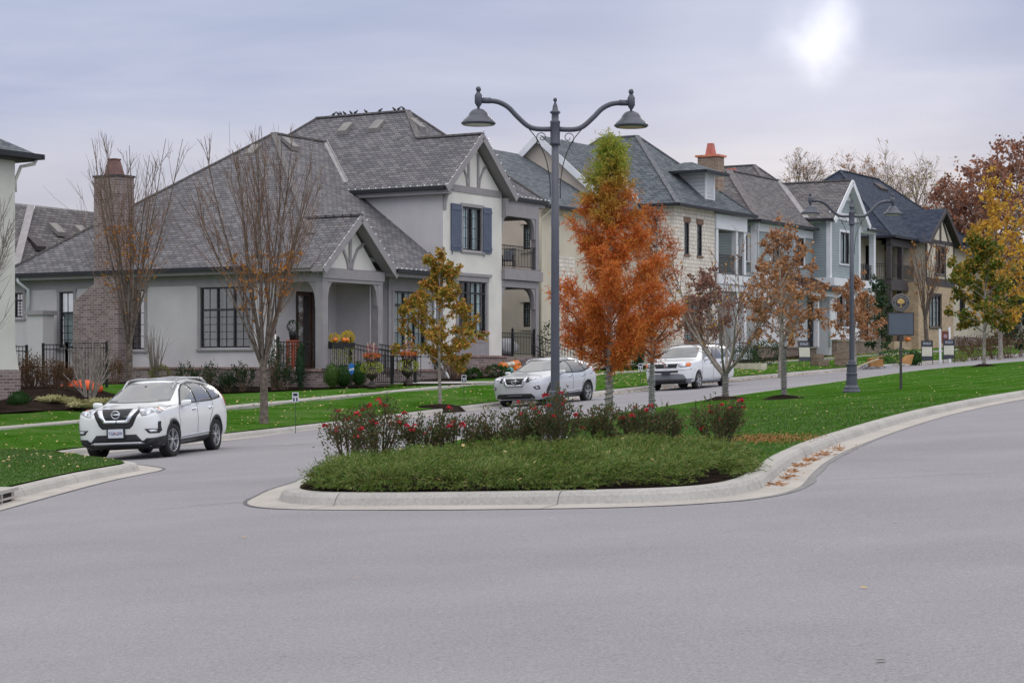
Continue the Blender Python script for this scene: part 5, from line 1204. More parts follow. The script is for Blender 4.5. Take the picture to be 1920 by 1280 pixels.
    def arches(c, mat=PLAS, w=.055, a0=-.12, a1=pi+.12):
        s = c.s; R = s['R']+.045
        for x in (s['fa'], s['ra']):
            for sg in (-1, 1):
                m = MB(); vs = []; n = 26
                for i in range(n+1):
                    a = a0 + (a1-a0)*i/n
                    for rr in (R-.012, R+w*.5, R+w):
                        px, pz = x+cos(a)*rr, s['R']+sin(a)*rr
                        h, _ = c.ray('L' if sg < 0 else 'S', px, max(pz, .25))
                        if h is None: h = Vector((px, sg*s['W']/2, pz))
                        yy = h.y + sg*(.012 if rr != R+w else -.004); vs.append((px, yy, pz))
                    vs.append((x+cos(a)*(R-.014), vs[-3][1]-sg*.12, s['R']+sin(a)*(R-.014)))
                fs_ = []
                for i in range(n):
                    b = i*4; fs_ += [(b,b+1,b+5,b+4),(b+1,b+2,b+6,b+5),(b+3,b,b+4,b+7)]
                m.add(vs, fs_); make('wheel_arch_trim', m, mat, c.root, True)
def emblem_ring(c, z, r=.075, y=0.):
    h, _ = c.ray('F', y, z); m = MB(); x = h.x-.03
    vs = []; pts = [(x, y+cos(2*pi*i/28)*r*1.12, z+sin(2*pi*i/28)*r) for i in range(29)]; m.tube(pts, .012, 6); m.bar((x-.004, y-r*1.3, z), (x-.004, y+r*1.3, z), .012, .034)
    return m
def text_obj(name, s, size, mat, loc, rot, parent, ext=.002, cond=1.):
    cu = bpy.data.curves.new(name, 'FONT'); cu.body = s; cu.size = size; cu.align_x = 'CENTER'; cu.align_y = 'CENTER'; cu.extrude = ext; cu.materials.append(mat)
    o = bpy.data.objects.new(name, cu); COL.objects.link(o); o.parent = parent; o.location = loc; o.rotation_euler = rot; o.scale = (cond, 1, 1)
    bpy.context.view_layer.update(); me = bpy.data.meshes.new_from_object(o.evaluated_get(bpy.context.evaluated_depsgraph_get()))   # lettering as plain mesh
    q = bpy.data.objects.new(name, me); COL.objects.link(q); q.parent = parent; q.location = loc; q.rotation_euler = rot; q.scale = (cond, 1, 1)
    bpy.data.objects.remove(o); q.name = name; return q
def tiltn(): return Vector((-.04, -.003, 1)).normalized()
def ground_at(x, y): return (x, y, gz(x, y))

def car_rogue():
    s = dict(L=4.69, W=1.84, R=.365, fa=.95, ra=3.655, paint=PW, xf=(.72,6.0), xr=(.6,4.), n0=2.5, n1=3.3, k=.17,
        top=[(0,.86),(.03,.98),(.08,1.045),(.2,1.075),(.5,1.10),(1.0,1.14),(1.2,1.17),(1.98,1.56),(2.2,1.635),(2.8,1.675),(3.5,1.655),(4.05,1.585),(4.3,1.46),(4.52,1.2),(4.63,1.05),(4.69,.8)],
        belt=[(0,.78),(.05,.9),(.15,.97),(.4,1.0),(1.2,1.04),(3,1.08),(4.1,1.15),(4.45,1.08),(4.69,.72)], bot=[(0,.42),(.08,.29),(.4,.21),(4.2,.25),(4.55,.33),(4.69,.5)],
        side=[(.1,.93),(.25,.972),(.45,.985),(.62,1.0),(.8,.992),(.92,.975),(1.,.962)])
    x, y = -8.2, 41.0; rz = atan2(1, .19)
    c = Car(s, 'white crossover parked at the left kerb, facing us, with roof rails and a number plate', ground_at(x, y), rz, tiltn())
    # front face
    c.patch('grille', [(-.56,1.06),(.56,1.06),(.47,.93),(.37,.72),(.3,.655),(-.3,.655),(-.37,.72),(-.47,.93)], 'F', PLAS, off=.006, res=.05)
    g = [o for o in kids(c.root) if o.name.startswith('grille')][0]
    ch = MB(); 
    for sg in (-1, 1): c.patch('', [(sg*.46,1.055),(sg*.34,1.055),(sg*.225,.835),(sg*.0,.835),(sg*.0,.775),(sg*.25,.775),(sg*.285,.79)][::sg], 'F', None, off=.022, res=.04, mb=ch)
    make('chrome_v', ch, CHR, g, True)
    make('emblem', emblem_ring(c, .95, .078), CHR, g, True)
    c.mirror_front('headlight', [(.47,1.055),(.62,1.075),(.86,1.105),(.9,1.07),(.84,.99),(.66,.925),(.56,.91)], LENS, off=.012, res=.035)
    lm = MB()
    for sg in (-1, 1):
        for yy, zz in ((.63,.985),(.76,1.01)):
            h, n = c.ray('F', sg*yy, zz); lm.ball((h.x-.01, sg*yy, zz), .036, 6)
    make('lamp_projector', lm, paint('projector_glass', (.5,.52,.56), .1, coat=1.), g, True)
    am = MB()
    for v in ('L','S'): c.patch('', [(.37,1.05),(.45,1.06),(.44,1.01),(.37,1.0)], v, None, off=.016, res=.03, mb=am)
    make('turn_lens', am, AMBER, g, True); c.both('headlight_side', [(.1,1.0),(.2,1.06),(.36,1.085),(.47,1.095),(.4,1.0),(.2,.95)], LENS, off=.01, res=.03); c.both('bumper_corner', [(.02,.45),(.2,.47),(.5,.49),(.5,.2),(.02,.2)], PLAS, off=.006, res=.03)
    c.patch('lower_intake', [(-.44,.535),(.44,.535),(.58,.375),(-.58,.375)], 'F', PLAS, off=.004)
    c.patch('bumper_trim', [(-.92,.46),(-.8,.44),(-.62,.345),(-.5,.335),(.5,.335),(.62,.345),(.8,.44),(.92,.46),(.92,.2),(-.92,.2)], 'F', PLAS, off=.008)
    c.patch('skid_strip', [(-.54,.375),(.54,.375),(.52,.335),(-.52,.335)], 'F', CHR, off=.02)
    c.mirror_front('fog_light_surround', [(.9,.79),(.87,.79),(.865,.64),(.62,.645),(.70,.55),(.87,.545),(.9,.6)], PLAS, off=.008, res=.035)
    c.mirror_front('fog_light', [(.70,.62),(.85,.625),(.84,.575),(.73,.575)], LENS, off=.016, res=.03)
    h, _ = c.ray('F', 0, .56); px = h.x-.035
    m = MB(); m.box(px, px+.02, -.2, .2, .45, .68); nb = make('plate_holder', m, PLAS, c.root)
    m = MB(); m.box(px-.008, px, -.165, .165, .475, .655); pl = make('number_plate', m, PLATE, c.root)
    text_obj('plate_number', 'TG8 L8W', .1, INK, (px-.011, 0, .56), (pi/2, 0, -pi/2), pl, cond=.74)
    m = MB(); m.ball((px-.009, -.0, .57), .018, 5); make('plate_dot', m, paint('plate_red', (.5,.12,.1), .5), pl)
    # glass
    c.patch('windscreen', [(-.70,1.185),(-.3,1.165),(.3,1.165),(.70,1.185),(.585,1.55),(.3,1.575),(-.3,1.575),(-.585,1.55)], 'F', CWS, off=.009, res=.05)
    c.patch('sunroof', [(2.3,-.42),(3.1,-.42),(3.1,.42),(2.3,.42)], 'T', CGL, off=.003)
    c.both('window_surround', [(1.42,1.10),(1.95,1.42),(2.2,1.525),(2.7,1.575),(3.4,1.535),(3.85,1.405),(4.08,1.24),(4.03,1.19),(3.4,1.135)], PLAS, off=.009)
    c.both('side_window', [(1.54,1.13),(1.98,1.41),(2.2,1.505),(2.36,1.52),(2.42,1.13)], CFG, off=.015)
    c.both('side_window', [(2.48,1.13),(2.44,1.525),(2.7,1.54),(3.2,1.52),(3.42,1.15)], CGL, off=.015)
    c.both('side_window', [(3.48,1.165),(3.27,1.515),(3.4,1.505),(3.8,1.395),(4.0,1.25),(3.96,1.21)], CGL, off=.015)
    c.both('sill_trim', [(1.36,.27),(1.36,.36),(3.25,.4),(3.25,.27)], PLAS, off=.008); c.both('sill_strip', [(1.4,.40),(1.4,.43),(3.2,.47),(3.2,.44)], CHR, off=.01)
    sm_ = MB()
    for v in ('L', 'S'):
        c.line(sm_, [(1.42,1.08),(1.32,.95),(1.33,.55),(1.42,.42)], v); c.line(sm_, [(2.45,1.1),(2.45,.45)], v); c.line(sm_, [(3.5,1.15),(3.45,.95),(3.25,.75),(3.2,.45)], v)
        c.line(sm_, [(.55,1.04),(.9,1.075),(1.3,1.1)], v, .005)
    c.line(sm_, [(-.88,1.09),(-.5,1.068),(0,1.062),(.5,1.068),(.88,1.09)], 'F', .007)
    make('panel_gap', sm_, PLAS, c.root)
    for v, sg in (('L',-1),('S',1)):
        for x0 in (2.24, 3.3):
            h, n = c.ray(v, x0, .98); m = MB(); m.tube([(x0-.09, h.y+sg*.02, .985),(x0+.09, h.y+sg*.02, .995)], .016, 7); m.ball((x0-.07, h.y, .985), .035, 5); make('door_handle', m, CHR if v == 'L' else PW, c.root, True)
    c.both('tail_light', [(4.3,1.16),(4.34,1.3),(4.5,1.2),(4.62,1.05),(4.6,.98),(4.35,1.03)], REDL, off=.01)
    c.mirrors(1.5, 1.13, .99, PW); c.rails(1.85, 4.0, .565, .075, cross=(2.25, 3.35)); c.arches(); c.wheels((5, .17), steer=-.1)
    h, _ = c.ray('F', 0, 1.5); m = MB(); m.ball((h.x-.0, .03, 1.49), .035, 5); make('sensor_housing', m, PLAS, c.root, True)
    return c

def car_murano():
    s = dict(L=4.90, W=1.93, R=.375, fa=.98, ra=3.805, paint=PS_, xf=(.85,4.4), xr=(.75,3.2), n0=2.5, n1=3.1, k=.19,
        top=[(0,.80),(.03,.91),(.08,.98),(.2,1.015),(.55,1.06),(1.05,1.12),(1.25,1.16),(2.1,1.53),(2.4,1.61),(3.0,1.65),(3.6,1.62),(4.15,1.52),(4.45,1.36),(4.66,1.15),(4.82,1.02),(4.9,.8)],
        belt=[(0,.72),(.05,.83),(.15,.9),(.4,.94),(1.2,1.01),(2.4,1.02),(3.3,1.04),(4.1,1.16),(4.5,1.1),(4.9,.72)], bot=[(0,.40),(.08,.27),(.4,.2),(4.3,.25),(4.7,.35),(4.9,.5)],
        side=[(.1,.92),(.25,.955),(.45,.975),(.65,1.0),(.8,.995),(.92,.98),(1.,.965)])
    x, y = .1, 66.2; rz = atan2(1, .52)
    c = Car(s, 'silver crossover parked behind the tall lamp post', ground_at(x, y), rz, tiltn())
    c.patch('grille', [(-.5,1.0),(.5,1.0),(.42,.86),(.3,.66),(-.3,.66),(-.42,.86)], 'F', PLAS, off=.006, res=.05); g = [o for o in kids(c.root) if o.name.startswith('grille')][0]
    ch = MB()
    for sg in (-1, 1): c.patch('', [(sg*.47,.99),(sg*.39,.99),(sg*.27,.745),(sg*0,.735),(sg*0,.675),(sg*.3,.675),(sg*.345,.71)][::sg], 'F', None, off=.022, res=.04, mb=ch)
    make('chrome_v', ch, CHR, g, True); make('emblem', emblem_ring(c, .86, .085), CHR, g, True)
    c.mirror_front('headlight', [(.52,.92),(.7,1.0),(.93,1.09),(.945,1.03),(.86,.935),(.66,.875),(.55,.865)], LENS, off=.012, res=.035)
    c.mirror_front('headlight_bezel', [(.47,.97),(.56,.95),(.56,.83),(.44,.80)], PLAS, off=.008, res=.03)
    c.patch('lower_intake', [(-.62,.44),(.62,.44),(.72,.33),(.68,.25),(-.68,.25),(-.72,.33)], 'F', PLAS, off=.006)
    c.mirror_front('fog_light_surround', [(.68,.66),(.86,.7),(.88,.58),(.76,.57)], PLAS, off=.008, res=.03); c.mirror_front('fog_light', [(.75,.64),(.84,.66),(.84,.6),(.77,.6)], LENS, off=.016, res=.03)
    c.patch('bumper_lip', [(-.86,.26),(.86,.26),(.8,.21),(-.8,.21)], 'F', CHR, off=.012)
    c.patch('windscreen', [(-.72,1.18),(-.3,1.155),(.3,1.155),(.72,1.18),(.6,1.5),(.3,1.54),(-.3,1.54),(-.6,1.5)], 'F', CWS, off=.009)
    c.patch('sunroof', [(2.5,-.42),(3.3,-.42),(3.3,.42),(2.5,.42)], 'T', CGL, off=.003)
    c.both('window_surround', [(1.45,1.07),(2.05,1.4),(2.4,1.5),(2.9,1.535),(3.5,1.475),(3.9,1.36),(4.1,1.25),(4.03,1.2),(3.5,1.09),(3.2,1.075)], PLAS, off=.009)
    c.both('side_window', [(1.6,1.1),(2.1,1.39),(2.4,1.48),(2.5,1.485),(2.58,1.09)], CFG, off=.015)
    c.both('side_window', [(2.64,1.09),(2.57,1.49),(2.9,1.51),(3.3,1.49),(3.55,1.13),(3.4,1.1)], CGL, off=.015)
    c.both('side_window', [(3.6,1.15),(3.38,1.46),(3.6,1.42),(3.88,1.335),(4.0,1.235)], CGL, off=.015)
    c.both('sill_trim', [(1.4,.27),(1.4,.36),(3.4,.42),(3.4,.27)], PLAS, off=.008); c.both('sill_strip', [(1.45,.38),(1.45,.43),(3.35,.52),(3.35,.47)], CHR, off=.012)
    q = MB()
    for v in ('L', 'S'):
        c.line(q, [(1.45,1.05),(1.36,.9),(1.38,.5)], v); c.line(q, [(2.6,1.07),(2.6,.45)], v); c.line(q, [(3.65,1.15),(3.55,.9),(3.38,.7),(3.35,.5)], v)
    make('panel_gap', q, PLAS, c.root)
    for v, sg in (('L',-1),('S',1)):
        for x0 in (2.38, 3.4):
            h, n = c.ray(v, x0, .98); m = MB(); m.tube([(x0-.1, h.y+sg*.02, .96),(x0+.1, h.y+sg*.02, .98)], .018, 7); m.ball((x0-.07, h.y, .96), .035, 5); make('door_handle', m, CHR, c.root, True)
    c.both('tail_light', [(4.25,1.13),(4.35,1.2),(4.66,1.13),(4.84,1.0),(4.8,.95),(4.5,1.05)], REDL, off=.012)
    c.mirrors(1.6, 1.11, 1.03, PS_); c.rails(2.1, 4.05, .6, .05, mat=ALLOY); c.arches(w=.03); c.wheels((5, .13), steer=.06)
    return c

def car_pilot():
    s = dict(L=4.77, W=1.96, R=.365, fa=.93, ra=3.63, paint=PW2, xf=(.8,5.), xr=(.35,4.5), n0=3.0, n1=4.2, k=.13, tw=.06,
        top=[(0,.94),(.03,1.03),(.1,1.085),(.5,1.12),(1.05,1.18),(1.2,1.21),(1.78,1.63),(1.95,1.7),(2.6,1.735),(3.6,1.73),(4.3,1.7),(4.45,1.64),(4.6,1.25),(4.7,1.1),(4.77,.85)],
        belt=[(0,.87),(.06,.97),(.3,1.02),(1.2,1.08),(3,1.1),(4.4,1.13),(4.77,.8)], bot=[(0,.36),(.08,.25),(.4,.24),(4.4,.28),(4.77,.4)],
        side=[(.1,.95),(.25,.975),(.45,.99),(.65,1.0),(.8,.995),(.92,.985),(1.,.975)])
    x, y = 5.95, 75.8; rz = atan2(1, .53)
    c = Car(s, 'older boxy white SUV with an orange turn lens parked uphill', ground_at(x, y), rz, tiltn())
    c.patch('grille', [(-.5,1.02),(.5,1.02),(.42,.86),(-.42,.86)], 'F', PLAS, off=.01, res=.05); g = [o for o in kids(c.root) if o.name.startswith('grille')][0]
    h, _ = c.ray('F', 0, .94); m = MB(); xx = h.x-.03
    for sg in (-1, 1): m.bar((xx, sg*.055, .995), (xx, sg*.035, .885), .02, .022, up=(1,0,0)); 
    m.bar((xx,-.04,.94),(xx,.04,.94), .02, .022); m.tube([(xx, -.085, 1.0),(xx, .085, 1.0),(xx, .06, .875),(xx, -.06, .875),(xx, -.085, 1.0)], .008, 5); make('emblem', m, CHR, g, True)
    c.mirror_front('headlight', [(.52,1.03),(.86,1.07),(.93,1.02),(.9,.9),(.6,.87),(.5,.93)], LENS, off=.01, res=.035); 
    am = MB()
    for sg in (-1, 1): c.patch('', [(sg*.8,1.02),(sg*.93,1.03),(sg*.92,.9),(sg*.8,.91)][::-sg], 'F', None, off=.017, res=.03, mb=am)
    make('turn_lens', am, AMBER, g, True)
    c.patch('upper_intake', [(-.5,.76),(.5,.76),(.48,.68),(-.48,.68)], 'F', PLAS, off=.008); c.patch('bumper_trim', [(-.97,.44),(-.8,.44),(-.7,.6),(-.5,.64),(.5,.64),(.7,.6),(.8,.44),(.97,.44),(.97,.2),(-.97,.2)], 'F', SKIRT, off=.012)
    c.patch('lower_intake', [(-.8,.43),(.8,.43),(.75,.28),(-.75,.28)], 'F', PLAS, off=.02); c.mirror_front('bumper_strip', [(.5,.81),(.95,.83),(.95,.79),(.5,.77)], CHR, off=.012)
    m = MB(); m.box(-.06, -.03, -.17, .17, .60, .75); make('number_plate', m, paint('dark_plate', (.03,.035,.05), .5), c.root)
    c.patch('windscreen', [(-.74,1.235),(.74,1.235),(.66,1.61),(.3,1.65),(-.3,1.65),(-.66,1.61)], 'F', CWS, off=.009)
    c.both('side_window', [(1.4,1.16),(1.85,1.56),(2.38,1.6),(2.38,1.16)], CFG, off=.011); c.both('side_window', [(2.46,1.16),(2.46,1.6),(3.25,1.6),(3.42,1.2),(3.38,1.16)], CGL, off=.011); c.both('side_window', [(3.52,1.2),(3.36,1.6),(4.2,1.58),(4.32,1.2)], CGL, off=.011)
    c.both('sill_trim', [(1.32,.27),(1.32,.34),(3.22,.34),(3.22,.27)], SKIRT, off=.06); q = MB()
    for v in ('L', 'S'):
        c.line(q, [(1.35,1.13),(1.3,.9),(1.32,.4)], v); c.line(q, [(2.42,1.14),(2.42,.4)], v); c.line(q, [(3.45,1.14),(3.4,.9),(3.2,.7),(3.18,.4)], v)
    make('panel_gap', q, PLAS, c.root)
    for v, sg in (('L',-1),('S',1)):
        for x0 in (2.22, 3.2):
            h, n = c.ray(v, x0, 1.0); m = MB(); m.tube([(x0-.08, h.y+sg*.02, 1.0),(x0+.08, h.y+sg*.02, 1.0)], .02, 6); make('door_handle', m, PLAS, c.root, True)
    c.both('tail_light', [(4.45,1.1),(4.5,1.5),(4.6,1.2),(4.7,1.0),(4.68,.9),(4.5,.95)], REDL, off=.01)
    c.mirrors(1.55, 1.17, 1.06, PW2); c.rails(2.2, 4.2, .66, .06, mat=PLAS); c.arches(mat=PW2, w=.05); c.wheels((6, 0), steer=.03)
    return c
for f in (car_rogue, car_murano, car_pilot): f()
# ------------------------------------------------------------------ plants
def rv(r, a=1.0):
    while True:
        v = Vector((r.uniform(-1,1), r.uniform(-1,1), r.uniform(-1,1)))
        if .01 < v.length < 1: return v.normalized()*a
def stem(mb, r, p, d, Ln, r0, r1, k=5, wob=.12, up=0., sides=5):
    """a wavering tapered branch; returns its points"""
    pts = [Vector(p)]; d = Vector(d).normalized(); st = Ln/k
    for i in range(k):
        d = (d + rv(r, wob) + Vector((0,0,up))).normalized(); pts.append(pts[-1] + d*st)
    mb.tube(pts, [r0 + (r1-r0)*i/k for i in range(k+1)], sides, cap=False)
    return pts
def along(pts, t):
    f = t*(len(pts)-1); i = min(int(f), len(pts)-2); return pts[i].lerp(pts[i+1], f-i), (pts[i+1]-pts[i]).normalized()
def leafq(mb, r, c, s, asp=.62, d=None, spread=1.0, cup=.0):
    u = rv(r) if d is None else (Vector(d) + rv(r, spread)).normalized(); v = u.cross(rv(r))
    if v.length < .05: v = u.orthogonal()
    v = v.normalized()*s*asp*.5; u = u*s; c = Vector(c)
    mb.add([c, c+u*.45+v, c+u, c+u*.45-v], [(0,1,2,3)])
def side_dir(r, d, ang):
    o = d.cross(rv(r)); o = o.normalized() if o.length > 1e-3 else d.orthogonal().normalized()
    return (d*cos(ang) + o*sin(ang)).normalized()
BARK = paint('bark_grey_brown', (.13,.105,.09), .95, var=.35, scale=9, bump=.6, bscale=30); BARKP = paint('bark_pale', (.26,.235,.21), .95, var=.3, scale=9, bump=.6, bscale=30)
BARKD = paint('bark_dark', (.06,.048,.042), .95, var=.3, scale=9, bump=.5, bscale=30); TWIG = paint('twig_brown', (.15,.095,.068), .9, var=.2); TWIGG = paint('twig_grey', (.2,.175,.16), .9, var=.2)
LF_OR = leafmat('orange_leaves', [(.30,.10,.015),(.42,.17,.03),(.26,.12,.04),(.45,.25,.04)])
LF_MAP = leafmat('maple_leaves', [(.09,.14,.02),(.2,.2,.03),(.42,.26,.03),(.46,.2,.04),(.15,.18,.025),(.45,.17,.05),(.33,.25,.03)])
LF_MAPG = leafmat('maple_green_leaves', [(.045,.10,.012),(.07,.13,.015),(.16,.17,.02),(.40,.20,.03),(.05,.11,.015),(.30,.19,.02)])
LF_YEL = leafmat('yellow_leaves', [(.58,.36,.03),(.5,.24,.04),(.64,.44,.04),(.42,.2,.05),(.55,.4,.06)])
LF_OAK = leafmat('oak_brown_leaves', [(.32,.14,.06),(.42,.2,.085),(.23,.11,.06),(.48,.28,.14),(.36,.16,.065)])
LF_PUR = leafmat('purple_brown_leaves', [(.19,.09,.075),(.28,.13,.09),(.15,.09,.08),(.34,.19,.12)])
LF_RUS = leafmat('russet_leaves', [(.23,.09,.06),(.3,.13,.08),(.2,.12,.1),(.3,.18,.13),(.34,.13,.06)])
LF_CYP = leafmat('cypress_needles', [(.60,.16,.03),(.5,.11,.022),(.68,.25,.05),(.4,.08,.02),(.6,.3,.07)], hgrad=(4.5, 5.9, [(.25,.32,.045),(.34,.38,.06),(.19,.27,.035),(.42,.3,.06)]), trans=.3)
LF_CYP2 = leafmat('small_cypress_needles', [(.42,.1,.025),(.34,.08,.02),(.5,.17,.04),(.3,.09,.03)], hgrad=(5.4, 6.6, [(.18,.2,.03),(.24,.22,.04)]), trans=.3)
LF_DG = leafmat('dark_green_leaves', [(.02,.045,.015),(.03,.065,.02),(.02,.05,.03),(.045,.08,.025)]); LF_BOX = leafmat('boxwood_leaves', [(.015,.05,.01),(.03,.085,.015),(.02,.06,.012)])
LF_BRN = leafmat('dry_brown_leaves', [(.10,.055,.025),(.15,.085,.035),(.07,.045,.03),(.2,.12,.05)]); LF_PALE = leafmat('pale_dry_leaves', [(.34,.33,.15),(.42,.38,.2),(.25,.28,.1),(.36,.30,.16)])
LF_ROSE = leafmat('rose_leaves', [(.05,.09,.03),(.07,.115,.04),(.11,.075,.035),(.055,.1,.03),(.17,.08,.05),(.06,.11,.04)]); PETAL = leafmat('rose_petals', [(.62,.025,.05),(.48,.02,.045),(.7,.08,.11)], trans=.15)
LF_JUN = leafmat('juniper_needles', [(.05,.115,.012),(.095,.165,.02),(.06,.13,.028),(.16,.18,.045),(.12,.18,.02),(.22,.2,.085)], trans=.15)
CORD = paint('light_cord', (.1,.12,.13), .6, var=.1)

def mulch_ring(x, y, R=.55):
    m = MB(); n = 18; z = TZ(x, y); r = random.Random(int(x*10))
    vs = [(x, y, z+.11)] + [(x+cos(2*pi*i/n)*R*.45, y+sin(2*pi*i/n)*R*.45, z+.09) for i in range(n)]
    for i in range(n): a = 2*pi*i/n; q = R*r.uniform(.85,1.12); vs.append((x+cos(a)*q, y+sin(a)*q, TZ(x+cos(a)*q, y+sin(a)*q)+.0))
    m.add(vs, [(0,1+i,1+(i+1)%n) for i in range(n)] + [(1+i,1+n+i,1+n+(i+1)%n,1+(i+1)%n) for i in range(n)]); tag(make('mulch_ground', m, M_MULCH), kind='structure')
def wrap(x, y, z0, z1, R, label, turns=26, mat=None):
    m = MB(); r = random.Random(3); pts = []
    for i in range(turns*8): a = 2*pi*i/8; t = i/(turns*8); pts.append((cos(a)*(R*(1-.12*t)+.012), sin(a)*(R*(1-.12*t)+.012), (z1-z0)*t + r.uniform(-.012,.012)))
    m.tube(pts, .011, 4); o = make('string_lights', m, mat or CORD); o.location = (x, y, z0); tag(o, label, 'string lights', 'cords wound round tree trunks')

def new_tree(name, label, cat, x, y, group='street trees', z=None):
    return thing(name, label, cat, (x, y, TZ(x, y)-.03 if z is None else z), 0, group)
def vase_tree(px, Y, h, label, seed, spread=.30, fork=1.75, nlimb=11, r0=.125, leaf=260, leafmat_=None, zl=(1.8,5.5), twmat=None, bark=None, leafs=.09, lr=.55, name='vase_tree', dens=1.0, rs=1.0):
    r = random.Random(seed); x = U(px)*Y; T = new_tree(name, label, 'tree', x, Y)
    tr = MB(); tr.lathe([(r0*1.45,-.1),(r0*1.15,.12),(r0,.5)], (0,0,0), 10); top = stem(tr, r, (0,0,.45), (0,0,1), fork-.45, r0, r0*.82, 4, .04, 0, 10)
    br = MB(); tips = []; c = top[-1]
    for i in range(nlimb):
        a = 2*pi*i/nlimb + r.uniform(-.3,.3); lean = spread*r.uniform(.35,1.25); st = c + Vector((0,0,r.uniform(-.45,.15)))
        d = Vector((cos(a)*lean, sin(a)*lean, 1)); Ln = (h-fork)*r.uniform(.92,1.14)
        P = stem(tr, r, st, d, Ln*.98, r0*.36*rs, .008*rs, 9, .05, .02, 5)
        for k in range(int(13*dens)):
            t = r.uniform(.12, .93); q, dd = along(P, t); l2 = Ln*(1-t)*r.uniform(.35,.7)+.35
            P2 = stem(br, r, q, side_dir(r, dd, r.uniform(.22,.5)), l2, .012*rs, .004*rs, 5, .07, .09, 3); tips.append(P2)
            for m in range(3):
                q2, d2 = along(P2, r.uniform(.15,.9)); P3 = stem(br, r, q2, side_dir(r, d2, r.uniform(.3,.7)), l2*r.uniform(.25,.5), .007*rs, .003*rs, 3, .08, .08, 3); tips.append(P3)
    make('trunk', tr, bark or BARK, T, True); make('branches', br, twmat or TWIG, T)
    if leaf:
        lf = MB(); n = 0; tries = 0
        while n < leaf and tries < leaf*30:
            tries += 1; P = r.choice(tips); q, _ = along(P, r.uniform(.1,1)); 
            if not (zl[0] < q.z < zl[1]) or sqrt(q.x**2+q.y**2) > lr + .12*q.z*r.random(): continue
            for _ in range(r.choice((1,1,2,3))): leafq(lf, r, q + rv(r,.07), leafs*r.uniform(.7,1.3), .8, (0,0,-1), .9); n += 1
        make('crown', lf, leafmat_ or LF_OR, T)
    return T
def broad_tree(px, Y, h, cz0, R, label, seed, lmat, nleaf, bark=None, r0=.06, leafs=.13, prof=None, name='maple_tree', group='street trees', nb=26, clump=.3, twmat=None, z=None, tw=1.0, x=None, shift=0, rs=1.0):
    """young street tree: central leader, side limbs filling an uneven oval crown, leaves in clumps on the twigs"""
    r = random.Random(seed); x = U(px)*Y if x is None else x; T = new_tree(name, label, 'tree', x, Y, group, z)
    tr = MB(); tr.lathe([(r0*1.5,-.1),(r0*1.15,.1),(r0,.35)], (0,0,0), 9); lead = stem(tr, r, (0,0,.33), (0,0,1), h*.94-.33, r0, .012, 10, .035, .03, 8)
    prof = prof or [(0,.55),(.12,.9),(.3,1.0),(.55,.78),(.8,.42),(1,.1)]; br = MB(); ends = []
    for i in range(nb):
        t = (i+.5)/nb; z0 = cz0*.75 + (h*.93-cz0*.75)*t*.92; q, dd = along(lead, min(.98, (z0-.33)/(h*.94-.33)))
        a = i*2.4 + r.uniform(-.4,.4); zt = cz0 + (h-cz0)*t; rad = R*interp(prof, t)*r.uniform(.72,1.1)
        e = Vector((cos(a)*rad + shift*t, sin(a)*rad, zt + r.uniform(0,.15)*(h-cz0))); d = (e-q); P = stem(tr, r, q, d.normalized()+Vector((0,0,-.05)), d.length, r0*.42*(1-t*.6), .006, 5, .09, .02, 4)
        ends.append((P, 1.0)); 
        for k in range(int(6*tw)):
            q2, d2 = along(P, r.uniform(.25,.95)); P2 = stem(br, r, q2, side_dir(r, d2, r.uniform(.5,1.0)), d.length*r.uniform(.2,.45)+.1, .009*rs, .003*rs, 3, .15, .03+.05*(rs>1), 3); ends.append((P2, .8))
            if r.random() < .7*tw: q3, d3 = along(P2, .6); P3 = stem(br, r, q3, side_dir(r, d3, .7), d.length*.2+.08, .005*rs, .002*rs, 2, .15, .03, 3); ends.append((P3, .6))
    make('trunk', tr, bark or BARKP, T, True)
    if br.f: make('branches', br, twmat or TWIG, T)
    lf = MB(); n = 0; 
    while n < nleaf:
        P, w = r.choice(ends); q, dd = along(P, r.uniform(.3,1.0)**.7)
        for _ in range(r.randint(3, 9)):
            leafq(lf, r, q + rv(r, clump*r.random()*.5), leafs*r.uniform(.6,1.25), .75, (0,0,-.5), 1.0); n += 1
    make('crown', lf, lmat, T); return T
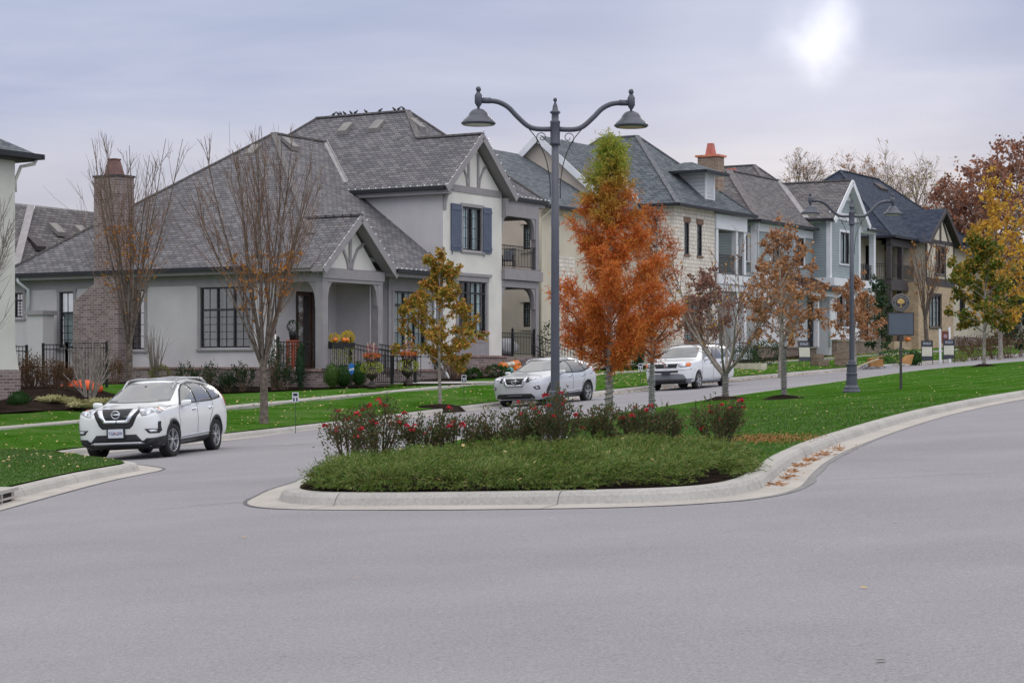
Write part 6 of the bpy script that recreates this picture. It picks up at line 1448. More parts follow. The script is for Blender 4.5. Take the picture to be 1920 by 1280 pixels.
def cypress(px, Y, h, z0, prof, label, seed, lmat, n, r0=.085, gaps=.0, low=False):
    r = random.Random(seed); x = U(px)*Y; T = new_tree('cypress_tree', label, 'tree', x, Y, 'street trees')
    tr = MB(); tr.lathe([(r0*1.7,-.1),(r0*1.25,.15),(r0,.6)], (0,0,0), 10); lead = stem(tr, r, (0,0,.55), (0,0,1), h*.95-.55, r0, .01, 12, .02, .03, 8); br = MB(); lf = MB()
    nb = 64
    for i in range(nb):
        t = (i+.5)/nb; zs = z0 + (h-z0)*t; Rr = interp(prof, t)*r.choice((.35,.6,.85,1.0,1.1,1.25))*r.uniform(.9,1.08); a = i*2.4+r.uniform(-.5,.5)
        rise_ = Rr*r.uniform(.3,.9); zb = max(z0*.8, zs-rise_); q, _ = along(lead, max(0, min(.97, (zb-.55)/(h*.95-.55)))); e = Vector((cos(a)*Rr, sin(a)*Rr, zs)); d = e-q
        P = stem(br, r, q, d.normalized()+Vector((0,0,.12)), d.length, .02*(1-t)+.008, .004, 5, .08, .02, 4)
        if r.random() < gaps: continue
        m = int(n/nb*(.45+Rr/1.0))
        for k in range(m):
            u = r.uniform(.22,1)**.8; q2, dd = along(P, u); q2 = q2 + rv(r, .16*r.random()+.03)
            sd = (dd*.5 + rv(r, .7) + Vector((0,0,-.25))).normalized()
            ln = r.uniform(.14,.34); q3 = q2 + sd*ln
            for s_ in range(7):                                   # feathery spray: needles either side of a twiglet
                c = q2.lerp(q3, s_/7); leafq(lf, r, c, .11, .2, sd*.8 + rv(r, .6), .35)
    make('trunk', tr, BARKP, T, True); make('branches', br, BARKD, T); make('crown', lf, lmat, T); return T

def bush(name, label, cat, x, y, w, h, n, lmat, seed, leafs=.06, group=None, stems=0, stemmat=None, flat=1.0, blooms=0, bloommat=None, z=None, spiky=False, dy=None, top=.0, bl=.028, lowgap=.0):
    r = random.Random(seed); T = thing(name, label, cat, (x, y, (TZ(x, y) if z is None else z)-.02), 0, group); lf = MB()
    if name in ('boxwood', 'topiary', 'columnar_evergreen'): lf.ball((0,0,0), 1, 7); lf.v = [(a*w*.4, b*(dy or w)*.4, h*.5+c*h*.43) for a, b, c in lf.v]
    tips = []; dy = dy or w
    st = MB()
    for i in range(stems):
        a = r.uniform(0, 2*pi); q = r.random()**.5; e = Vector((cos(a)*q*w*.5, sin(a)*q*dy*.5, h*(1-.35*q*q)*r.uniform(.75,1.08)))
        b = Vector((cos(a)*q*w*.14, sin(a)*q*dy*.14, 0)); P = stem(st, r, b, (e-b)+Vector((0,0,.1)), (e-b).length, .012*h+.002, .003, 6, .1, .0, 4); tips.append(P)
        for k in range(3): q2, d2 = along(P, r.uniform(.4,.95)); tips.append(stem(st, r, q2, side_dir(r, d2, r.uniform(.4,.9)), h*r.uniform(.12,.3), .004, .002, 3, .14, .03, 3))
    if stems: make('stems', st, stemmat or TWIG, T)
    for i in range(n):
        if tips and r.random() < .85: P = r.choice(tips); q, _ = along(P, r.uniform(lowgap, 1)); q = q + rv(r, .06*w)
        else:
            v = rv(r); q = Vector((v.x*w*.5, v.y*dy*.5, h*.5 + v.z*h*.5)) * 1.0; k = r.uniform(.75,1.04)*(1+.12*noise.noise(v*2.2+Vector((seed,0,0)))); q = Vector((q.x*k, q.y*k, h*.5+(q.z-h*.5)*k)); q.z = max(.01, q.z)
        leafq(lf, r, q, leafs*r.uniform(.6,1.35), .16 if spiky else .6, (q-Vector((0,0,h*.3))).normalized() + Vector((0,0,.3)), .8)
    if n: make('foliage', lf, lmat, T)
    if blooms:
        b = MB()
        for i in range(blooms):
            P = r.choice(tips); q, _ = along(P, 1.0 if r.random() < .8 else .8); q = q + Vector((0,0,.02)) + rv(r, .03)
            if r.random() < .85 and q.z < h*.62: P = r.choice(tips); q = P[-1] + Vector((0,0,.02))
            s_ = bl*r.uniform(.7,1.35)
            for k in range(16): v = rv(r); v.z = abs(v.z)*.8-.15; leafq(b, r, q + v*s_*.35, s_*1.15, 1.1, v, .35)
        make('blossoms', b, bloommat or PETAL, T)
    return T

def gen_plants():
    vase_tree(495, 55.3, 8.15, 'bare upright tree with a few orange leaves on the kerbside lawn', 11, .33, 1.75, 13, .115, 520, zl=(1.9,4.9), lr=.75)
    vase_tree(243, 66, 8.9, 'bare upright tree with orange leaves beside the brick chimney', 12, .26, 2.0, 11, .12, 460, zl=(2.0,6.0), lr=.7, dens=.9)
    vase_tree(1738, 119, 7.2, 'bare tree with few leaves before the half timbered house', 13, .3, 2.3, 9, .14, 160, zl=(2,7), lr=1.2, dens=.8, leafs=.14)
    vase_tree(-62, 44, 5.6, 'bare grey tree reaching in at the left edge', 14, .5, 1.9, 9, .07, 0, twmat=TWIGG, bark=BARKP, dens=.7)
    T = broad_tree(825, 64.5, 4.75, 1.35, 1.28, 'small maple with green and orange leaves in a mulch ring', 21, LF_MAP, 10500, r0=.055, leafs=.11, tw=.6, clump=.34); mulch_ring(U(825)*64.5, 64.5, .8)
    broad_tree(1845, 79.5, 5.1, 1.6, 1.5, 'dense green and orange maple on the median lawn', 22, LF_MAPG, 7500, r0=.075, leafs=.14, tw=.6, clump=.42, shift=-.1); mulch_ring(U(1845)*79.5, 79.5, .5)
    broad_tree(1470, 54.5, 4.6, 1.75, 1.12, 'brown leaved oak with a cord wound round its trunk', 23, LF_OAK, 4300, r0=.07, leafs=.095, name='oak_tree', clump=.25, twmat=TWIGG); x=U(1470)*54.5; mulch_ring(x, 54.5, .6); wrap(x, 54.5, TZ(x,54.5)+.02, TZ(x,54.5)+1.7, .078, 'pale cord wound round the brown oak trunk')
    broad_tree(1463, 88, 5.2, 2.2, 1.5, 'brown leaved tree on the kerb lawn behind the corded oak', 24, LF_OAK, 2800, r0=.1, leafs=.12, name='oak_tree', clump=.3)
    broad_tree(1604, 99, 4.6, 1.7, 1.28, 'brown leaved oak behind the farther lamp post', 25, LF_OAK, 4600, r0=.075, leafs=.125, name='oak_tree', clump=.3)
    broad_tree(1325, 84, 4.4, 1.9, 1.25, 'purple brown tree behind the boxy white SUV', 26, LF_PUR, 3200, r0=.09, leafs=.13, name='oak_tree', clump=.35)
    broad_tree(1876, 112, 9.3, 1.7, 2.2, 'tall yellow leaved tree on the far kerb lawn', 27, LF_YEL, 4600, r0=.14, leafs=.2, name='elm_tree', clump=.55, prof=[(0,.5),(.2,.95),(.4,1.0),(.6,.85),(.8,.6),(1,.3)], nb=44)
    # crab apple: low fork, wide bare crown with few leaves
    r = random.Random(5); Y = 57.5; x = U(1360)*Y; T = new_tree('crab_apple_tree', 'wide bare tree with sparse purple and yellow leaves', 'tree', x, Y); tr = MB(); tr.lathe([(.13,-.1),(.1,.1),(.085,.3)], (0,0,0), 10)
    stem(tr, r, (0,0,.3), (0,0,1), .5, .085, .08, 3, .03, 0, 9); br = MB(); lf = MB(); yl = MB(); tips = []
    for i in range(9):
        a = 2*pi*i/9+r.uniform(-.3,.3); P = stem(tr, r, (0,0,.7+r.uniform(-.05,.1)), Vector((cos(a)*.85,sin(a)*.85,.75)), r.uniform(2.2,4.1) if i % 2 else 3.6, .05, .007, 9, .11, .11, 6)
        for k in range(18):
            q, dd = along(P, r.uniform(.2,.97)); P2 = stem(br, r, q, side_dir(r, dd, r.uniform(.35,.9))+Vector((0,0,.2)), r.uniform(.4,1.3), .011, .003, 5, .13, .07, 3); tips.append(P2)
            for m in range(3): q2, d2 = along(P2, r.uniform(.2,.95)); tips.append(stem(br, r, q2, side_dir(r, d2, r.uniform(.4,.9)), r.uniform(.2,.5), .005, .002, 3, .12, .05, 3))
    for i in range(900): P = r.choice(tips); q, _ = along(P, r.random()); (leafq(yl if r.random() < .18 else lf, r, q, .075*r.uniform(.6,1.3), .7, (0,0,-1), .9))
    make('trunk', tr, BARKP, T, True); make('branches', br, TWIG, T); make('crown', lf, LF_PUR, T); make('yellow_leaves', yl, LF_YEL, T); mulch_ring(x, Y, .6); wrap(x, Y, TZ(x,Y)+.02, TZ(x,Y)+.72, .1, 'cord wound round the forked bare trunk', 9)
    # bald cypresses
    cypress(1142, 45.6, 6.55, 1.35, [(0,.6),(.06,1.05),(.18,1.4),(.4,1.3),(.52,1.0),(.62,.72),(.72,.5),(.8,.4),(.88,.4),(.95,.24),(1,.04)], 'tall orange cypress with a green tip beside the near lamp post', 31, LF_CYP, 6800); x = U(1142)*45.6; wrap(x, 45.6, TZ(x,45.6)+.02, TZ(x,45.6)+1.5, .105, 'dark cord wound round the tall cypress trunk', 12, CORD)
    cypress(1222, 48.5, 5.1, 1.5, [(0,.6),(.15,.8),(.3,.72),(.5,.6),(.7,.5),(.85,.4),(1,.08)], 'smaller sparse orange cypress with a pale corded trunk', 32, LF_CYP2, 1700, r0=.06, gaps=.42); x = U(1222)*48.5; wrap(x, 48.5, TZ(x,48.5)+.02, TZ(x,48.5)+1.2, .075, 'pale cord wound tightly round the smaller cypress trunk', 22, paint('pale_cord', (.3,.34,.36), .6))
    # background trees beyond the roofs
    TAN = leafmat('tan_buds', [(.38,.28,.19),(.45,.33,.2),(.32,.23,.17)])
    for i, (px, Y, top, w, n, mt) in enumerate(((1512,185,280,3.3,2400,TAN),(1590,190,290,3.2,3200,LF_OAK),(1650,195,292,3.8,2600,TAN),(1722,185,302,3.6,2800,leafmat('olive_dry_leaves', [(.34,.28,.12),(.28,.22,.12)])))):
        z = 4.0; h = EYE + V(top)*Y - z - 1.2
        broad_tree(px, Y, h, h*.3, w, ['bare grey brown tree, leftmost beyond the roofs','bare tree with rusty leaves beyond the navy roof','bare wide tree above the navy roof ridge','pale leaved bare tree right of the navy roof'][i], 40+i, mt, n, r0=.24, leafs=.17, name='background_tree', clump=.6, z=z, nb=60, tw=3.4, group='bare trees beyond the houses', prof=[(0,.5),(.25,.85),(.5,1),(.75,.85),(.92,.5),(1,.2)], twmat=TWIG, bark=BARKP, rs=2.0)
    for i, (px, Y, top, w) in enumerate(((1782,160,362,3.4),(1822,165,333,4.2),(1862,160,325,4.0),(1905,155,280,5.2),(1958,158,255,6.0))):
        x = U(px)*Y; z = 4.0; h = EYE + V(top)*Y - z
        broad_tree(px, Y, h, h*.25, w, ['small russet tree beyond the end roof','russet brown tree, second from the end roof','dense russet tree above the yellow tree','tall russet tree at the right edge','tallest russet tree cut by the right edge'][i], 60+i, LF_RUS, 3700, r0=.28, leafs=.34, name='russet_tree', clump=1.3, z=z, nb=34, group='russet trees beyond the houses', prof=[(0,.8),(.3,1),(.6,.9),(.85,.6),(1,.25)])
    # far evergreen mass at the right edge
    broad_tree(1915, 122, 5.5, .4, 1.5, 'dark evergreen at the right edge behind the yellow tree', 71, LF_DG, 4500, r0=.12, leafs=.22, name='evergreen_tree', clump=.5, group='street trees', prof=[(0,1),(.3,.95),(.7,.6),(1,.15)])
    # climbing tall evergreen between houses
    broad_tree(1650, 112, 4.2, .6, .75, 'narrow dark evergreen between the sage house and the navy roofed house', 72, LF_DG, 1700, r0=.08, leafs=.18, name='evergreen_tree', clump=.35, prof=[(0,1),(.4,1),(.8,.7),(1,.2)])
    # roses
    rs = [(655,28.6,.95,.92,9),(712,29.2,1.05,.98,14),(790,29.6,.8,.72,5),(852,29.4,.85,.74,4),(925,29.6,.7,.72,1),(985,29.2,.8,.82,5),(1042,28.8,.8,.98,10),(1128,29.2,.75,.72,2),(1200,29.0,.72,.72,6),(1255,29.3,.5,.66,0),(1345,28.0,.85,.86,7)]
    lab = ['rose bush at the left end of the row, spilling over the kerb','fullest rose bush, many red blooms, near the left end','rose bush with small red blooms, third from the left end','thin reddish rose bush, fourth from the left end','sparse rose bush just left of the lamp post pair','rose bush with pink red blooms, left beside the lamp post','tall rose bush around the lamp post foot','rose bush before the tall cypress trunk','rose bush with red blooms before the small cypress','small thin rose bush without blooms','rose bush at the right end of the row']
    for i, (px, Y, w, h, nbl) in enumerate(rs):
        bush('rose_bush', lab[i], 'rose bush', U(px)*Y, Y, w, h, 2100 if w > .7 else 1100, LF_ROSE, 100+i, .042, 'rose bushes on the median', stems=26, stemmat=paint('rose_stem', (.07,.055,.03), .8), blooms=int(nbl*1.4), lowgap=.2, bl=.031)
    # juniper carpet
    r = random.Random(9); poly = [(-2.66,25.3),(-2.42,24.35),(-2.05,23.85),(-1.4,23.3),(-.4,22.62),(.5,22.05),(1.3,21.75),(1.9,21.8),(2.3,22.3),(2.75,23.9),(3.15,25.3),(3.0,27.2),(2.2,28.6),(0,29.4),(-1.8,29.3),(-2.5,28.0)]
    poly = [p for p in offset_line(ISL, .31, True) if p[1] < 27.5 and p[0] < -2] + [p for p in offset_line(ISL, .31, True) if p[1] < 25.0 and p[0] >= -2] + [(3.1,25.8),(3.0,27.2),(2.2,28.6),(0,29.4),(-1.8,29.3),(-2.5,28.0)]
    poly.sort(key=lambda p: atan2(p[1]-25.6, p[0]-.3))
    m = MB(); xs = [p[0] for p in poly]; ys = [p[1] for p in poly]; cnt = 0
    def hmap(x, y):
        d, _ = line_dist((x, y), poly+[poly[0]]); e = sstep(-.3, .3, d); return (.085 + .18*(noise.noise(Vector((x*1.9, y*1.9, 0)))*.7+.5) + .05*noise.noise(Vector((x*5, y*5, 2))))*e + .02
    while cnt < 14000:
        x, y = r.uniform(min(xs), max(xs)), r.uniform(min(ys), max(ys))
        if not inside((x, y), poly): continue
        if (x > .6 and y < 25 and line_dist((x, y), poly+[poly[0]])[0] < .3 and noise.noise(Vector((x*2, y*2, 5))) > .05) or (x < -2.3 and y < 24.9) or x < -2.52: continue
        cnt += 1; hh = hmap(x, y); ed = line_dist((x, y), poly+[poly[0]])[0]; ek = 1 - sstep(.05, .5, ed); z = TZ(x, y) + hh*r.uniform(.55*(1-ek), 1); a = noise.noise(Vector((x*1.1, y*1.1, 7)))*4 + r.uniform(-.7,.7); d = Vector((cos(a), sin(a), .55 + r.uniform(-.2,.35))).normalized(); q = Vector((x, y, z)); ln = r.uniform(.09,.2); d = (d + Vector((x-.3, y-25.6, 0)).normalized()*1.3*ek - Vector((0,0,.45))*ek).normalized()
        for rep in range(3 if ed < .4 else 1):
            q = q + Vector((r.uniform(-.08,.08), r.uniform(-.08,.08), 0))*(rep > 0); e = q + (d + rv(r, .3)*(rep > 0))*ln
            for s_ in range(9): leafq(m, r, q.lerp(e, s_/10), .055*r.uniform(.7,1.3), .17, d + rv(r,.7), .25)
    tag(make('juniper_foliage', m, LF_JUN), 'low grey green juniper carpet filling the front of the median', 'juniper', kind='stuff')
    b = MB(); 
    fill_region('mulch_ground', [(x*.985+.0, y) for x, y in offset_line(poly, .0)], lambda x, y: TZ(x, y)+.012, M_MULCH, .25)['kind'] = 'structure'
    inn = offset_line(ISL, .268, True); lo = [p for p in inn if p[1] < 27 and p[0] < 0] + [p for p in inn if p[1] < 25.2 and p[0] >= 0]
    fill_region('mulch_ground', lo + [(2.7,26.3),(0,26.8)], lambda x, y: TZ(x, y)+.006, M_MULCH, .4)['kind'] = 'structure'
gen_plants()
# ------------------------------------------------------------------ lamp posts
def lamp(label, px, Y, rot=.12):
    x = U(px)*Y; T = thing('street_lamp', label, 'street lamp', (x, Y, TZ(x, Y)-.02), rot, 'double armed street lamps')
    b = MB(); b.lathe([(.001,0),(.27,0),(.27,.05),(.235,.09),(.225,.16),(.17,.22),(.155,.5),(.165,.52),(.165,.56),(.15,.58),(.145,.78),(.17,.80),(.17,.84),(.12,.86),(.11,.92),(.09,.94)], (0,0,0), 12); make('base', b, M_LAMP, T)
    p = MB(); p.lathe([(.074,.9),(.066,3.0),(.058,5.4),(.001,5.4)], (0,0,0), 20); make('post', p, M_LAMP, T, True)
    c = MB(); c.lathe([(.06,4.86),(.088,4.87),(.088,4.9),(.08,4.92),(.08,5.22),(.088,5.24),(.06,5.26),(.058,5.36),(.085,5.38),(.085,5.4),(.05,5.42),(.042,5.48),(.018,5.54),(.018,5.56),(.001,5.56)], (0,0,0), 16); c.ball((0,0,5.59), .034, 6); make('finial', c, M_LAMP, T, True)
    za = 5.12
    for sg in (-1, 1):
        pts = smooth_line([(sg*.06,0,za),(sg*.3,0,za+.0),(sg*.45,0,za+.05),(sg*.62,0,za+.2),(sg*.76,0,za+.34),(sg*.92,0,za+.42),(sg*1.1,0,za+.44),(sg*1.18,0,za+.44)], 4)
        a = MB(); a.tube(pts, .041, 12); a.tube([(sg*1.04,0,za+.44),(sg*1.17,0,za+.44)], .048, 10); arm = make('arm', a, M_LAMP, T, True)
        s_ = MB(); s_.tube(smooth_line([(sg*.57,0,za+.15),(sg*.4,0,za-.03),(sg*.26,0,za-.22),(sg*.14,0,za-.52),(sg*.085,0,za-.85),(sg*.085,0,za-1.1)], 4), .008, 5)
        sp = [(sg*(.215 + cos(.4+t*.55)*(.085-.0056*t)), 0, za-.135 + sin(.4+t*.55)*(.085-.0056*t)) for t in range(-3, 12)]; s_.tube([(sg*.3,0,za-.2)] + sp, .007, 5); make('scroll_bracket', s_, M_BLACK, arm, True)
        hx = sg*1.235; h = MB(); zt = za+.44
        h.lathe([(.001,zt+.2),(.012,zt+.14),(.03,zt+.14),(.05,zt+.1),(.062,zt+.08),(.062,zt-.04),(.045,zt-.07),(.02,zt-.11),(.02,zt-.14),(.001,zt-.14)], (hx,0,0), 14); h.ball((hx,0,zt+.18), .045, 6); hd = make('lamp_head', h, M_LAMP, T, True)
        s = MB(); zs = zt-.13; s.lathe([(.001,zs),(.06,zs-.006),(.11,zs-.032),(.142,zs-.07),(.158,zs-.105),(.163,zs-.12),(.178,zs-.128),(.186,zs-.145),(.205,zs-.152),(.213,zs-.17),(.235,zs-.178),(.245,zs-.196),(.276,zs-.225),(.278,zs-.238),(.25,zs-.262),(.2,zs-.258)], (hx,0,0), 32); make('lamp_shade', s, M_LAMP, hd, True)
        g = MB(); g.lathe([(.001,zs-.272),(.12,zs-.27),(.21,zs-.26)], (hx,0,0), 24); make('lens', g, paint('lamp_lens', (.42,.42,.36), .25, var=.1), hd, True)
    return T
lamp('tall dark grey double armed lamp post rising out of the rose bushes', 1041, 31.6)
lamp('dark grey double armed lamp post on the lawn beyond the trees', 1597, 57.3)
# ------------------------------------------------------------------ things around the houses
def tz_house(s, t): x, y = WM(s, t); return TZ(x, y)
def hthing(name, label, cat, s, t, z=None, group=None):
    x, y = WM(s, t); return thing(name, label, cat, (x, y, TZ(x, y) if z is None else z), ANG, group)
def zr(z): return ZD + KU*z                        # plan height -> metres
ORG = paint('pumpkin_orange', (.62,.17,.02), .45, var=.15, scale=5, coat=.3); TEAL = paint('teal_pumpkin', (.1,.32,.34), .5); WHP = paint('white_pumpkin', (.6,.58,.52), .5); STEMM = paint('pumpkin_stem', (.12,.12,.04), .8); YELP = paint('yellow_pumpkin', (.6,.4,.06), .5)
MUM = leafmat('yellow_mums', [(.62,.45,.01),(.7,.55,.02),(.5,.33,.01)]); MUMO = leafmat('orange_mums', [(.6,.16,.02),(.5,.1,.02),(.65,.25,.04)]); CHART = leafmat('chartreuse_vine', [(.3,.33,.05),(.24,.3,.04),(.38,.36,.08)]); PINKG = leafmat('pink_plume', [(.4,.16,.18),(.3,.1,.12),(.45,.25,.25)]); KALE = leafmat('purple_kale', [(.1,.04,.07),(.05,.07,.04),(.16,.06,.1)])
CARD = paint('cardboard', (.33,.17,.06), .8, var=.1); WOOD = paint('raw_lumber', (.5,.42,.3), .8, var=.1); LPOLE = paint('birch_pole', (.5,.42,.34), .8, var=.2, scale=9); TERRA = paint('terracotta_red', (.42,.1,.045), .7, var=.15)
def pumpkin(s, t, z, R, mat, label):
    x, y = WM(s, t); T = thing('pumpkin', label, 'pumpkin', (x, y, z), 0, 'pumpkins'); m = MB(); n = 40; k = 10; vs = []
    for i in range(k+1):
        a = pi*i/k
        for j in range(n): b = 2*pi*j/n; rr = R*sin(a)*(1-.09*abs(sin(b*4.5))**.6)+.0005; vs.append((cos(b)*rr, sin(b)*rr, R*.82 - R*.82*cos(a)*(1-.14*(1-sin(a)))))
    m.add(vs, [(i*n+j, i*n+(j+1)%n, (i+1)*n+(j+1)%n, (i+1)*n+j) for i in range(k) for j in range(n)]); make('rind', m, mat, T, True)
    q = MB(); q.tube([(0,0,R*1.5),(R*.06,0,R*1.7),(R*.2,0,R*1.85)], [R*.14,R*.1,R*.11], 6); make('stalk', q, STEMM, T)
def urn(s, t, label, seed):
    T = hthing('flower_urn', label, 'planter urn', s, t, tz_house(s, t)); r = random.Random(seed)
    m = MB(); m.box(-.13,.13,-.13,.13,0,.16); m.lathe([(.001,.16),(.12,.16),(.12,.2),(.05,.27),(.07,.36),(.2,.43),(.25,.55),(.24,.62),(.16,.68),(.17,.95),(.24,1.02),(.26,1.04),(.22,1.06),(.001,1.06)], (0,0,0), 20); make('urn', m, paint('dark_urn', (.035,.025,.022), .5, var=.2), T, True)
    for nm, mt, n, zz, rad, hz in (('vine', CHART, 420, .82, .42, .26), ('kale', KALE, 260, 1.16, .26, .14), ('mums', MUMO, 260, 1.24, .33, .1), ('plume', PINKG, 200, 1.48, .2, .2)):
        f = MB()
        for i in range(n): v = rv(r); leafq(f, r, (v.x*rad, v.y*rad, zz+v.z*hz), .07, .6, (0,0,-1) if nm == 'vine' else (0,0,1), 1.0)
        make(nm, f, mt, T)
    p = MB(); 
    for i in range(3): a = i*2.1+seed; p.tube([(cos(a)*.1, sin(a)*.1, 1.05),(cos(a)*.16, sin(a)*.16, 2.05 if seed else 1.75)], .022, 6)
    make('birch_poles', p, LPOLE, T)
def chair(s, t, z, rot, label):
    x, y = WM(s, t); T = thing('patio_chair', label, 'chair', (x, y, z), ANG+rot, 'patio chairs')
    a = MB(); a.box(-.27,.27,-.27,.27,.40,.44); make('seat', a, M_BLACK, T); a = MB(); a.box(-.25,.25,-.25,.25,.44,.54); make('cushion', a, paint('grey_cushion', (.3,.32,.36), .9), T)
    b = MB(); b.bar((-.25,.25,.42),(-.25,.38,.98),.04,.03); b.bar((.25,.25,.42),(.25,.38,.98),.04,.03)
    for i in range(5): b.bar((-.2+.1*i,.26,.45),(-.2+.1*i,.37,.95),.02,.02)
    b.bar((-.27,.38,.98),(.27,.38,.98),.04,.04); make('backrest', b, M_BLACK, T)
    c = MB(); c.box(-.2,.2,.18,.3,.5,.92); make('back_cushion', c, MATS['grey_cushion'], T)
    for dx in (-.25,.25):
        for dy in (-.24,.24): l = MB(); l.bar((dx,dy,0),(dx,dy,.42),.035,.035,up=(1,0,0)); make('leg', l, M_BLACK, T)
        l = MB(); l.bar((dx,-.27,.65),(dx,.3,.68),.05,.03); l.bar((dx,-.26,.42),(dx,-.26,.65),.03,.03,up=(1,0,0)); make('armrest', l, M_BLACK, T)

def house1_props():
    zf, zB = zr(I1['zfl']), zr(I1['zB1'])
    # porch railing, stair rails, gate fence
    railing('porch_railing', 'black iron railing round the left part of the gabled porch', 'railing', [(-7.85,1.9),(-7.85,.28)], I1['zfl'], .95, .12, posts=(0,))
    railing('porch_railing', 'black iron railing under the yellow flower box', 'railing', [(-7.6,-.02),(-6.1,-.02)], I1['zfl'], .95, .12, posts=(1,))
    zg = (tz_house(-6,-2)-ZD)/KU
    for s_, lb in ((-6.12,'left black stair rail running down from the gabled porch'),(-4.4,'right black stair rail running down from the gabled porch')):
        railing('stair_railing', lb, 'railing', [(s_,-.05,0),(s_,-.35,-.05),(s_,-1.9,zg-I1['zfl']+.25)], I1['zfl'], .9, .13)
    a, b = fs(700, -2.25), fs(735, -2.25); c = fs(779, -2.25)
    railing('garden_fence', 'low black iron fence and gate between the two flower urns', 'fence', [(a,-2.25),(b,-2.25),(c,-2.25)], zg+.02, 1.0, .12, posts=(1,2))
    urn(fs(697,-2.6), -2.6, 'left flower urn with birch poles before the porch fence', 0); urn(fs(765,-2.6), -2.6, 'right flower urn behind the black fence posts', 1)
    # flower box
    s0, s1 = fs(615,-.1), fs(658,-.1); T = hthing('flower_box', 'black flower box of yellow mums and little pumpkins on the porch railing', 'flower box', (s0+s1)/2, -.15, zf+.78); r = random.Random(4); w = (s1-s0)*KU/2
    m = MB(); m.box(-w,w,-.14,.14,0,.26); make('box', m, M_BLACK, T)
    for cx, cz, rad, n in ((-w*.55,.42,.24,320),(w*.62,.46,.33,520)):
        f = MB()
        for i in range(n): v = rv(r, r.uniform(.7,1)); leafq(f, r, (cx+v.x*rad, v.y*rad*.8, cz+v.z*rad*.85), .055, .9, v, .8)
        make('yellow_mums', f, MUM, T)
    f = MB()
    for i in range(260): leafq(f, r, (r.uniform(-w,w), r.uniform(-.17,-.1), r.uniform(-.55,.12)), .07, .5, (0,0,-1), .5)
    make('trailing_vine', f, CHART, T)
    for dx in (-w*.75, 0, w*.3): m = MB(); m.ball((dx,-.15,.36), .1, 7); make('small_pumpkin', m, ORG, T, True)
    # terracotta stand and pot
    t_ = ft(549, -7.55); T = hthing('plant_stand', 'red terracotta lattice stand on the gabled porch', 'plant stand', -7.55, t_, zf); m = MB()
    for dx in (-.15,.15):
        for dy in (-.15,.15): m.bar((dx,dy,0),(dx,dy,1.08),.06,.06,up=(1,0,0))
    for i in range(8):
        z = .08+i*.13
        for q in (((-.15,-.15,z),(.15,-.15,z+.13)),((.15,-.15,z),(-.15,-.15,z+.13)),((-.15,-.15,z),(-.15,.15,z+.13)),((-.15,.15,z),(-.15,-.15,z+.13))): m.bar(q[0],q[1],.03,.03)
    m.box(-.19,.19,-.19,.19,1.08,1.13); make('lattice', m, TERRA, T)
    T = hthing('plant_pot', 'black pot of greenery standing on the terracotta stand', 'plant pot', -7.55, t_, zf+1.13); m = MB(); m.lathe([(.001,0),(.12,0),(.17,.34),(.15,.36),(.001,.34)], (0,0,0), 14); make('pot', m, M_BLACK, T, True); f = MB()
    for i in range(260): v = rv(r); leafq(f, r, (v.x*.2, v.y*.2, .55+v.z*.22), .07, .6, v, .8)
    make('foliage', f, LF_DG, T)
    # shrubs by the brick
    B = lambda nm, lb, px, t, w, h, n, mt, sd, **k: (lambda s: bush(nm, lb, k.pop('cat', 'shrub'), *WM(s, t), w, h, n, mt, sd, **k))(fs(px, t))
    def BS(nm, lb, px, s, w, h, n, mt, sd, **k): t = ft(px, s); return bush(nm, lb, k.pop('cat', 'shrub'), *WM(s, t), w, h, n, mt, sd, **k)
    B('boxwood', 'light green upright boxwood, left of the three by the porch base', 622, -.9, .62, 1.0, 900, leafmat('thuja_leaves', [(.04,.09,.012),(.06,.12,.02)]), 201, group='boxwoods by the porch')
    B('boxwood', 'middle dark boxwood of the three by the porch base', 643, -1.0, .8, .9, 1000, LF_BOX, 202, group='boxwoods by the porch'); B('boxwood', 'right dark boxwood beside the blue shield sign', 673, -1.3, .62, 1.0, 900, LF_BOX, 203, group='boxwoods by the porch')
    BS('topiary', 'narrow dark climbing shrub against the porch base', 563, -8.25, .35, 1.9, 700, LF_DG, 204, leafs=.08)
    for i, (px, w, h, bl, st) in enumerate(((349,1.0,1.15,0,14),(392,1.3,1.25,3,18),(428,.8,.9,0,12),(455,1.0,1.2,0,14),(518,1.2,2.1,0,16),(531,1.0,1.1,0,14))):
        BS('garden_shrub', ['dark green shrub, leftmost below the wide window','dark green rose shrub below the wide window','thin shrub below the wide window','dark shrub right of the wide window','tall green shrub behind the nearer bare tree','low dark shrub at the porch corner'][i], px, -8.8, w, h, 1000, LF_DG, 210+i, stems=st, leafs=.075, group='shrubs along the brick base', blooms=bl, bl=.02)
    BS('young_tree', 'thin grey leafless sapling by the stucco wall', 290, -8.9, 1.0, 2.6, 0, LF_DG, 220, stems=22, stemmat=TWIGG, cat='sapling'); BS('garden_shrub', 'yellow green shrub under the grey sapling', 300, -8.9, .9, .8, 600, leafmat('yellow_green_leaves', [(.12,.14,.03),(.2,.2,.04)]), 221, leafs=.07); BS('garden_shrub', 'reddish brown shrub beside the chimney foot', 215, -9.4, 1.4, 1.1, 900, LF_BRN, 222, stems=18, leafs=.07)
    B('twiggy_shrub', 'bare brown twiggy shrub below the shuttered gable', 853, -1.4, 1.5, 1.15, 200, LF_BRN, 230, stems=70, stemmat=TWIG, leafs=.05); B('leafy_plant', 'low green leafy plant beside the twiggy shrub', 886, -1.7, .7, .42, 300, LF_BOX, 231, leafs=.12); B('leafy_plant', 'low green leafy plant behind the silver car bonnet', 932, -1.6, 1.0, .5, 400, LF_BOX, 232, leafs=.12); B('dry_shrub', 'dry brown shrub before the low brick wall', 908, -1.5, .8, .6, 350, LF_BRN, 233, stems=14, leafs=.06)
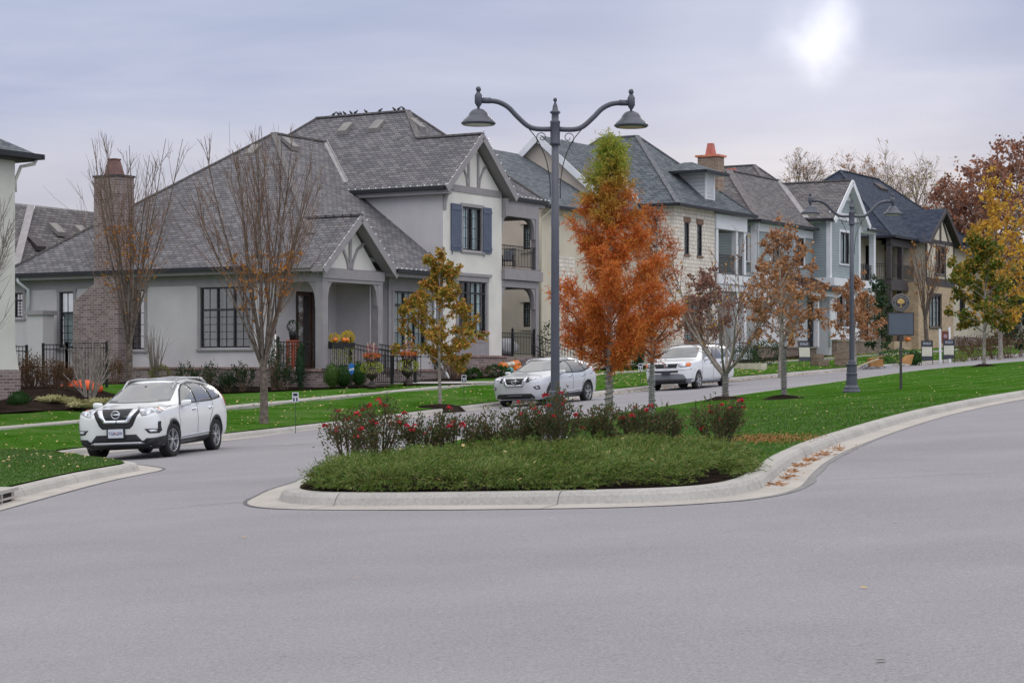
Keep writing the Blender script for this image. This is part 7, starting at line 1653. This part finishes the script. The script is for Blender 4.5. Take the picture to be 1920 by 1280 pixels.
    # beds
    def bed(pl, nm='mulch_bed'):
        P = [WM(s, t) for s, t in pl]; 
        if sum(P[i][0]*P[(i+1)%len(P)][1]-P[(i+1)%len(P)][0]*P[i][1] for i in range(len(P))) < 0: P.reverse()
        fill_region(nm, P, lambda x, y: TZ(x, y)+.05, M_MULCH, .6)['kind'] = 'structure'
    bed([(-9.9,15),(-9.8,4),(-9.9,.6),(-9.2,-1.4),(-7.4,-2.3),(-6.5,-2.5),(-6.3,-.2),(-7.9,0),(-7.9,15)]); bed([(-.2,-.3),(-.6,-1.5),(1,-2.5),(6.5,-2.2),(9,-1.8),(9,-.3)]); bed([(11,1.6),(10.5,-1.5),(16,-2.2),(20,-2.4),(25,-2.2),(29,-1.8),(29,0)]); bed([(31,.8),(30.5,-1.2),(34,-1.4),(38,-1.2),(38,.8)])
    bed([(-3.9,-.2),(-4.1,-1.9),(-3.2,-2.4),(-.6,-1.9),(-.1,-.2)])
    # path to the steps
    P = [WM(s, t) for s, t in ((-6.1,-1.9),(-4.4,-1.9),(-4.0,-4.9),(-5.8,-4.9))]; m = MB(); m.poly([(x, y, TZ(x, y)+.06) for x, y in P]); tag(make('porch_path', m, M_CONC), kind='structure')
    # shield sign, electricity box
    s = fs(659,-1.6); T = hthing('shield_sign', 'small blue shield shaped yard sign among the boxwoods', 'yard sign', s, -1.6); m = MB(); m.bar((0,0,0),(0,0,.6),.03,.03,up=(1,0,0)); make('stake', m, M_BLACK, T); P = lambda a, b, d: (a, d, b)
    m = MB(); m.prism([(-.16,.62),(.16,.62),(.17,.9),(0,.96),(-.17,.9)], -.01, .01, P); m.prism([(-.15,.62),(.15,.62),(.0,.46)], -.01, .01, P); make('shield', m, paint('sign_blue', (.03,.17,.5), .4), T); m = MB(); m.prism([(-.16,.66),(.16,.7),(.16,.77),(-.16,.72)], -.014, -.01, P); make('white_band', m, M_WHITE, T)
    # balcony chairs, lower porch sofa, pumpkins, rails
    chair(6.15, .75, zB+.06, -1.2, 'black patio chair with grey cushions on the upper balcony'); chair(4.75, .9, zB+.06, .4, 'black patio chair half hidden at the balcony left end')
    zp = zr(fz(668,6,0)); T = hthing('outdoor_sofa', 'outdoor sofa under a pale cover on the lower corner porch', 'sofa', 5.9, .9, zp); m = MB(); m.ball((0,0,0), 1, 10); m.v = [(max(-1,min(1,x*1.25))*.95, max(-1,min(1,y*1.25))*.45, .42+max(-1,min(1,z*1.2))*.42*(1-.25*(y<-.2))) for x, y, z in m.v]; make('cover', m, paint('pale_cover', (.5,.5,.54), .8, var=.1, bump=.6, bscale=5), T, True)
    railing('corner_porch_railing', 'black iron railing of the lower corner porch', 'railing', [(4.5,.05),(5.3,.05),(7.05,.05)], fz(668,6,0), .95, .12, posts=(1,2)); 
    zg2 = (tz_house(7.4,-1.6)-ZD)/KU
    railing('stair_railing', 'black stair rail running down behind the silver car', 'railing', [(7.2,.0,0),(7.6,-1.9,-.75)], fz(668,6,0), .9, .13, posts=(1,)); railing('stair_railing', 'black stair rail in front of the pumpkins', 'railing', [(5.35,-.85,0),(5.6,-2.2,-.6)], fz(688,6,-1), .9, .13)
    st = MB(); 
    for i in range(4): st.box(5.7, 7.4, -.15-.32*(i+1), -.15-.32*i, 1.0, fz(668,6,0)-.16*(i+1))
    H1.part('porch_steps', st, BRK)
    for i, (px, py, R, mt, nm) in enumerate(((943,689,.24,ORG,'orange pumpkin at the brick pier'),(965,689,.3,ORG,'largest orange pumpkin on the porch step'),(972,697,.27,ORG,'orange pumpkin low on the porch steps'),(960,700,.2,ORG,'small orange pumpkin behind the silver bonnet'),(955,696,.2,TEAL,'teal pumpkin between orange ones'),(980,696,.19,TEAL,'teal pumpkin at the right of the heap'),(952,684,.16,WHP,'white pumpkin, left on the upper step'),(960,683,.17,WHP,'white pumpkin behind the largest orange one'),(957,690,.12,YELP,'tiny yellow gourd above the teal pumpkin'))):
        t = -.45 if py < 692 else -.8; s = fs(px, t); pumpkin(s, t, zr(fz(py, s, t))-.12, R, mt, nm)
    # birds on the ridge
    for i, px in enumerate((626,634,639,646,658,667,686,713,739,748,756)):
        t = ft(px, 3.775); t = min(max(t, 4.0), 9.0); T = hthing('bird', 'small dark bird perched on the highest roof ridge', 'bird', 3.775, t, zr(8.6+.87*4.175)+.04, 'birds perched on the roof ridge'); r = random.Random(i); f = r.choice((-1,1)); T.rotation_euler = (0,0,ANG+pi/2+(pi if f > 0 else 0)+r.uniform(-.5,.5)); T.scale = (.78,.78,.78)
        m = MB(); m.ball((0,0,0), 1, 7); m.v = [(x*.12-(.02 if z > 0 else 0), y*.06, .1+z*.07+x*.045) for x, y, z in m.v]; m.ball((.1,0,.2), .042, 5); m.add([(.13,-.01,.2),(.13,.01,.2),(.175,0,.195)], [(0,1,2)]); m.add([(-.08,-.025,.07),(-.08,.025,.07),(-.25,.02,.02),(-.25,-.02,.02)], [(0,1,2,3)]); m.bar((0,-.02,0),(0,-.02,.06),.01,.01,up=(1,0,0)); m.bar((0,.02,0),(0,.02,.06),.01,.01,up=(1,0,0)); make('body', m, paint('bird_grey', (.05,.05,.055), .8), T, True)
house1_props()

def yard_sign(px, Y, label, h=.95):
    x, y, z = gdrop(px, Y); T = thing('yard_sign', label, 'yard sign', (x, y, z), -.05, 'small yard signs'); m = MB(); m.bar((0,0,0),(0,0,h),.016,.016,up=(1,0,0)); make('stake', m, paint('green_stake', (.03,.07,.04), .6), T)
    P = lambda a, b, d: (a, d-.012, b); m = MB(); m.prism([(-.085,h-.1),(.085,h-.1),(.085,h+.16),(-.085,h+.16)], -.006, .006, P); p = make('panel', m, PLATE, T)
    m = MB(); m.prism([(-.06,h+.06),(.06,h+.06),(.06,h+.135),(-.06,h+.135)], -.010, -.0065, P); m.prism([(-.06,h-.08),(-.02,h-.08),(-.02,h+.02),(-.06,h+.02)], -.010, -.0065, P); m.prism([(.02,h-.08),(.06,h-.08),(.06,h+.02),(.02,h+.02)], -.010, -.0065, P); make('print', m, PLAS, p)
def street_props():
    yard_sign(554, 53.0, 'small white yard sign on a thin stake by the kerb, left of the roses'); yard_sign(870, 67.5, 'small white yard sign between the maple and the silver car', .75); yard_sign(1201, 79, 'small pale yard sign behind the smaller cypress', .7)
    # blank board with a round emblem
    x, y, z = gdrop(1689, 57.5); T = thing('notice_sign', 'blank slate grey board under a round gold tree emblem on one dark post', 'sign', (x, y, z), -.08); P = lambda a, b, d: (a, d, b)
    m = MB(); m.bar((0,0,0),(0,0,1.62),.07,.07,up=(1,0,0)); make('post', m, TRIMB, T)
    m = MB(); m.prism([(-.38,1.56),(.38,1.56),(.38,2.23),(-.38,2.23)], -.04, .03, P); b = make('board', m, TRIMB, T); m = MB(); m.prism([(-.345,1.595),(.345,1.595),(.345,2.2),(-.345,2.2)], -.048, -.04, P); make('panel', m, paint('slate_panel', (.085,.105,.145), .5), b)
    zc = 2.52; m = MB(); m.lathe([(.001,-.03),(.25,-.03),(.26,-.02),(.26,.02),(.001,.02)], (0,0,zc), 36, axis='y'); d = make('emblem_disc', m, paint('emblem_dark', (.045,.04,.05), .5), T)
    gold = paint('gold_leaf_paint', (.5,.34,.12), .4, metal=.2, var=.1); silver = paint('emblem_rim', (.35,.34,.33), .35, metal=.3, var=.1)
    m = MB()
    for rr in (.246,.165): m.tube([(cos(2*pi*i/40)*rr, -.034, zc+sin(2*pi*i/40)*rr) for i in range(41)], .006, 4)
    make('emblem_rim', m, silver, d); m = MB()
    for i in range(26):
        a = 2*pi*i/26; 
        if i % 13 == 0: continue
        c = Vector((cos(a)*.205, -.034, zc+sin(a)*.205)); t = Vector((cos(a), 0, sin(a)))*.018; m.bar(c-t, c+t, .012, .004, up=(0,1,0))
    make('emblem_lettering', m, silver, d); m = MB()
    for cx, cz, rr in ((-.055,.03,.055),(.055,.03,.055),(0,.075,.055),(-.03,.06,.05),(.03,.06,.05),(0,.02,.06)): m.lathe([(.001,-.036-.0008*cx*50),(rr,-.034)], (cx,0,zc+cz), 16, axis='y')
    m.bar((0,-.036,zc-.115),(0,-.036,zc+.01),.02,.004,up=(0,1,0)); m.bar((-.045,-.036,zc-.12),(.045,-.036,zc-.12),.004,.014,up=(0,0,1)); make('emblem_tree', m, gold, d)
    # sale boards
    def sale(px, Y, label, lean=0., lift=.25):
        x, y, z = gdrop(px, Y); T = thing('sale_board', label, 'sale sign', (x, y, z), .1, 'sold boards'); T.rotation_euler = (lean, 0, .1)
        m = MB(); 
        for dx in (-.31,.31): m.bar((dx,0,0),(dx,0,lift+1.08),.025,.025,up=(1,0,0))
        m.prism([(-.31,lift+1.05),(.31,lift+1.05),(.31,lift+1.08),(-.31,lift+1.08)], -.012, .012, P); make('frame', m, M_BLACK, T)
        m = MB(); m.prism([(-.29,lift),(.29,lift),(.29,lift+1.04),(-.29,lift+1.04)], -.014, .0, P); p = make('board', m, paint('board_navy', (.035,.04,.055), .5), T); m = MB(); m.prism([(-.28,lift+.22),(.28,lift+.22),(.28,lift+.72),(-.28,lift+.72)], -.018, -.014, P); make('white_panel', m, paint('board_cream', (.5,.5,.42), .6), p)
        text_obj('lettering', 'SOLD', .17, PLATE, (0,-.02,lift+.9), (pi/2,0,0), p); return T
    sale(1738, 106, 'navy and cream SOLD board, left of the hanging brown sign'); sale(1779, 108, 'navy and cream SOLD board below the hanging brown sign'); sale(1510, 101, 'navy and cream SOLD board leaning by the stone base', -.25)
    x, y, z = gdrop(1773, 110); T = thing('hanging_sign', 'reddish brown sign hanging between two white posts', 'sign', (x, y, z), .1)
    for dx, h in ((-.3,1.9),(.25,2.0)): m = MB(); m.bar((dx,0,0),(dx-.04,0,h),.11,.11,up=(1,0,0)); make('post', m, M_WHITE, T)
    m = MB(); m.prism([(-.22,1.1),(.17,1.1),(.17,1.78),(-.22,1.78)], -.03, .01, P); b = make('panel', m, paint('sign_maroon', (.13,.035,.025), .5), T); m = MB(); m.lathe([(.001,-.036),(.11,-.034)], (-.02,0,1.5), 20, axis='y'); make('oval_mark', m, paint('mark_mauve', (.28,.2,.24), .5), b); m = MB(); m.prism([(-.17,1.16),(.12,1.16),(.12,1.19),(-.17,1.19)], -.036, -.03, P); m.prism([(-.12,1.23),(.07,1.23),(.07,1.27),(-.12,1.27)], -.036, -.03, P); make('lettering', m, PLATE, b)
    # building debris before the sage house
    x, y, z = gdrop(1641, 103); z += .05
    T = thing('cardboard_box', 'flattened brown cardboard box on the debris heap', 'box', (x, y, z), .2); m = MB(); m.box(-.35,.35,-.25,.25,0,.45); make('carton', m, CARD, T); m = MB(); m.bar((-.35,0,.47),(.5,0,.6),.5,.02); make('flap', m, CARD, T)
    x2, y2, z2 = gdrop(1622, 101); T = make('timber_plank', (lambda m: (m.bar((-.7,0,.03),(.75,.3,.55),.16,.05), m)[1])(MB()), WOOD); T.location = (x2, y2, z2); tag(T, 'pale plank propped against the cardboard box', 'plank')
    T = make('cardboard_sheet', (lambda m: (m.add([(-.3,0,.1),(.25,.1,0),(.45,.3,.55),(0,.3,.5)], [(0,1,2,3)]), m.add([(-.3,.01,.1),(0,.31,.5),(-.35,.4,.2)], [(0,1,2)]), m)[2])(MB()), CARD); x, y, z = gdrop(1700, 103); T.location = (x, y, z+.1); tag(T, 'folded sheet of cardboard beyond the notice board', 'cardboard')
    r = random.Random(8); m = MB()
    for i in range(60): x, y, z = gdrop(r.uniform(1612,1672), r.uniform(100.5,103)); a = r.uniform(.05,.16); m.box(x-a, x+a, y-a*.6, y+a*.6, z-.02, z+r.uniform(.03,.12))
    tag(make('building_rubble', m, paint('rubble_grey', (.3,.3,.33), .8, var=.5, scale=3)), 'grey rubble and scraps beside the pavement', 'rubble', kind='stuff')
    for (px, Y, w, h, lb) in ((1532,102,.55,.6,'taller stack of brown bricks by the stone base'),(1545,101.5,.4,.32,'lower stack of brown bricks by the stone base'),(1583,102,.9,.75,'wide stack of dark bricks behind the farther lamp post')):
        x, y, z = gdrop(px, Y); T = make('brick_stack', MB().box(-w/2,w/2,-.25,.25,0,h), paint('x', (0,0,0)) if False else BRKD); T.location = (x, y, z); T.rotation_euler = (0,0,ANG-pi/2); tag(T, lb, 'bricks')
    x, y, z = gdrop(1702, 118); pumpkin(0, 0, 0, .22, ORG, 'orange pumpkin on the dark porch behind the notice board'); o = [q for q in bpy.data.objects if q.name.startswith('pumpkin')][-1]
    for q in bpy.data.objects:
        if q.get('label') == 'orange pumpkin on the dark porch behind the notice board': q.location = MM(fs(1702,1.1), 1.1, fz(641, fs(1702,1.1), 1.1))
    # shrubs along the other houses
    k = 0
    for (px, Y, w, h, n, mt, lb, nm) in ((1154,95,1.1,.95,900,LF_BOX,'round dark boxwood behind the tall cypress','boxwood'),(1198,97,.6,2.2,1100,LF_DG,'narrow columnar evergreen by the cream house','columnar_evergreen'),(1175,94,.8,.7,500,LF_BOX,'low green shrub left of the columnar evergreen','garden_shrub'),(1240,95,1.2,.7,700,LF_BOX,'low green shrub behind the smaller cypress','garden_shrub'),
        (1395,97,1.5,1.0,900,LF_DG,'dark green shrub beside the boxy SUV tail','garden_shrub'),(1437,101,1.4,1.3,1000,LF_DG,'green shrub by the sage house corner','garden_shrub'),(1680,107,1.9,.8,900,LF_DG,'low green shrub below the navy roofed porch','garden_shrub'),(1715,106,.7,.8,600,LF_BOX,'round boxwood before the tan brick wall','boxwood'),
        (1800,116,2.4,1.5,900,LF_BRN,'bare brown hedge shrub, left of the maple trunk','hedge_shrub'),(1832,117,2.2,1.5,900,LF_BRN,'bare brown hedge shrub behind the maple trunk','hedge_shrub'),(1865,118,2.2,1.4,900,LF_BRN,'bare brown hedge shrub beside the elm trunk','hedge_shrub'),(1893,118,2.6,1.9,1100,LF_BRN,'tall brown hedge shrub at the right edge','hedge_shrub'),(1797,112,1.0,.45,400,leafmat('lime_leaves', [(.2,.24,.05),(.14,.2,.03)]),'low lime green plant beside the SOLD boards','leafy_plant'),
        (1030,93,1.0,2.4,700,LF_DG,'thin green shrub between the stucco and cream houses','garden_shrub')):
        x, y, z = gdrop(px, Y); k += 1; bush(nm, lb, 'shrub', x, y, w, h, n, mt, 300+k, .09, stems=14 if mt in (LF_BRN,) else 0)
    # low stone step of the cream house path
    x, y, z = gdrop(1407, 95.5); T = make('stone_step', MB().box(-.75,.75,-.3,.3,-.2,.28), paint('pale_limestone', (.5,.46,.38), .8, var=.1)); T.location = (x, y, z); T.rotation_euler = (0,0,ANG-pi/2-.1); tag(T, 'pale stone step beside the pavement behind the boxy SUV', 'step')
    for (p0, p1, Y, lb) in ((1382,1408,99,'black iron fence by the white porch of the stone house'),(1140,1190,98,'black iron fence behind the tall cypress')):
        a, b = gdrop(p0, Y), gdrop(p1, Y); T = thing('iron_fence', lb, 'fence', a); m = MB(); d = Vector(b)-Vector(a); n = int(d.length/.13)
        m.bar((0,0,1.15), d+Vector((0,0,1.15)), .03,.03); m.bar((0,0,.98), d+Vector((0,0,.98)), .03,.03); m.bar((0,0,.15), d+Vector((0,0,.15)), .03,.03)
        for i in range(n+1): p = d*i/n; m.bar(p, p+Vector((0,0,1.2)), .02,.02,up=(1,0,0))
        make('pickets', m, M_BLACK, T)
    # storm drain in the left kerb
    T = thing('storm_drain', 'kerb inlet with a dark mouth and two bars at the left edge', 'storm drain', (-7.2, 27.0, gz(-7.2,27))); m = MB(); m.box(-.6,.09,-1.6,1.45,.15,.2); make('slab', m, M_CONC, T); m = MB(); m.box(-.3,.06,-1.45,1.3,.015,.148); make('mouth', m, M_DARK, T)
    m = MB(); m.bar((.085,-1.45,.07),(.085,1.3,.07),.02,.03); 
    for yy in (-.9,-.2,.5,1.1): m.bar((.085,yy,.015),(.085,yy,.15),.03,.03,up=(1,0,0))
    make('bars', m, M_CONC2, T)
street_props()

def left_bed():
    poly = [(-18.5,58.6),(-16.3,58.4),(-14.4,58.9),(-12.9,60.2),(-12.1,62.6),(-12.3,65.5),(-13.6,68),(-19,69)]
    fill_region('mulch_bed', poly, lambda x, y: TZ(x, y)+.06+.12*sstep(0,1.2,line_dist((x,y),poly+[poly[0]])[0]), M_MULCH, .5)['kind'] = 'structure'
    def at(px, Y): x = U(px)*Y; return x, Y
    bush('boxwood', 'small dark green boxwood ball beside the off white house', 'shrub', *at(35,59.8), .66, .52, 1300, LF_BOX, 401, .05)
    bush('spirea_shrub', 'large rusty brown shrub beside the off white house', 'shrub', *at(62,63.5), 1.5, 1.25, 2600, LF_BRN, 402, .055, stems=50); bush('spirea_shrub', 'rusty brown shrub left of the grey stemmed shrub', 'shrub', *at(108,63.5), 1.3, 1.1, 2200, LF_BRN, 403, .055, stems=40)
    r = random.Random(3); x, y = at(166,62.5); T = thing('multi_stem_shrub', 'pale grey leafless shrub with many upright stems', 'shrub', (x, y, TZ(x,y)+.05)); m = MB(); tw = MB()
    for i in range(13):
        a = r.uniform(0,2*pi); l = r.uniform(.08,.42); P = stem(m, r, (cos(a)*.12, sin(a)*.12, 0), (cos(a)*l, sin(a)*l, 1), r.uniform(1.5,2.1), .035, .008, 7, .06, .01, 5)
        for k in range(9): q, d = along(P, r.uniform(.3,.97)); P2 = stem(tw, r, q, side_dir(r, d, r.uniform(.3,.7)), r.uniform(.25,.6), .008, .003, 4, .12, .06, 3); q, d = along(P2, .6); stem(tw, r, q, side_dir(r, d, .6), .2, .005, .002, 2, .1, .04, 3)
    for a in (-.9, .75): stem(m, r, (0,0,.05), (a,0,.9), 1.15, .03, .012, 6, .06, 0, 5)
    make('stems', m, BARKP, T, True); make('twigs', tw, TWIGG, T)
    lb = ['pale grass tuft, leftmost in the mulch bed','pale grass tuft under the rusty shrub','pale grass tuft before the grey stemmed shrub','pale grass tuft at the front of the bed','pale grass tuft right of the grey stemmed shrub','pale grass tuft at the right end of the bed','pale grass tuft behind the white car roof']
    for i, (px, Y) in enumerate(((92,60.3),(112,60.8),(138,60.6),(150,59.9),(190,62.2),(208,62.6),(182,61.2))):
        x, y = at(px, Y); T = thing('grass_tuft', lb[i], 'ornamental grass', (x, y, TZ(x,y)+.12), 0, 'pale grass tufts'); m = MB(); q = random.Random(50+i)
        for k in range(260): a = q.uniform(-pi, pi); b = Vector((cos(a)*1.3+.5, sin(a), q.uniform(.15,.75))).normalized(); p = Vector((q.uniform(-.18,.18), q.uniform(-.15,.15), 0)); e = p + b*q.uniform(.16,.32); w = Vector((0,0,.008)) + b.cross(Vector((0,0,1)))*.012; e2 = e + Vector((b.x,b.y,-.5))*.12; m.add([p-w,p+w,e+w,e-w], [(0,1,2,3)]); m.add([e-w,e+w,e2], [(0,1,2)])
        make('blades', m, LF_PALE, T)
    x, y = at(152, 66); T = make('orange_tarp', (lambda m: (m.ball((0,0,0), 1, 9), m)[1])(MB()), paint('orange_tarp', (.62,.09,.02), .6, var=.25, scale=3, bump=.8, bscale=6), smooth=True)
    T.data.transform(Matrix.Diagonal((.75,.4,.3,1))); T.location = (x, y, TZ(x,y)+.12); tag(T, 'crumpled orange tarp behind the grey stemmed shrub', 'tarp')
    # iron fence behind the bed
    segs = ((28,50,72),(81,125,72),(125,200,72))
    for (p0, p1, Y), lb in zip(segs, ('short black iron fence piece at the off white house','black iron fence panel left of the tall window','black iron fence behind the grey stemmed shrub')):
        a, b = Vector(gdrop(p0, Y)), Vector(gdrop(p1, Y)); a.z = b.z = (a.z+b.z)/2; T = thing('iron_fence', lb, 'fence', a); m = MB(); d = b-a; d.z = 0; n = max(2, int(d.length/.11)); h = 1.62
        for zz in (h, h-.17, .15): m.bar((0,0,zz), d+Vector((0,0,zz)), .035,.035)
        for i in range(n+1): p = d*i/n; m.bar(p, p+Vector((0,0,h)), .02,.02,up=(1,0,0))
        for p in (Vector(), d): m.bar(p, p+Vector((0,0,h+.06)), .09,.09,up=(1,0,0))
        make('pickets', m, M_BLACK, T)
left_bed()

# ------------------------------------------------------------------ fallen leaves and grass
def scatter():
    r = random.Random(77)
    def quad(m, x, y, z, s, tilt=.5): n = (Vector((0,0,1)) + rv(r, tilt)).normalized(); u = n.cross(rv(r)); u = (u.normalized() if u.length > .05 else n.orthogonal().normalized())*s; v = n.cross(u)*.7; c = Vector((x, y, z)); m.add([c-u, c-v, c+u, c+v], [(0,1,2,3)])
    LV = leafmat('fallen_leaves_mixed', [(.42,.30,.12),(.5,.42,.22),(.36,.19,.06),(.45,.38,.18),(.28,.14,.05)], trans=0)
    m = MB(); k = 0
    while k < 4200:                                   # left lawns, denser under the trees up the street
        if r.random() < .75: px, Y = r.uniform(1080,1900), r.uniform(74,128)
        else: px, Y = r.uniform(0,1080), r.uniform(33,80)
        x = U(px)*Y; d, sgn = line_dist((x, Y), CURB_S)
        if not (sgn > 0 and .35 < d < 9): continue
        quad(m, x, Y, TZ(x, Y)+.035, r.uniform(.018,.038)*(1 if Y < 60 else 1.5)); k += 1
    tag(make('fallen_leaves', m, LV), 'yellow and brown leaves fallen on the left lawns', 'fallen leaves', kind='stuff')
    m = MB(); k = 0
    while k < 900:
        x, y = r.uniform(-2,20), r.uniform(26,85)
        if not inside((x, y), ISL) or line_dist((x, y), ISL)[0] < .4: continue
        quad(m, x, y, TZ(x, y)+.035, r.uniform(.014,.03)); k += 1
    tag(make('fallen_leaves', m, LV), 'pale leaves scattered on the median lawn', 'fallen leaves', kind='stuff')
    m = MB()                                          # along the far gutter
    L1 = offset_line(CURB_S, -.1)
    for i in range(1700):
        j = r.randint(0, len(CURB_S)-1)
        if CURB_S[j][1] < 68: continue
        L1 = offset_line(CURB_S, -.05-.5*r.random()**2) if i % 50 == 0 else L1
        a, b = L1[j], L1[min(j+1, len(L1)-1)]; t = r.random(); x, y = a[0]+(b[0]-a[0])*t, a[1]+(b[1]-a[1])*t; quad(m, x, y, gz(x, y)+.03, r.uniform(.03,.06))
    tag(make('gutter_leaves', m, leafmat('gutter_brown', [(.3,.14,.07),(.4,.2,.1),(.22,.11,.06)], trans=0)), 'brown leaves lying along the far gutter', 'fallen leaves', kind='stuff')
    NB = leafmat('needle_litter', [(.34,.15,.05),(.28,.12,.04),(.4,.2,.08)], trans=0); m = MB()
    seg = [(2.92,22.7),(3.15,23.4),(3.45,24.8),(3.62,25.8),(3.95,27.0),(4.25,28.2),(4.75,29.6),(5.1,30.6)]
    for i in range(360):                              # clumps of cypress needles in the right gutter
        j = r.choice((0,0,1,1,2,3,3,4,4,5,5,5,6)); a, b = seg[j], seg[j+1]; t = .25 + .5*r.random(); x, y = a[0]+(b[0]-a[0])*t + r.gauss(.07,.035), a[1]+(b[1]-a[1])*t + r.gauss(0,.16); d = Vector((r.uniform(-1,1), r.uniform(-1,1), .15)).normalized(); leafq(m, r, (x, y, gz(x, y)+.02), r.uniform(.06,.13), .14, d, .1)
    tag(make('needle_litter', m, NB), 'orange cypress needles lying in the right gutter', 'fallen needles', kind='stuff'); m = MB()
    for cx, cy, sx, sy, n in ((3.95,31.0,.5,.8,1700),(1.9,32.5,.5,.7,700)):
        for i in range(n): x, y = r.gauss(cx, sx), r.gauss(cy, sy); leafq(m, r, (x, y, TZ(x, y)+.03), r.uniform(.03,.06), .22, (r.uniform(-1,1), r.uniform(-1,1), .35), .2)
    tag(make('needle_litter', m, NB), 'orange brown needles matted on the grass right of the roses', 'fallen needles', kind='stuff')
    m = MB()
    for i in range(70): x, y = r.uniform(-2.4,3.0), r.uniform(22.2,29); quad(m, x, y, TZ(x, y)+.1+.2*r.random(), r.uniform(.03,.055), .9) if inside((x, y), ISL) and line_dist((x,y),ISL)[0] > .3 else None
    for i in range(90): t = r.random(); quad(m, -2.3+4.9*t, 24.1-2.25*t+.5*(2*t-1)**2+r.gauss(0,.08), TZ(0,23)+.05*t+.03, r.uniform(.03,.05))
    tag(make('fallen_leaves', m, LV), 'dry leaves caught in the juniper and mulch', 'fallen leaves', kind='stuff')
    m = MB()
    for x, y in [(-2.66,19.6),(1.85,9.9),(-1.2,15.2),(3.4,17.5),(-5.6,22.4),(2.3,12.9),(5.4,19.8),(-3.8,13.1),(.4,19.9),(6.8,26.0),(-4.9,33.0),(-3.3,41.0)]: quad(m, x, y, gz(x, y)+.015, r.uniform(.02,.035), .25)
    tag(make('fallen_leaves', m, LV), 'a few dry leaves lying on the open road', 'fallen leaves', kind='stuff')
    # short grass blades: near lawns
    G = leafmat('grass_blades', [(.035,.105,.01),(.05,.135,.015),(.08,.155,.035),(.15,.2,.08),(.045,.12,.012),(.11,.17,.03)], trans=.2); m = MB(); k = 0
    lines = [(offset_line(ISL, .27, True), 'i')]
    while k < 34000:
        if r.random() < .72:
            px, Y = r.uniform(930,1920), 25+r.random()**1.2*30; x = U(px)*Y
            if not inside((x, Y), ISL): continue
            d = line_dist((x, Y), ISL)[0]
            if d < .29 or (Y < 29 and x < 3.0) or r.random() < sstep(34,55,Y): continue
        else:
            px, Y = r.uniform(0,240), r.uniform(27.5,44); x = U(px)*Y; d, s_ = line_dist((x, Y), CURB_S)
            if s_ <= 0 or d < .29: continue
        k += 1; z = gz(x, Y) + (.15 + min(.05, d*.02) if px > 900 else rise(d)); a = r.uniform(0,pi); h = r.uniform(.018,.042); w = .008+.0002*Y; dx, dy = cos(a)*w, sin(a)*w; m.add([(x-dx,Y-dy,z-.01),(x+dx,Y+dy,z-.01),(x+r.uniform(-.03,.03),Y+r.uniform(-.03,.03),z+h)], [(0,1,2)])
    tag(make('grass', m, G), 'short green grass blades of the nearer lawns', 'grass', kind='stuff')
scatter()
